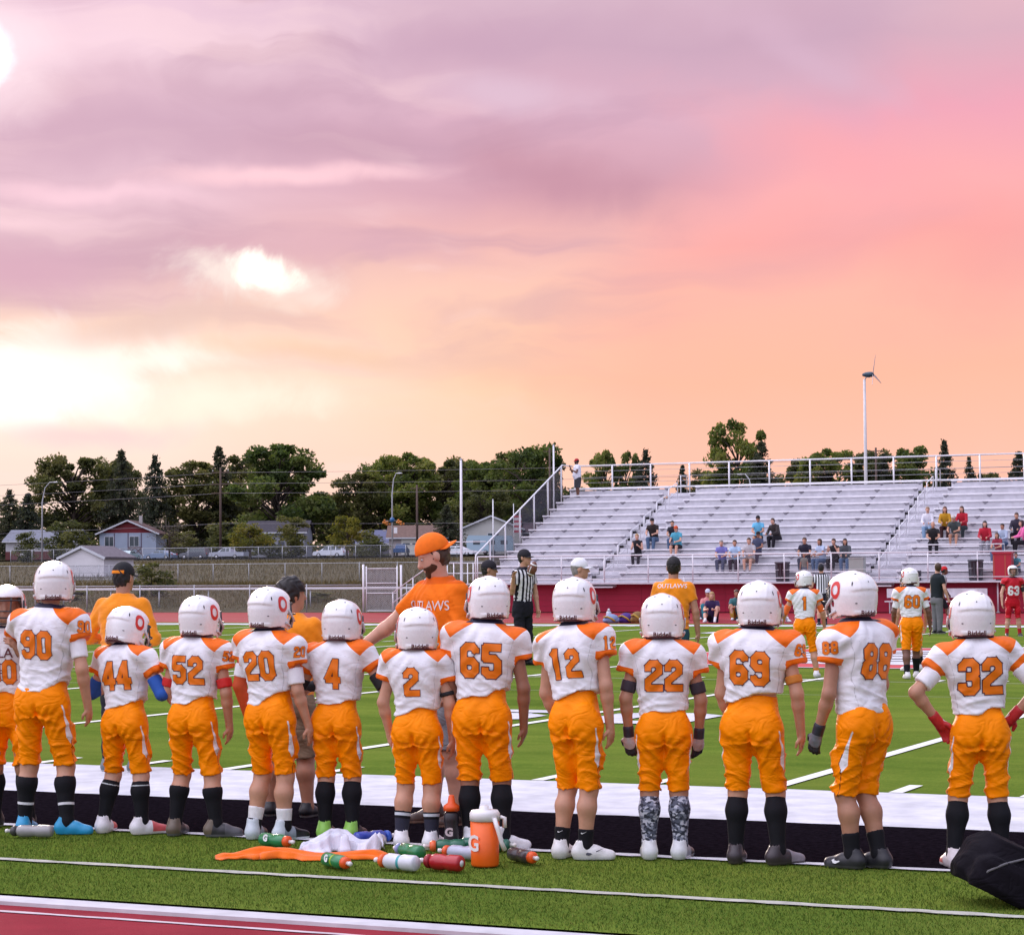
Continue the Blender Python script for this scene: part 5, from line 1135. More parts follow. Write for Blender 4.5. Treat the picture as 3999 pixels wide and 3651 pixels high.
house('small white shed with grey roof and white door on the left slope', -108.0, 150, 1.75, 4.4, 5.5, 1.75, .95, (.74, .72, .74), (.16, .14, .16), gable=True, rz=R(6), over=.22, name='shed', doors=((3.1, .9, 1.4, (.6, .6, .64)),) if False else ())
# ------------------------------------------------------------------ cars
def car(label, X, Y, Z, rz, col, kind='suv', L_=4.7, cat='car', roof=None):
    t_ = thing('parked_' + ('pickup' if kind == 'pickup' else 'car'), label, cat, (X, Y, Z), rz, 'vehicles parked along the far road'); bm_ = mat(col, .25, .6, var=.04, coat=.6); w_ = .88
    lo = {'suv': [(-2.3, .35), (-2.35, .75), (-2.25, 1.0), (-1.0, 1.05), (1.25, 1.02), (2.2, .85), (2.33, .6), (2.3, .35)], 'sedan': [(-2.25, .32), (-2.3, .75), (-2.0, .95), (-1.1, .98), (1.0, .92), (2.1, .74), (2.28, .5), (2.25, .32)], 'pickup': [(-2.7, .45), (-2.72, 1.0), (-.6, 1.02), (1.3, 1.05), (2.5, .98), (2.62, .6), (2.6, .42)]}[kind]
    up = {'suv': [(-2.15, 1.0), (-1.95, 1.62), (-1.3, 1.72), (.25, 1.68), (1.2, 1.02)], 'sedan': [(-1.75, .95), (-.95, 1.38), (.15, 1.40), (1.1, .92)], 'pickup': [(-.75, 1.02), (-.6, 1.65), (.45, 1.68), (1.3, 1.04)]}[kind]
    s_ = L_ / 4.7; lo = [(x * s_, z) for x, z in lo]; up = [(x * s_, z) for x, z in up]
    def prof(poly, wa, wb, z0, z1):
        m = MB(); n = len(poly); f = lambda z: wa + (wb - wa) * (z - z0) / (z1 - z0)
        vs = [(x, -f(z), z) for x, z in poly] + [(x, f(z), z) for x, z in poly]; m.add(vs, [tuple(range(n)), tuple(range(2 * n - 1, n - 1, -1))] + [(i, n + i, n + (i + 1) % n, (i + 1) % n) for i in range(n)]); return m
    prof(lo, w_, w_ * .97, .3, 1.05).build('body', bm_, t_); z0 = up[0][1]; z1 = max(z for _, z in up)
    prof(up, w_ * .95, w_ * .72, z0, z1).build('cabin', mat(roof or col, .25, .6, var=.04, coat=.6), t_)
    xs = [p[0] for p in up]; a, b_ = min(xs), max(xs); zt_ = z1 - .12; zb_ = z0 + .06
    segs = {'suv': ((-1.95, -1.2), (-1.1, -.1), (0, .55)), 'sedan': ((-1.0, -.35), (-.28, .45)), 'pickup': ((-.5, .0), (.08, .6))}[kind]
    for q, (x0, x1) in enumerate(segs):
        for sg in (-1, 1):
            m = MB(); f = lambda z: (w_ * .95 + (w_ * .72 - w_ * .95) * (z - z0) / (z1 - z0) + .012) * sg; sl = .3 if q == len(segs) - 1 else 0.0
            m.add([(x0 * s_, f(zb_), zb_), ((x1 + sl) * s_, f(zb_), zb_), (x1 * s_ - .02, f(zt_), zt_), (x0 * s_ + .05, f(zt_), zt_)], [(0, 1, 2, 3) if sg < 0 else (3, 2, 1, 0)]); m.build('window', GLASSW, t_)
    for x in (-1.4 * s_, 1.42 * s_):
        for sg in (-1, 1):
            M = Matrix.Translation((x, sg * .80, .34)) @ Matrix.Rotation(R(90), 4, 'X'); m = MB(); m.lathe([(.2, -.1), (.33, -.1), (.34, 0), (.33, .1), (.2, .1)], 12, M=M); wh = m.build('wheel', mat((.02, .02, .022), .8), t_); m = MB(); m.lathe([(.01, -.105), (.2, -.105), (.2, .105), (.01, .105)], 10, M=M); m.build('rim', mat((.45, .46, .48), .3, metal=.5), wh)
    for sg in (-1, 1): m = MB(); m.box((2.12 * s_, sg * .62 - .16, .62), (2.3 * s_, sg * .62 + .16, .76)); m.build('headlight', mat((.7, .72, .75), .15), t_); m = MB(); m.box((-2.36 * s_, sg * .70 - .1, .72), (-2.2 * s_, sg * .70 + .1, .92)); m.build('tail_light', mat((.4, .02, .02), .3), t_)
    return t_
car('blue grey sedan parked left behind the upper fence', -166.5, 251, 4.25, R(184), (.12, .19, .30), 'sedan')
car('dark charcoal car parked behind the blue sedan', -164.5, 257, 4.35, R(184), (.06, .07, .09), 'suv', 4.4)
car('silver grey pickup parked between the bare tree and the yellow green tree', -155.2, 251, 4.25, R(182), (.33, .36, .42), 'pickup', 4.9, 'pickup')
car('white sport utility car parked in the middle of the road', -139, 251, 4.3, R(182), (.62, .66, .72), 'suv')
car('dark blue pickup parked by the garage', -137.5, 269, 4.7, R(110), (.02, .08, .22), 'pickup', 4.8, 'pickup')
car('white sedan partly hidden behind the orange cap', -119.5, 251, 4.3, R(2), (.66, .70, .74), 'sedan')
car('pale teal old car standing in front of the left house', -176.5, 258, 4.35, R(100), (.35, .50, .50), 'sedan', 4.5)
rv = thing('camper_van', 'pale blue camper trailer standing behind the bleacher end', 'camper', (-128.5, 280, 4.8), R(22))
m = MB(); m.prism([(-3.4, .5), (3.4, .5), (3.5, 1.6), (3.1, 2.75), (-3.2, 2.85), (-3.5, 2.2)], -1.1, 1.1, M=Matrix.Rotation(R(90), 4, 'X')); m.build('body', mat((.38, .52, .62), .4, var=.06), rv)
for x in (-2, .2, 2): m = MB(); m.box((x - .5, -1.13, 1.5), (x + .5, -1.09, 2.1)); m.build('window', GLASSW, rv)
for x in (-.7, .4): m = MB(); m.lathe([(.1, -.1), (.36, -.1), (.36, .1), (.1, .1)], 12, M=Matrix.Translation((x, -1.0, .36)) @ Matrix.Rotation(R(90), 4, 'X')); m.build('wheel', DK, rv)
sheet('road', -420, 200, 244, 263, 4.43, mat((.075, .07, .075), .9, var=.15, scale=.6))
# ------------------------------------------------------------------ poles, lamps, wires
def lamp(label, X, Y, Z, Hh, dx, basket=False):
    t_ = thing('street_lamp', label, 'street lamp', (X, Y, Z)); m = MB(); m.tube([(0, 0, 0), (0, 0, Hh * .75), (dx * .25, 0, Hh * .93), (dx * .7, 0, Hh), (dx, 0, Hh)], [.12, .09, .07, .06, .06], 8); m.build('post', mat((.50, .50, .52), .5, var=.1), t_); m = MB(); m.ball((dx * 1.2, 0, Hh - .02), (.45, .16, .10), 8, 5); m.build('lamp_head', mat((.6, .6, .62), .4), t_)
    if basket:
        for sg in (-1, 1): m = MB(); rr = random.Random(4); [m.ball((sg * 1.0 + rr.gauss(0, .25), rr.gauss(0, .2), Hh * .42 + rr.gauss(0, .14)), .16, 6, 4) for _ in range(12)]; m.build('flower_basket', mat((.62, .22, .04), .8, var=.5, scale=4), t_)
        m = MB(); m.lathe([(.12, Hh * .42), (.28, Hh * .43), (.32, Hh * .46), (.12, Hh * .48)], 10); m.build('collar', mat((.02, .12, .30), .5), t_); m = MB(); m.bar((-1, 0, Hh * .44), (1, 0, Hh * .44), .05); m.build('bracket', GALV, t_)
        m = MB(); m.box((.25, -.05, Hh * .29), (.75, -.02, Hh * .36)); m.build('sign_plate', mat((.72, .72, .74), .6), t_)
    return t_
lamp('leaning grey street lamp in front of the leftmost house', -175, 235, 3.95, 10.9, 1.8); lamp('grey street lamp with orange flower baskets and a blue collar', -123.8, 240, 4.1, 10.9, .9, True); lamp('small street lamp seen through the back rail of the bleachers', -78.5, 250, 4.3, 9.9, -1.2)
up_ = thing('utility_pole', 'brown wooden utility pole with two cross arms and wires', 'utility pole', (-163.4, 262, 4.4)); WOOD = mat((.10, .065, .05), .9, var=.3, scale=3)
m = MB(); m.tube([(0, 0, 0), (0, 0, 13.3)], [.20, .14], 8); m.build('shaft', WOOD, up_)
for z in (12.6, 10.9, 9.6): m = MB(); m.bar((-1.5, 0, z), (1.5, 0, z), .12, .16); m.build('cross_arm', WOOD, up_)
for z in (12.75, 11.05):
    for x in (-1.3, 1.3): m = MB(); m.lathe([(.05, 0), (.09, .1), (.05, .25)], 6, M=Matrix.Translation((x, 0, z))); m.build('insulator', mat((.5, .48, .46), .3), up_)
for lb, x, y, z, ht in (('thin grey utility pole among the trees above the garage roof', -138.5, 276, 4.7, 10.4), ('dark utility pole top above the trees by the bleacher corner', -127.7, 300, 5.2, 16.2), ('dark utility pole top to the right of the wind turbine', -76.2, 300, 5.2, 14.7)):
    p_ = thing('utility_pole', lb, 'utility pole', (x, y, z)); m = MB(); m.tube([(0, 0, 0), (0, 0, ht)], [.2, .15], 8); m.build('shaft', WOOD, p_); m = MB(); m.bar((-1.1, 0, ht - .5), (1.1, 0, ht - .5), .1, .12); m.build('cross_arm', WOOD, p_)
WIRE = mat((.20, .18, .19), .6)
P4 = [(-330, 262), (-163.4, 262), (40, 262)]
for lb, z in (('topmost overhead wire above the left trees', 17.0), ('second overhead wire on the upper cross arm', 15.4), ('third overhead wire below the cross arms', 14.0), ('lowest overhead wire passing above the houses', 9.6)):
    m = MB(); pts = []
    for (a, b_) in zip(P4[:-1], P4[1:]):
        for i in range(13): f = i / 12; pts.append((a[0] + (b_[0] - a[0]) * f, a[1] + .6, z - 2.6 * 4 * f * (1 - f) * .5 + (1.2 if a[0] > -200 else -.6) * f * (0 if a[0] < -200 else 1)))
    m.tube(pts, .022, 4); tag(m.build('overhead_wire', WIRE), lb, 'wire')
# ------------------------------------------------------------------ trees
def leafmat(cols, k):
    m = bpy.data.materials.new('surface'); m.use_nodes = True; t = NT(m.node_tree); b = t.n['Principled BSDF']; at = t.new('ShaderNodeAttribute', attribute_name='tone').outputs['Fac']; ob = t.new('ShaderNodeObjectInfo').outputs['Random']
    c = t.ramp(at, [(i / (len(cols) - 1), x) for i, x in enumerate(cols)]); c = t.mix(1, c, t.ramp(ob, [(0, (.75, .8, .8)), (1, (1.25, 1.15, 1.0))]), 'MULTIPLY')
    t.set(b.inputs['Base Color'], c); b.inputs['Roughness'].default_value = .65; b.inputs['Specular IOR Level'].default_value = .2
    tr = t.new('ShaderNodeBsdfTranslucent'); t.set(tr.inputs[0], t.mix(1, c, (1.5, 1.5, .9), 'MULTIPLY')); mx = t.new('ShaderNodeMixShader'); mx.inputs[0].default_value = .42; t.l.new(b.outputs[0], mx.inputs[1]); t.l.new(tr.outputs[0], mx.inputs[2]); t.l.new(mx.outputs[0], t.n['Material Output'].inputs[0])
    return m
def leaves(name, P_, size, rs, tone, m, parent):
    n = len(P_); A = rs.randn(n, 3); A /= np.linalg.norm(A, axis=1, keepdims=True); B = np.cross(A, rs.randn(n, 3)); B /= np.linalg.norm(B, axis=1, keepdims=True)
    s_ = size * rs.uniform(.6, 1.4, n)[:, None]; V = np.stack([P_ - A * s_, P_ + B * s_ * .6, P_ + A * s_, P_ - B * s_ * .6], 1)
    return npmesh(name, V.reshape(-1, 3), np.arange(n * 4).reshape(-1, 4), {'tone': np.repeat(tone, 4)}, smooth=False)
BARK = mat((.07, .05, .04), .95, var=.3, scale=4); PROTO = {}
LM = {'dec': leafmat([(.035, .042, .02), (.085, .098, .035), (.13, .135, .055), (.18, .165, .08)], 1), 'green': leafmat([(.04, .062, .02), (.10, .14, .036), (.155, .185, .055), (.21, .21, .08)], 2), 'con': leafmat([(.02, .028, .021), (.048, .062, .045), (.09, .098, .068), (.14, .115, .09)], 3), 'yel': leafmat([(.05, .06, .015), (.12, .13, .025), (.20, .18, .04), (.26, .2, .05)], 4), 'bare': leafmat([(.12, .10, .09), (.2, .17, .15)], 5)}
def proto(kind, var):
    k = (kind, var)
    if k in PROTO: return PROTO[k]
    rs = np.random.RandomState(hash(kind) % 7 + var * 13 + 5 if False else {'dec': 3, 'green': 31, 'spruce': 57, 'young': 83, 'bush': 111, 'bare': 151, 'poplar': 171}[kind] + var)
    tm = MB(); P_ = []; tone = []
    if kind in ('dec', 'green', 'young', 'bush', 'poplar'):
        base = {'dec': .24, 'green': .2, 'young': .34, 'bush': .02, 'poplar': .15}[kind]; nb = {'dec': 62, 'green': 66, 'young': 24, 'bush': 26, 'poplar': 46}[kind]; per = {'dec': 230, 'green': 230, 'young': 110, 'bush': 90, 'poplar': 190}[kind]
        tm.tube([(0, 0, -.03), (.01, 0, base * .6), (-.01, .01, base + .2), (0, 0, .8)], [.030, .024, .016, .005], 7)
        for i in range(nb):
            zz = base + (.97 - base) * ((i + .5) / nb); prof = math.sin(math.pi * min(.97, max(.10, (zz - base * .8) / (1.06 - base * .8))) ** .85) ** .55
            a = rs.uniform(0, 2 * math.pi); rr = (.40 if kind != 'bush' else .34) * prof * rs.uniform(.05, 1.0) ** .55 * rs.uniform(.8, 1.15); c_ = np.array([math.cos(a) * rr, math.sin(a) * rr, zz + rs.uniform(-.03, .03)]); br = rs.uniform(.055, .125) * (.6 + .4 * prof) * (1.7 if kind in ('bush', 'young') else 1.0)
            if kind != 'bush': tm.tube([(0, 0, max(base * .7, zz - .22)), (c_[0] * .5, c_[1] * .5, zz - .08), tuple(c_)], [.010, .006, .002], 5)
            q = rs.randn(per, 3); q /= np.linalg.norm(q, axis=1, keepdims=True); q *= (rs.rand(per, 1) ** .45); q = q * np.array([br, br, br * .75]) + c_
            P_.append(q); bt_ = rs.uniform(.05, .75); tone.append(np.clip(bt_ + rs.randn(per) * .17, 0, 1))
        size = {'dec': .0155, 'green': .0155, 'young': .026, 'bush': .030, 'poplar': .017}[kind]; lm = {'dec': 'dec', 'green': 'green', 'young': 'yel', 'bush': 'dec', 'poplar': 'green'}[kind]
    elif kind == 'spruce':
        tm.tube([(0, 0, -.03), (0, 0, .98)], [.022, .003], 7)
        for i in range(30):
            zz = .06 + .92 * (i / 29); rad = .46 * (1 - zz) ** .85 * rs.uniform(.8, 1.12) + .012; n_ = max(5, int(15 * (1 - zz)) + 3)
            for j in range(n_):
                a = rs.uniform(0, 2 * math.pi); r2 = rad * rs.uniform(.75, 1.15); m_ = 32; f = rs.rand(m_) ** .7
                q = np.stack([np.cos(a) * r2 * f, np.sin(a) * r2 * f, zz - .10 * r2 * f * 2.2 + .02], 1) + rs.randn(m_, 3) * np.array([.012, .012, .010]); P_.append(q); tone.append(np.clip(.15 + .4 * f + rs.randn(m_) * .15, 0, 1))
                tm.tube([(0, 0, zz + .02), (math.cos(a) * r2, math.sin(a) * r2, zz - .2 * r2)], [.004, .001], 3)
        size = .014; lm = 'con'
    else:
        tm.tube([(0, 0, -.03), (0, 0, .5), (.02, 0, .9)], [.02, .014, .004], 6)
        for i in range(40):
            zz = rs.uniform(.2, .8); a = rs.uniform(0, 6.28); r2 = rs.uniform(.15, .4); e = (math.cos(a) * r2, math.sin(a) * r2, zz + rs.uniform(.05, .25)); tm.tube([(0, 0, zz), (e[0] * .5, e[1] * .5, zz + .06), e], [.008, .005, .002], 4)
            P_.append(np.array(e) + rs.randn(14, 3) * .05); tone.append(rs.rand(14))
        size = .012; lm = 'bare'
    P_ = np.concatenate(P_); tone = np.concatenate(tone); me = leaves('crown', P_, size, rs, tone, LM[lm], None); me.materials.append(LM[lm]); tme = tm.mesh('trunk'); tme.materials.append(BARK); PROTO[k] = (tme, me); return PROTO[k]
def tree(label, kind, var, X, Y, top, w_, group='trees behind the far road', Z=None, cat='tree', name=None):
    z = terr(Y) - .1 if Z is None else Z; ht = top - z; tm_, cm_ = proto(kind, var); nm_ = name or {'dec': 'broadleaf_tree', 'green': 'broadleaf_tree', 'spruce': 'spruce_tree', 'young': 'young_tree', 'bush': 'shrub', 'bare': 'bare_tree', 'poplar': 'poplar_tree'}[kind]
    t_ = thing(nm_, label, cat, (X, Y, z), rnd.uniform(0, 6.28), group); sx = w_ * 1.22 / (.80 if kind != 'bush' else .9)
    for nme, me in (('trunk', tm_), ('crown', cm_)): o = link(nme, me, (), t_); o.scale = (sx, sx, ht / .99)
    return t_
TR = [('narrow dark spruce at the left edge of the picture', 'spruce', 0, -229.9, 300, 16.9, 8.5), ('second dark spruce beside the left edge, behind the pale house', 'spruce', 1, -225.9, 300, 16.2, 8),
 ('huge dark broadleaf tree behind the leftmost street lamp', 'dec', 0, -225.2, 312, 23.2, 13.5), ('tall dark broadleaf tree left of the blue house', 'dec', 1, -223, 322, 23.4, 10), ('tall spruce directly behind the blue house', 'spruce', 2, -216.2, 314, 23.8, 9.5),
 ('slender pointed spruce right of the blue house', 'spruce', 0, -203.3, 305, 22.2, 8.5), ('dark round broadleaf tree left of the utility pole', 'dec', 2, -199.9, 312, 21.6, 12.5), ('dark pointed tree top just behind the utility pole', 'spruce', 1, -197.4, 316, 24.0, 10), ('broadleaf tree right of the utility pole', 'dec', 0, -194.0, 322, 23.2, 13),
 ('biggest green tree with a leaning outline in the middle left', 'green', 0, -175.5, 299, 22.9, 15), ('low broadleaf tree at the gap in the tree line', 'dec', 1, -186, 335, 16.5, 9), ('broadleaf tree at the right side of the sky gap', 'dec', 2, -167.5, 311, 18.8, 9.5), ('green broadleaf tree behind the slate roofed house', 'green', 1, -168.2, 321, 21.2, 10.5), ('tall rounded tree behind the flower basket lamp', 'green', 2, -160.7, 316, 22.0, 12), ('dark broadleaf tree above the brown garage roof', 'dec', 0, -157.6, 322, 21.0, 11), ('broadleaf tree right above the orange cap', 'dec', 1, -157, 331, 22, 10.5),
 ('round tree behind the gabled white house', 'green', 0, -146.7, 316, 20.2, 10), ('tall broadleaf tree right of the gabled house', 'dec', 2, -144, 321, 21.9, 10.5), ('broad bushy tree behind the sloping end rail', 'green', 1, -135.6, 311, 22.2, 12), ('pointed tree behind the standing man on the bleachers', 'spruce', 2, -136.2, 320, 22.6, 7.5), ('low green tree filling the gap behind the end rail', 'dec', 0, -139, 300, 15, 10),
 ('leftmost tall tree above the back rail', 'poplar', 0, -131.2, 331, 22.4, 7.5), ('narrow tree second from the left above the back rail', 'poplar', 1, -127.4, 331, 21.9, 6), ('dark spruce above the back rail, left of the first handrail', 'spruce', 0, -120, 321, 21.5, 8), ('small distant spruce above the back rail', 'spruce', 1, -117.3, 331, 19.4, 5), ('low broadleaf tree just left of the tallest tree', 'dec', 1, -113.6, 335, 19.0, 9),
 ('tallest broadleaf tree rising above the middle of the bleachers', 'poplar', 1, -100.6, 310, 24.9, 9.5), ('dark spruce right of the tallest tree', 'spruce', 2, -95.2, 305, 21.2, 9.5), ('second dark spruce right of the tallest tree', 'spruce', 0, -98.2, 312, 19.5, 9), ('small broadleaf tree at the right of the dark spruces', 'dec', 2, -94.2, 322, 19.7, 6.5),
 ('low distant tree between the spruces and the wind turbine', 'dec', 0, -98, 345, 17.6, 9), ('broad tree left of the wind turbine tower', 'green', 2, -86.5, 312, 20.4, 10), ('bushy tree right behind the wind turbine tower', 'dec', 1, -81.0, 314, 20.2, 8), ('dark spruce right of the wind turbine', 'spruce', 1, -78.0, 311, 19.2, 7), ('light green broad tree right of the turbine', 'green', 0, -75.6, 316, 20.2, 10.5), ('slim pointed spruce by the second handrail', 'spruce', 2, -67.6, 306, 20.6, 6.5), ('small ragged pine right of the slim spruce', 'spruce', 0, -65.1, 311, 18.4, 5), ('low shrub like tree beside the ragged pine', 'dec', 2, -63.0, 315, 16.4, 6), ('spruce at the right edge of the picture', 'spruce', 1, -56.6, 305, 18.6, 7.5)]
for a in TR: tree(*a)
SH = [('rounded dark green tree in front of the leftmost house', 'bush', 0, -181.9, 241, 8.1, 4.2), ('leafless grey tree beside the blue sedan', 'bare', 0, -158.4, 241, 9.9, 5.0), ('small yellow green tree over the silver pickup', 'young', 0, -145.7, 241, 8.7, 4.6), ('young tree with slim trunk in front of the white sport car', 'young', 1, -131.0, 241, 9.5, 4.2), ('dark conical spruce beside the gabled white house', 'spruce', 2, -137.6, 284, 12.2, 6.5), ('dark bush by the slate roofed house', 'bush', 1, -144.2, 271, 8.4, 5.0), ('dark hedge bush left of the blue house', 'bush', 2, -192.5, 268, 9.2, 6), ('dark bush right of the blue house', 'bush', 0, -176.5, 272, 8.6, 7), ('low dark bush behind the silver pickup', 'bush', 1, -160, 270, 8.0, 6), ('dark bush under the biggest green tree', 'bush', 2, -170, 275, 8.6, 7), ('pale bush beside the young tree', 'bush', 0, -148.5, 270, 7.8, 3.5), ('green bush covering the right half of the dark roofed grey house', 'bush', 0, -158.6, 274, 10.5, 6.5), ('dark bush at the left corner of the dark roofed grey house', 'bush', 1, -171.5, 276, 10, 6), ('green bush between the pale left house and the blue house', 'bush', 0, -198.5, 272, 10.5, 6.5), ('low green bush behind the white sport car', 'bush', 2, -141.5, 268, 7.2, 5)]
for a in SH: tree(*a, group='small trees and bushes near the houses')
for lb, x, y, tp_, w_ in (('weedy shrub on the bank behind the man in the black cap', -55.3, 82, 2.3, 2.2), ('low weed clump on the bank left of the man in the black cap', -58.6, 79.5, 1.0, 2.2), ('ragged weeds on the bank below the white shed', -62.0, 84, 1.25, 2.4), ('dry weed clump on the bank right of the dark haired man', -43.8, 79, .85, 1.8)): tree(lb, 'bush', 1, x, y, tp_, w_, 'weeds on the bank', cat='shrub')
# distant wood closing the gaps
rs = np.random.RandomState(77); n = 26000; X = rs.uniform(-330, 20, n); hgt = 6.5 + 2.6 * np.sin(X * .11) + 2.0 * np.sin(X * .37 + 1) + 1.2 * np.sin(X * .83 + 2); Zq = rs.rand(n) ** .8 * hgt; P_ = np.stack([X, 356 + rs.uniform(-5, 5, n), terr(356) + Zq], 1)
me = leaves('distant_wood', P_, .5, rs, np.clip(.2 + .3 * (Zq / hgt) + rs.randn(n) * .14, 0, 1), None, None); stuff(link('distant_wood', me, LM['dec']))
# rough grass on the bank behind the track
n = 60000; X = np.concatenate([rs.uniform(-75, -30, n // 2), rs.uniform(-175, -40, n // 2)]); Y = np.concatenate([rs.uniform(74, 104, n // 2), rs.uniform(100, 235, n // 2)]); Zt = np.interp(Y, [73, 85, 125, 235], [0, .9, 1.2, 3.9]); P_ = np.stack([X, Y, Zt + .03], 1)
big = np.where(Y > 100, 1.5, .8); hh = rs.uniform(.06, .30, n) * big; dx = rs.randn(n) * .07 * big; a = rs.uniform(0, 3.14, n); V = np.stack([P_ + np.stack([np.cos(a) * .025 * big, np.sin(a) * .025 * big, 0 * a], 1), P_ - np.stack([np.cos(a) * .025 * big, np.sin(a) * .025 * big, 0 * a], 1), P_ + np.stack([dx, rs.randn(n) * .07, hh], 1)], 1)
stuff(link('rough_grass', npmesh('rough_grass', V.reshape(-1, 3), np.arange(n * 3).reshape(-1, 3), {'tone': np.repeat(rs.rand(n), 3)}, smooth=False), leafmat([(.045, .042, .022), (.085, .068, .04), (.12, .095, .06)], 9)))
# ------------------------------------------------------------------ the players along the sideline
GRP = 'players lined up along the sideline'
BLK = (.006, .006, .009); SKY = (.02, .30, .55); GREY = (.22, .24, .26)
def camo():
    m = bpy.data.materials.new('surface'); m.use_nodes = True; t = NT(m.node_tree); b = t.n['Principled BSDF']; oc = t.new('ShaderNodeTexCoord').outputs['Object']
    mp = t.new('ShaderNodeMapping'); t.set(mp.inputs[0], oc); mp.inputs[3].default_value = (1, 1, 1.5)
    vo = t.new('ShaderNodeTexVoronoi', i_Scale=62); t.set(vo.inputs['Vector'], mp.outputs[0]); sp = t.new('ShaderNodeSeparateColor'); t.set(sp.inputs[0], vo.outputs['Color'])
    t.set(b.inputs['Base Color'], t.ramp(sp.outputs[0], [(0, (.02, .024, .04)), (.35, (.08, .09, .13)), (.58, (.22, .24, .31)), (.8, (.5, .52, .6))], 'CONSTANT')); b.inputs['Roughness'].default_value = .7; return m
def closer(a, sg):   # hanging arms: nearer to the body, elbow a little bent
    if a is None or a[0][2] > -.95 or abs(a[0][0]) > .35 or a[1][2] > -.8: return a
    return ((a[0][0] * .55, a[0][1] - .04, -1), (a[1][0] - sg * .10, a[1][1] + .16, -1)) + tuple(a[2:])
def kid(num, X, Y, H, yaw, head, label, **kw):
    kw = dict(kw); top = dict(k='jersey', num=num); top.update(kw.pop('top', {}))
    bot = dict(k='football', c=ORANGE, len=kw.pop('plen', .97)); bot.update(kw.pop('bottom', {}))
    kw['arms'] = tuple(closer(a, sg) for a, sg in zip(kw.get('arms', (None, None)), (-1, 1)))
    c = dict(pads=True, top=top, bottom=bot, headwear=dict(k='helmet', roll=kw.pop('roll', 0)), head=head, seed=int(num) * 3 + 1); c.update(kw)
    return person(label, (X, Y, 0), yaw, H, c, GRP)
def P_kids():
    kid('90', 1.37, -4.20, 1.646, 6, 28, 'player number 90 in white jersey and bright blue shoes, tall, at left end', shift=-.02, tilt=3, droop=-.012, kb=(0, .03), twist=.01, w=1.0, stance=.145, toes=(10, -75), skin=0,
        arms=((( -.55, .5, -.62), (.3, .95, -.1)), ((.30, -.10, -1), (.10, .16, -1))), sock=dict(t=.20, c=BLK, ring=(.665, .71, (.75, .75, .78))), shoe=dict(c=SKY, sole=SKY), bands=((1, .30, .78, WHITE, .012, 'undersleeve'),), top=dict(slope=.22, hem=.52 * 1.646, numh=.175, snum=(1,)))
    kid('44', 1.81, -4.03, 1.369, 2, -10, 'player number 44 in white jersey with blue elbow sleeves, bowed head', shift=.02, tilt=-4, droop=.012, twist=-.015, kb=(.02, 0), stance=.135, toes=(12, -42), skin=4, nod=14,
        arms=(((-.42, .0, -1), (.55, .9, .35)), ((.50, -.05, -1), (-.55, .9, .35))), bands=((0, .62, 1.25, (.01, .09, .42), .008, 'elbow_sleeve'), (1, .55, 1.3, (.01, .09, .42), .010, 'elbow_sleeve')),
        sock=dict(t=.10, c=BLK, ring=(.19, .215, (.5, .55, .55))), shoe=dict(c=(.72, .70, .72), toe=(.60, .10, .10), sole=(.7, .66, .66)), plen=.93, lean=6, top=dict(slope=.16))
    kid('52', 2.30, -3.99, 1.429, 6, -4, 'player number 52 in white jersey with red bands under the sleeves', shift=-.015, tilt=2, kb=(.03, 0), stance=.135, toes=(5, -70), skin=0,
        arms=(((-.22, .05, -1), (.25, .5, -1)), ((.20, .0, -1), (.02, .22, -1))), bands=((0, .70, .90, (.6, .015, .012), .010, 'arm_band'), (1, .66, .88, (.6, .015, .012), .012, 'arm_band')),
        sock=dict(t=.24, c=BLK), shoe=dict(c=(.03, .03, .035), toe=(.08, .08, .09), sole=(.12, .12, .13), heel=(.13, .10, .07)), top=dict(slope=.12, snum=(1,)))
    kid('20', 2.80, -3.98, 1.478, -2, -4, 'player number 20 in white jersey, bare calves and short white socks', shift=.018, tilt=-2.5, droop=.018, kb=(.04, 0), stance=.105, toes=(12, -30), skin=0,
        arms=(((-.20, .0, -1), (-.02, .25, -1)), ((.16, .02, -1), (.24, .18, -1))), bands=((0, .45, 1.9, (.55, .07, .01), .008, 'long_sleeve'), (0, .50, .80, WHITE, .014, 'undersleeve'), (1, .50, .86, WHITE, .014, 'undersleeve')),
        sock=dict(t=.62, c=(.75, .75, .75), low=(.86, BLK)), shoe=dict(c=(.25, .30, .34), toe=BLK, heel=(.55, .62, .66), sole=(.55, .6, .62), hi=.02), lean=1, top=dict(slope=.30, hem=.545 * 1.478, numh=.175, snum=(1,)), plen=.95, legw=1.03)
    kid('4', 3.16, -3.79, 1.401, 10, 4, 'small player number 4 in white jersey, elbows bent, black high socks', shift=-.012, tilt=2, droop=-.012, kb=(0, .02), stance=.085, toes=(4, -6), skin=0,
        arms=(((-.45, -.05, -1), (.45, .9, .25)), ((.55, -.05, -1), (-.4, .95, .2))), bands=((0, .62, .86, BLK, .008, 'arm_band'), (1, .58, .95, BLK, .012, 'arm_band')),
        sock=dict(t=.02, c=BLK), shoe=dict(c=BLK, heel=(.25, .55, .08), sole=(.03, .03, .03)), top=dict(slope=.02, hem=.565 * 1.401))
    kid('2', 3.81, -4.06, 1.36, 10, 24, 'smallest player, number 2 in white jersey, patterned ankle socks and white shoes', shift=.01, tilt=-1.5, droop=.008, kb=(.02, 0), stance=.09, toes=(14, -6), skin=0,
        arms=(((-.30, .0, -1), (.02, .15, -1)), ((.26, .02, -1), (.10, .12, -1))), bands=((1, .70, .80, BLK, .008, 'arm_band'),),
        sock=dict(t=.50, c=BLK, ring=(.54, .60, (.6, .65, .7)), low=(.66, (.03, .03, .05))), shoe=dict(c=(.75, .75, .76), sole=(.7, .7, .7)), top=dict(slope=.05, hem=.565 * 1.36), plen=.92)
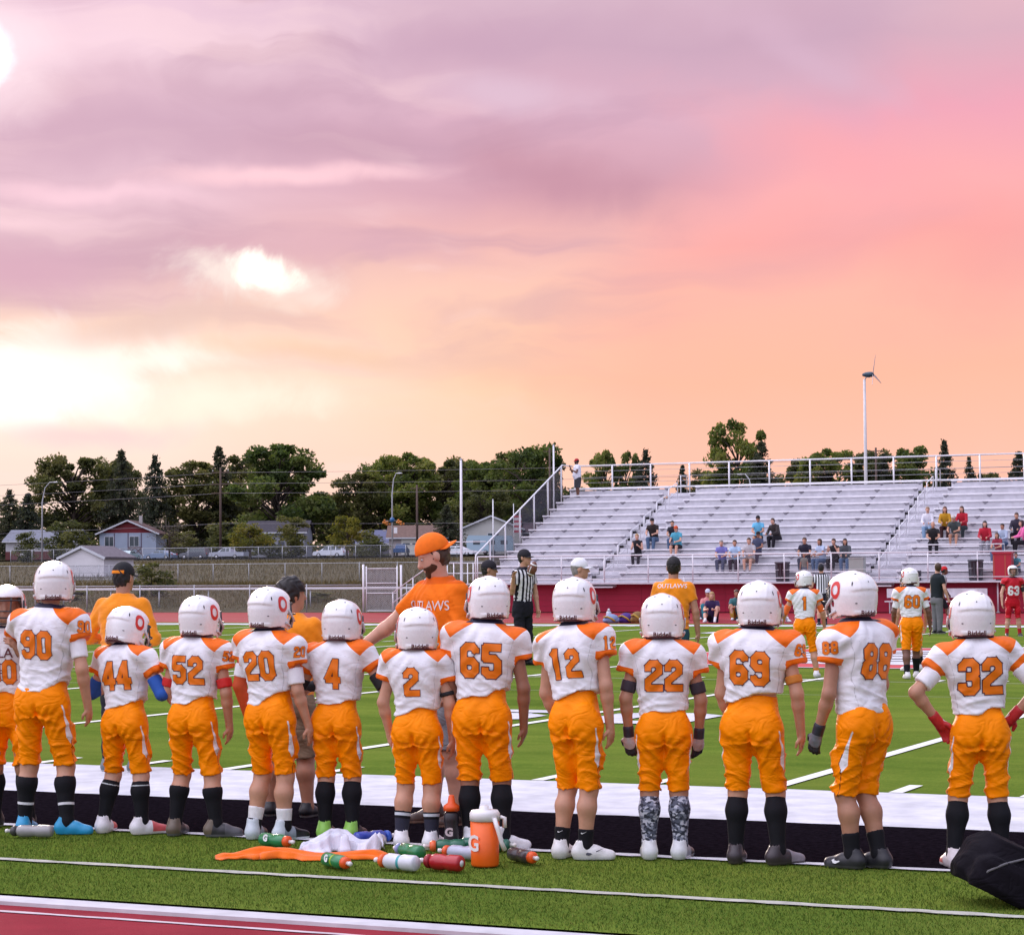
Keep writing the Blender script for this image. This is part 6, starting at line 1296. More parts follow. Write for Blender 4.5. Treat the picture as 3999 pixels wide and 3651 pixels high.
    kid('65', 4.20, -3.96, 1.535, 14, 28, 'broad player number 65 in white jersey with black socks and white high shoes', shift=-.02, tilt=2.5, droop=.010, kb=(0, .03), twist=.01, stance=.095, toes=(14, -62), skin=2, w=1.04,
        arms=(((-.16, .05, -1), (.1, .3, -1)), ((.20, -.02, -1), (.04, .14, -1))), sock=dict(t=.02, c=BLK), shoe=dict(c=(.72, .72, .74), sole=(.75, .75, .76), hi=.03), top=dict(slope=.14, hem=.56 * 1.535, numh=.20), plen=.98)
    kid('12', 4.81, -4.15, 1.527, -6, 12, 'slim player number 12 in white jersey, bare calves and white shoes', shift=.03, tilt=-4, droop=-.014, twist=.02, kb=(.03, 0), stance=.075, toes=(8, -62), skin=0, w=.93,
        arms=(((-.10, .12, -1), (.1, .3, -1)), ((.22, -.10, -1), (.10, .04, -1))), sock=dict(t=.70, c=BLK, swoosh=.76), shoe=dict(c=(.72, .71, .70), sole=(.6, .6, .62), swoosh=1, sc=(.03, .03, .05)), top=dict(slope=.08, hem=.57 * 1.527, numh=.16, snum=(1,)), plen=1.0, lean=4, legw=.96)
    kid('22', 5.27, -3.97, 1.432, 22, -2, 'player number 22 in white jersey with camouflage calf sleeves and gloves', shift=0, tilt=0, droop=.006, stance=.085, toes=(6, -20), skin=1,
        arms=(((-.26, -.02, -1), (-.02, .12, -1), (.5, .85, .1)), ((.26, -.02, -1), (.04, .14, -1), (-.5, .85, .1))), bands=((0, .62, .86, (.03, .02, .03), .008, 'arm_band'), (1, .62, .86, (.03, .02, .03), .008, 'arm_band')),
        glove=(((.025, .025, .05), (.55, .55, .62)), ((.025, .025, .05), (.45, .42, .48))), sock=dict(t=.03, c=BLK, mat=camo()), shoe=dict(c=(.28, .29, .31), heel=(.7, .72, .73), sole=(.6, .62, .62), toe=(.05, .05, .06)), top=dict(slope=-.02, hem=.548 * 1.432), plen=.97)
    kid('69', 5.80, -3.99, 1.501, 4, 8, 'heavy player number 69 in white jersey with plain black socks and dark shoes', shift=-.018, tilt=3, droop=-.010, kb=(0, .03), stance=.115, toes=(4, -42), skin=0, w=1.07,
        arms=(((-.12, .15, -1), (.1, .3, -1)), ((.24, -.04, -1), (.12, .14, -1))), bands=((1, .64, .80, (.55, .19, .02), .010, 'arm_band'),), sock=dict(t=.05, c=BLK), shoe=dict(c=(.04, .03, .035), toe=(.22, .2, .22), sole=(.06, .05, .05)), top=dict(slope=.16, hem=.585 * 1.501, numh=.183, snum=(1,)), plen=.96)
    kid('88', 6.37, -3.95, 1.551, 66, -9, 'player number 88 turned to the left, dark glove hanging, black shoes with white swoosh', shift=.0, tilt=2, droop=-.02, twist=-.02, kb=(.03, .05), stance=.06, toes=(14, 8), skin=1, w=1.0,
        arms=(((-.14, .06, -1), (-.02, .30, -1)), ((.14, .12, -1), (.0, .4, -1))), glove=(((.02, .022, .035), (.16, .17, .20)), ((.02, .022, .035), (.16, .17, .20))), sock=dict(t=.64, c=BLK), shoe=dict(c=(.02, .02, .024), sole=(.05, .05, .05), swoosh=-1), top=dict(slope=-.10, hem=.51 * 1.551, snum=(0,)), plen=1.0, bottom=dict(), lean=5, feet_y=(.03, -.05))
    kid('32', 6.91, -3.70, 1.44, 24, 0, 'player number 32 in white jersey with hands on hips, at the right end', shift=.02, tilt=-2, droop=-.008, kb=(.02, 0), stance=.125, toes=(10, -12), skin=0,
        arms=(((-.62, -.25, -.75), (.62, .35, -.75), (-.2, -.6, -.6)), ((.62, -.25, -.75), (-.62, .35, -.75), (.2, -.6, -.6))), bands=((0, .45, .80, WHITE, .016, 'undersleeve'), (1, .45, .80, WHITE, .016, 'undersleeve')),
        glove=(((.5, .02, .025), (.6, .5, .5)), ((.5, .02, .025), (.6, .5, .5))), sock=dict(t=.04, c=BLK), shoe=dict(c=(.68, .62, .62), toe=(.5, .08, .08), sole=(.6, .55, .55)), top=dict(slope=.02, hem=.56 * 1.44, numh=.195), plen=.98)
    # faces the camera at the left edge of the row
    kid('30', .98, -4.02, 1.50, 196, 150 - 196 + 60, 'player number 30 facing the camera at the left edge, hand raised to the face guard', shift=.02, stance=.11, toes=(10, -10), skin=1,
        arms=(((-.25, .35, -.9), (.45, .55, .85)), ((.25, .1, -1), (.0, .3, -1))), sock=dict(t=.12, c=BLK), shoe=dict(c=BLK, sole=(.3, .3, .3)), face=1,
        top=dict(slope=.0, hem=.56 * 1.50, back=False, nums=.235, numh=.155, text=('OUTLAWS', .085, .350, False, (.12, .015, .02))), plen=.95)
P_kids()
# ------------------------------------------------------------------ coaches, officials, players on the field
OR_T = (.86, .17, .004); OR_Y = (.88, .27, .006); HAIRB = (.012, .009, .008); BRN = (.06, .03, .015); BLOND = (.40, .24, .09); GRYH = (.25, .23, .21)
REFT = dict(k='tee', c=(.75, .75, .76), stripes=(13.5, (.012, .012, .02)), collar=(.02, .02, .03), hem=.53 * 1.8)
BLT = dict(k='trousers', c=(.012, .012, .018), len=2, n='trousers', wide=1.08)
person('tall bearded coach in orange shirt and backward orange cap looking down', (3.40, -2.86, 0), 152, 1.80,
       dict(w=1.03, skin=4, top=dict(k='tee', c=OR_T, belly=.02, hem=.475 * 1.80, sleeve=.21, collar=(.70, .11, .003), text=('OUTLAWS', .085, .475, False, (.72, .62, .58))), bottom=dict(k='shorts', c=(.20, .21, .23), len=.96, n='shorts', r=(.10, .092, .07)), arms=(((-.14, .05, -1), (.05, .25, -1)), ((.74, .22, -.62), (.70, .42, -.55))), head=-26, nod=26, hair=dict(c=BRN, th=.006), beard=(.075, .03, .012), headwear=dict(k='cap', c=OR_T, back=True), shoe=dict(c=(.06, .03, .02), sole=(.3, .2, .15)), sock=dict(t=.86, c=BLK), eyes=True, stance=.13, armw=1.12, legw=1.08, lean=3, seed=3))
person('dark haired boy in orange polo shirt and khaki shorts behind number 20', (2.28, -2.85, 0), 4, 1.53, dict(w=1.12, skin=1, top=dict(k='tee', c=OR_Y, belly=.02, sleeve=.17), bottom=dict(k='shorts', c=(.23, .17, .11), len=1.0, n='shorts', r=(.10, .09, .07)), head=-40, hair=dict(c=HAIRB, th=.022, line=.018), shoe=dict(c=BLK, sole=(.2, .2, .2)), arms=(((-.15, .1, -1), (.3, .7, -.6)), ((.15, .1, -1), (-.3, .7, -.6))), stance=.13, legw=1.1, seed=8))
person('man in orange sweatshirt and black cap with orange band, seen from behind', (-.68, -.42, 0), 8, 1.66, dict(w=1.12, skin=1, top=dict(k='long', c=OR_Y, hem=.50 * 1.66), bottom=dict(k='trousers', c=(.018, .018, .022), len=2, r=(.09, .068, .05)), arms=(((-.45, -.05, -1), (.35, .85, -.15)), ((.35, 0, -1), (-.45, .85, -.1))), head=-14, hair=dict(c=HAIRB, th=.008), headwear=dict(k='cap', c=(.012, .012, .014), band=(.85, .25, .01)), shoe=dict(c=(.12, .14, .15), sole=(.4, .4, .42)), stance=.12, bands=((0, 1.75, 1.92, WHITE, .012, 'wristband'),), seed=21))
person('referee in striped shirt holding a football, black cap, facing right', (-6.39, 20.07, 0), -112, 2.0, dict(w=.98, skin=0, top=REFT, bottom=BLT, arms=(((-.2, .05, -1), (.0, .2, -1)), ((.22, -.05, -1), (.30, .45, .84), (0, 1, 0))), head=20, hair=dict(c=HAIRB, th=.006), headwear=dict(k='cap', c=(.015, .013, .018)), shoe=dict(c=BLK, sole=BLK), eyes=True, seed=4))
fb = thing('football', 'brown football with white stripes held up by the referee', 'football', (-6.02, 19.66, 1.66)); M = Matrix.Rotation(R(24), 4, 'Y')
m = MB(); m.lathe([(.002, -.145), (.035, -.12), (.068, -.07), (.082, 0), (.068, .07), (.035, .12), (.002, .145)], 14, M=M); m.build('leather', mat((.16, .055, .03), .5, var=.2), fb)
for z in (-.085, .085): m = MB(); m.lathe([(.064, z - .012), (.0655 if abs(z) < .05 else .0645, z), (.058, z + .012)] if z > 0 else [(.058, z - .012), (.0645, z), (.064, z + .012)], 14, M=M); m.build('stripe', mat((.75, .75, .75), .5), fb)
m = MB(); m.box((-.006, -.088, -.05), (.006, -.074, .05), 0, M); m.build('lace', mat((.75, .75, .75), .5), fb)
person('referee with black cap whose head shows between the coach and the ball holder', (-3.21, 11.8, 0), -70, 1.75, dict(skin=1, top=REFT, bottom=BLT, head=0, hair=dict(c=HAIRB, th=.006), headwear=dict(k='cap', c=(.015, .013, .018)), shoe=dict(c=BLK), eyes=True))
person('referee in white cap whose head shows above number 12', (-.74, 9.07, 0), -62, 1.74, dict(skin=0, top=REFT, bottom=BLT, head=-8, hair=dict(c=GRYH, th=.005), headwear=dict(k='cap', c=(.78, .78, .80)), shoe=dict(c=BLK), eyes=True))
person('coach in orange polo and black cap with white lettering on his back', (.34, 9.46, 0), 10, 1.75, dict(w=1.12, skin=1, top=dict(k='tee', c=OR_Y, belly=.02, text=('OUTLAWS', .075, .545, True, (.78, .72, .74))), bottom=dict(k='trousers', c=(.02, .07, .09), len=2), head=10, hair=dict(c=HAIRB, th=.008), headwear=dict(k='cap', c=(.02, .018, .02)), shoe=dict(c=BLK), arms=(((-.2, .1, -1), (.1, .5, -.9)), ((.24, .0, -1), (.06, .2, -1)))))
FG = 'players out on the field'
def fieldkid(num, X, Y, H, yaw, head, label, **kw):
    kw = dict(kw); top = dict(k='jersey', num=num); top.update(kw.pop('top', {})); bot = dict(k='football', c=ORANGE, len=kw.pop('plen', .97)); bot.update(kw.pop('bottom', {}))
    c = dict(pads=True, top=top, bottom=bot, headwear=kw.pop('headwear', dict(k='helmet')), head=head, seed=int(abs(X * 10)) + 3); c.update(kw); return person(label, (X, Y, 0), yaw, H, c, FG)
fieldkid('1', -.35, 16.95, 1.60, 20, 34, 'player number 1 in white standing on the field left of number 88', stance=.17, toes=(25, -15), bands=((0, .62, 1.05, (.75, .13, .01), .01, 'elbow_sleeve'), (1, .6, .95, (.75, .13, .01), .01, 'elbow_sleeve')), arms=(((-.35, .1, -1), (-.1, .9, -.5)), ((.3, .0, -1), (.15, .5, -1))), sock=dict(t=.80, c=(.6, .22, .02)), shoe=dict(c=(.75, .75, .75)), plen=1.06)
fieldkid('60', 1.24, 17.07, 1.63, 26, 20, 'player number 60 in white walking away on the field, dark skin', stance=.10, skin=3, toes=(5, -5), feet_y=(-.16, .16), arms=(((-.15, .15, -1), (.0, .3, -1)), ((.25, -.1, -1), (.12, .1, -1))), bands=((1, .45, .8, WHITE, .012, 'undersleeve'), (0, .45, .8, WHITE, .012, 'undersleeve')), sock=dict(t=(.62, .30), c=BLK), shoe=dict(c=(.75, .73, .72), sole=(.6, .55, .5)))
fieldkid(None, .62, 19.6, 1.55, 40, 20, 'player in white jersey mostly hidden behind number 88', stance=.12, sock=dict(t=.5, c=BLK), shoe=dict(c=(.6, .6, .6)))
fieldkid('63', -2.02, 39.7, 1.74, 204, 8, 'opposing player number 63 in red jersey and red trousers facing the camera', headwear=dict(k='helmet', emblem=False), top=dict(c=(.52, .008, .022), yoke=(.52, .008, .022), cuff=(.02, .015, .02), back=False, nums=.27, numh=.24, numc=(.78, .78, .8), nume=(.5, .01, .03)), bottom=dict(c=(.50, .01, .022), panel=False), sock=dict(t=.66, c=(.45, .015, .02)), shoe=dict(c=(.02, .02, .02)), stance=.16, skin=4, bands=((0, .5, .85, (.02, .02, .025), .012, 'undersleeve'),), arms=(((-.25, .05, -1), (.0, .2, -1)), ((.25, .05, -1), (.0, .2, -1))), face=1)
person('referee in striped shirt and black shorts near the far sideline, seen from behind', (-10.0, 50.2, 0), 30, 1.86, dict(far=True, h=.014, skin=0, top=REFT, bottom=dict(k='shorts', c=(.012, .012, .02), len=.85, n='shorts'), head=-20, hair=dict(c=HAIRB), headwear=dict(k='cap', c=(.015, .015, .02)), shoe=dict(c=BLK), sock=dict(t=.6, c=BLK), arms=(((-.35, .2, -1), (-.3, .6, -.3)), ((.2, 0, -1), (.0, .2, -1)))))
person('man in dark polo shirt standing at the far side behind number 60', (-4.35, 41.5, 0), -40, 1.82, dict(far=True, h=.012, skin=4, w=1.08, top=dict(k='tee', c=(.012, .018, .022), collar=(.01, .015, .02)), bottom=dict(k='trousers', c=(.16, .16, .17), len=2), head=60, hair=dict(c=BRN), shoe=dict(c=BLK), arms=(((-.2, 0, -1), (0, .2, -1)), ((.25, .1, -1), (0, .4, -1)))))
person('man in grey shirt, red cap and black shorts walking right below the wall', (-7.1, 53.2, 0), -62, 1.78, dict(far=True, h=.013, skin=3, top=dict(k='tee', c=(.30, .31, .32)), bottom=dict(k='shorts', c=(.012, .012, .015), len=.9, n='shorts'), head=0, hair=dict(c=HAIRB), headwear=dict(k='cap', c=(.55, .015, .02), back=True), shoe=dict(c=(.05, .02, .02), sole=(.6, .6, .6)), feet_y=(-.32, .30), lean=10, arms=(((-.1, .3, -1), (0, .5, -.8)), ((.2, -.35, -1), (0, .2, -1)))))
GS = 'people sitting on the ground by the red wall'
def gsit(label, X, Y, yaw, **c): person(label, (X, Y, 0), yaw, c.pop('H', 1.62) * 1.12, dict(dict(pose='ground', far=True, h=.013, lean=12, shoe=dict(c=(.65, .65, .66)), arms=(((-.2, .55, -.8), (.45, .8, .1)), ((.2, .55, -.8), (-.45, .8, .1)))), **c), GS)
gsit('kid in pink and teal shirt with white and blue cap sitting by the wall', -15.9, 56.6, 205, top=dict(k='tee', c=(.60, .22, .22)), bottom=dict(k='trousers', c=(.02, .16, .20), len=2), headwear=dict(k='cap', c=(.55, .55, .65)), hair=dict(c=BRN), skin=0, H=1.7, lean=4)
gsit('blond long haired teenager in dark purple shirt sitting with one knee up', -14.95, 54.2, 190, top=dict(k='tee', c=(.03, .015, .07)), bottom=dict(k='shorts', c=(.015, .013, .02), len=.8, n='shorts'), hair=dict(c=BLOND, long=.14), skin=4, sock=dict(t=.75, c=WHITE), kneez=(.46, .25), lean=14)
gsit('kid in teal shirt sitting behind the blond teenager', -15.3, 57.8, 200, top=dict(k='tee', c=(.04, .14, .15)), bottom=dict(k='shorts', c=(.30, .16, .02), len=.9, n='shorts'), hair=dict(c=BRN), skin=1, H=1.68)
gsit('boy in grey shirt sitting on the ground right of number 69', -13.0, 55.2, 230, top=dict(k='tee', c=(.26, .27, .28)), bottom=dict(k='shorts', c=(.28, .28, .3), len=.85, n='shorts'), hair=dict(c=HAIRB), skin=1, sock=dict(t=.8, c=WHITE))
gsit('dark haired kid sitting low behind the pink and teal kid', -16.6, 58.6, 180, top=dict(k='tee', c=(.03, .03, .05)), bottom=dict(k='trousers', c=(.03, .03, .05), len=2), hair=dict(c=HAIRB), skin=1, H=1.5)
gsit('girl in white shirt and dark shorts sitting right of the boy in grey shirt', -12.2, 56.0, 195, top=dict(k='tee', c=(.6, .6, .64)), bottom=dict(k='shorts', c=(.03, .03, .05), len=.85, n='shorts'), hair=dict(c=BRN, long=.14), skin=0, H=1.55)
gsit('kid in mustard yellow shirt sitting just left of number 69', -14.2, 56.5, 185, top=dict(k='tee', c=(.42, .22, .015)), bottom=dict(k='trousers', c=(.04, .05, .09), len=2), hair=dict(c=BRN), skin=0, H=1.6)
gsit('boy in dark red shirt sitting close to the wall behind the orange coach', -17.4, 58.2, 190, top=dict(k='tee', c=(.22, .02, .03)), bottom=dict(k='shorts', c=(.05, .05, .06), len=.85, n='shorts'), hair=dict(c=HAIRB), skin=2, H=1.55)
# ------------------------------------------------------------------ spectators
SG = 'spectators sitting on the bleachers'; JEAN = (.08, .13, .22); DKC = (.015, .013, .018)
def seat(label, k, X, shirt, pants, hair=HAIRB, **c):
    kind = c.pop('kind', 'tee'); ln = c.pop('plen', 2); nm_ = 'trousers' if ln >= 2 else 'shorts'; yaw = c.pop('yaw', 180 + rnd.uniform(-14, 14)); H = c.pop('H', 1.70) * 1.07
    d = dict(pose='sit', far=True, h=.016, lean=c.pop('lean', 14), top=dict(k=kind, c=shirt), bottom=dict(k='trousers', c=pants, len=ln, n=nm_), hair=dict(c=hair, **({'long': c.pop('long')} if 'long' in c else {})) if hair else None, shoe=dict(c=c.pop('shoec', (.3, .3, .32))), arms=c.pop('arms', (((-.15, .45, -.9), (.35, .85, -.2)), ((.15, .45, -.9), (-.35, .85, -.2)))))
    d.update(c); person(label, (X, 72.95 + .8 * k - .38, 1.70 + .333 * k - .43), yaw, H, d, SG)
seat('woman in black tank top and black trousers holding a cup, nearest the first aisle', 2, -25.4, DKC, DKC, BLOND, skin=4, arms=(((-.2, .2, -1), (.5, .6, .5)), ((.2, .3, -1), (-.4, .8, .4))), top=dict(k='tee', c=DKC, sleeve=.03))
seat('man in black polo, black cap and jeans leaning on his knees', 4, -25.3, (.022, .014, .014), JEAN, skin=4, headwear=dict(k='cap', c=DKC), w=1.12, lean=20, H=1.78)
seat('boy in black printed shirt and jeans behind the man in teal shirt', 4, -24.35, (.02, .02, .03), JEAN, skin=0, H=1.6)
seat('man in teal patterned shirt and orange cap with dark shorts', 3, -23.95, (.07, .34, .46), DKC, skin=4, plen=.85, headwear=dict(k='cap', c=(.60, .10, .03)), w=1.1, sock=dict(t=.8, c=WHITE))
seat('older person in purple blue shirt at the left of the front trio', 1, -21.3, (.17, .17, .45), (.06, .07, .12), GRYH, skin=4, w=1.05)
seat('person in light blue shirt and dark trousers in the middle of the front trio', 1, -20.72, (.38, .55, .75), (.03, .015, .03), BRN, skin=0)
seat('man in pale grey shirt and shorts at the right of the front trio', 1, -20.1, (.45, .44, .46), (.24, .14, .10), BRN, skin=4, plen=.8, H=1.8, w=1.08, sock=dict(t=.85, c=DKC))
seat('person in navy clothes and dark cap reclining behind the front trio', 2, -20.05, (.05, .06, .11), (.07, .05, .08), skin=2, headwear=dict(k='cap', c=DKC), lean=-4)
seat('man in bright light blue shirt and black cap with black shorts', 4, -20.45, (.14, .48, .72), DKC, skin=0, plen=.85, headwear=dict(k='cap', c=DKC), H=1.78)
seat('man in black hoodie with red front looking at his phone', 4, -19.8, (.03, .022, .022), DKC, BRN, kind='long', skin=4, yaw=162, lean=26, w=1.12)
seat('man in black shirt and dark trousers sitting by the second aisle', 1, -17.7, (.015, .014, .03), (.04, .045, .07), BRN, skin=0, w=1.12, H=1.78)
seat('long haired woman in pale blue shirt looking right', 1, -17.15, (.42, .52, .68), JEAN, BRN, skin=1, long=.16, yaw=150)
seat('woman in black dress with hands raised to her face', 1, -16.5, DKC, DKC, BRN, skin=4, arms=(((-.3, .4, -.8), (.4, .35, .95)), ((.3, .4, -.8), (-.4, .35, .95))), top=dict(k='tee', c=DKC, sleeve=.05))
seat('woman with sunglasses in black and white patterned top and jeans', 1, -15.95, (.07, .08, .09), JEAN, HAIRB, skin=0, long=.15, kind='long')
person('small child in grey camouflage clothes standing in front of the seated pair', (-17.35, 72.4, 1.262), 175, 1.15, dict(far=True, h=.013, skin=1, top=dict(k='tee', c=(.20, .20, .17)), bottom=dict(k='trousers', c=(.10, .12, .16), len=2), hair=dict(c=BLOND), shoe=dict(c=BLK)))
seat('blond person in white shirt and light jeans right of the second aisle', 5, -13.3, (.68, .68, .74), (.22, .34, .48), (.3, .2, .12), skin=4, kind='long')
seat('bald man in black shirt and black trousers in front of the yellow hoodie', 3, -12.65, (.016, .015, .017), DKC, None, skin=0, w=1.1)
seat('woman in mustard yellow hoodie with long brown hair and glasses', 5, -12.55, (.48, .25, .012), (.05, .02, .02), (.10, .035, .015), skin=4, kind='long', long=.2)
seat('long haired person in red hoodie beside the yellow hoodie', 5, -11.9, (.42, .01, .025), (.03, .04, .045), (.07, .03, .02), skin=4, kind='long', long=.14)
seat('man in dark green shirt and pale cap leaning below the red hoodie', 4, -12.0, (.045, .06, .06), (.30, .24, .22), BRN, skin=0, plen=.85, headwear=dict(k='cap', c=(.55, .5, .45)), w=1.12, lean=28)
seat('woman in red hoodie with long black hair and grey trousers', 3, -10.55, (.42, .012, .03), (.28, .28, .31), HAIRB, skin=4, kind='long', long=.2, w=1.05)
seat('boy in light grey blue shirt and jeans right of the black haired woman', 3, -9.9, (.38, .46, .58), JEAN, HAIRB, skin=1, kind='long', H=1.55)
seat('man in dark navy jacket at the right edge of the bleachers', 4, -9.45, (.035, .03, .05), DKC, BRN, skin=0, kind='long', w=1.1)
seat('woman in bright pink jacket with dark reddish hair in side view', 3, -9.25, (.75, .14, .35), DKC, (.045, .015, .018), skin=4, kind='long', long=.2, yaw=118)
seat('child in teal shirt at the right edge behind the red bin', 0, -8.85, (.03, .22, .28), (.05, .05, .07), BRN, skin=0, H=1.3)
seat('girl in dark red shirt beside the man in navy jacket', 2, -9.95, (.25, .02, .04), JEAN, BRN, skin=0, long=.15, H=1.5)
seat('man in dark clothes at the right edge of the top group', 5, -9.0, (.03, .03, .05), DKC, BRN, skin=0)
person('heavy man in white shirt and red cap standing atop the bleacher corner', (-31.35, 81.95, 1.70 + .333 * 12 - .43), 128, 1.84, dict(far=True, h=.014, w=1.28, skin=3, top=dict(k='tee', c=(.70, .71, .76), belly=.07, hem=.47 * 1.84), bottom=dict(k='shorts', c=(.05, .05, .055), len=.98, n='shorts', r=(.11, .10, .08)), headwear=dict(k='cap', c=(.42, .02, .03)), hair=dict(c=HAIRB), beard=HAIRB, shoe=dict(c=(.5, .5, .5)), head=-20, arms=(((-.25, .35, -.9), (.35, .7, .35)), ((.35, .45, -.8), (-.25, .45, .9)))))
# ------------------------------------------------------------------ things on the walkway and by the wall
def bin_(name, label, x, y, z, r, h_, col, cat='trash can', lid=None):
    t_ = thing(name, label, cat, (x, y, z)); m = MB(); m.lathe([(.001, 0), (r * .84, 0), (r * .97, h_ * .9), (r * 1.06, h_ * .9), (r * 1.06, h_), (r * .93, h_), (r * .80, .05), (.001, .05)], 18); m.build('body', mat(col, .55, var=.12, scale=6), t_)
    for i in range(12): a = i / 12 * 2 * math.pi; m = MB(); m.bar((math.cos(a) * r * .86, math.sin(a) * r * .86, .05), (math.cos(a) * r * .975, math.sin(a) * r * .975, h_ * .86), .025); m.build('rib', mat(col, .55, var=.12, scale=6), t_)
    return t_
bin_('trash_can', 'large dark grey trash can on the walkway left of number 1', -18.3, 72.46, 1.262, .30, .82, (.075, .07, .085)); bin_('trash_can', 'grey ribbed trash can left of the red bin', -10.35, 72.46, 1.262, .30, .84, (.075, .085, .10)); bin_('trash_can', 'small dark bucket on the walkway right of the second aisle', -12.7, 72.46, 1.262, .16, .42, (.05, .055, .07), 'bucket')
rb = thing('wheeled_bin', 'tall red wheeled bin behind the front rail at the right', 'bin', (-9.25, 72.45, 1.262)); m = MB(); m.prism([(-.36, -.26), (.36, -.26), (.36, .2), (-.36, .2)], .06, 1.05); m.build('body', mat((.42, .008, .03), .45, var=.08), rb)
m = MB(); m.prism([(-.39, -.30), (.39, -.30), (.39, .22), (-.39, .22)], 1.052, 1.12); m.build('lid', mat((.45, .01, .035), .45), rb)
for sg in (-1, 1): m = MB(); m.lathe([(.02, -.03), (.09, -.03), (.09, .03), (.02, .03)], 10, M=Matrix.Translation((sg * .3, .17, .09)) @ Matrix.Rotation(R(90), 4, 'Y')); m.build('wheel', DK, rb); m = MB(); m.bar((sg * .22 - .1, -.264, .1), (sg * .22 - .1, -.264, 1.0), .012); m.build('trim_strip', mat((.5, .3, .1), .5), rb)
gb = thing('cabinet_box', 'pale grey green box behind the front rail at the second aisle', 'box', (-15.15, 72.46, 1.262)); m = MB(); m.box((-.30, -.2, .0), (.30, .2, .92)); m.build('body', mat((.36, .40, .36), .6, var=.08), gb); m = MB(); m.box((-.32, -.22, .921), (.32, .22, .97)); m.build('lid', mat((.40, .43, .40), .6), gb)
bn = thing('team_bench', 'long white team bench with backrest in front of the red wall', 'bench', (-11.75, 71.6, -.01)); m = MB(); m.box((-2.0, .12, .62), (2.0, .17, .98)); m.build('backrest', WP, bn); m = MB(); m.box((-2.0, -.25, .45), (2.0, .08, .50)); m.build('seat', WP, bn)
for x in (-1.8, 0, 1.8): m = MB(); m.bar((x, -.2, 0), (x, -.2, .45), .05); m.bar((x, .14, 0), (x, .14, .62), .05); m.build('leg', GALV, bn)
pole('short pale post standing against the red wall above the bench', -13.4, 72.5, 0, 1.5, .04, STEEL, cat='post'); pole('second short pale post against the red wall near number 63', -9.5, 72.5, 0, 1.5, .04, STEEL, cat='post'); pole('short pale post against the red wall by number 69', -22.6, 72.5, 0, 1.5, .04, STEEL, cat='post')
# ------------------------------------------------------------------ bottles, jug, towels, backpack
def bottle(label, x, y, rz, body, cap, r=.037, L_=.20, group='drink bottles lying on the turf', name='drink_bottle', mark=None, base=None, squeeze=True, trans=0.0):
    """lying bottle: axis along local +x, cap at +x"""
    t_ = thing(name, label, 'bottle', (x, y, r + .004), rz, group); M = Matrix.Rotation(R(90), 4, 'Y')
    m = MB(); pr = [(.001, -L_ / 2), (r * .85, -L_ / 2), (r, -L_ / 2 + .012), (r, -L_ * .12), (r * .88, -L_ * .04), (r * .88, L_ * .04), (r, L_ * .12), (r, L_ * .36), (r * .8, L_ * .46), (r * .62, L_ / 2), (.001, L_ / 2)]
    m.lathe(pr, 16, M=M, ms=[0, 0, 0, 0, 1 if mark else 0, 0, 0, 0, 0, 0]); mt = mat(body, .3, .5, var=.12, scale=25, coat=.2); m.build('body', [mt, mat(mark, .4)] if mark else mt, t_)
    m = MB(); m.lathe([(.001, L_ / 2 + .002), (r * .86, L_ / 2 + .002), (r * .86, L_ / 2 + .022), (r * .62, L_ / 2 + .034), (.001, L_ / 2 + .034)], 16, M=M); c_ = m.build('cap', mat(cap, .4, var=.06), t_)
    m = MB(); m.lathe([(r * .3, L_ / 2 + .034), (r * .27, L_ / 2 + .055), (r * .36, L_ / 2 + .057), (r * .3, L_ / 2 + .07), (.001, L_ / 2 + .072)], 10, M=M); m.build('nozzle', mat((.75, .72, .70) if squeeze else cap, .4), c_)
    if base: m = MB(); m.lathe([(.001, -L_ / 2 - .003), (r * .4, -L_ / 2 - .003), (r * .4, -L_ / 2 - .0005)], 12, M=M); m.build('base_mark', mat(base, .4), t_)
    return t_
def gmark(parent, off, rot, size, col):
    me = text_mesh('G', size, bold=.003); e = link('lettering', me, mat(col, .5), parent); e.location = off; e.rotation_euler = rot; return e
GRN = (.02, .20, .07)
b_ = bottle('green bottle with orange cap lying nearest the painted line', 3.80, -4.99, R(-32), GRN, (.75, .09, .01), mark=(.30, .45, .03)); gmark(b_, (-.03, -.039, .012), (R(80), 0, 0), .05, (.75, .75, .75))
b_ = bottle('green bottle with orange cap lying behind the orange towel at its left', 3.02, -4.30, R(-18), GRN, (.75, .09, .01)); gmark(b_, (-.03, -.039, .012), (R(80), 0, 0), .05, (.75, .75, .75))
b_ = bottle('green bottle lying right of the white towel', 3.98, -4.46, R(150), GRN, (.25, .28, .5)); gmark(b_, (.03, .03, .026), (R(-50), R(180), 0), .05, (.75, .75, .75))
bottle('clear silvery bottle base facing the camera beside the white towel', 3.62, -4.16, R(110), (.36, .38, .42), (.02, .06, .35)); bottle('blue bottle lying behind the white towel', 3.47, -3.98, R(60), (.02, .05, .35), (.03, .10, .5))
bottle('white bottle with coloured print and orange cap lying beside the red bottle', 4.17, -4.95, R(168), (.62, .62, .66), (.78, .12, .02), r=.042, L_=.21, mark=(.05, .32, .34)); bottle('red bottle with white dot on its base lying in front of the jug', 4.40, -4.88, R(172), (.40, .008, .015), (.3, .01, .02), r=.043, L_=.19, base=(.7, .7, .72))
bottle('dark bottle with orange cap lying right of the orange jug', 4.62, -4.42, R(-35), (.05, .045, .05), (.80, .10, .01)); bottle('teal green bottle lying behind the jug', 4.22, -4.05, R(10), (.02, .14, .09), (.02, .12, .08), L_=.24); bottle('pale blue bottle lying left of the orange jug', 4.28, -4.42, R(170), (.42, .44, .55), (.75, .1, .02)); bottle('green bottle with orange cap upright edge behind the pale blue bottle', 4.08, -4.18, R(-150), (.02, .14, .08), (.78, .14, .04), L_=.16)
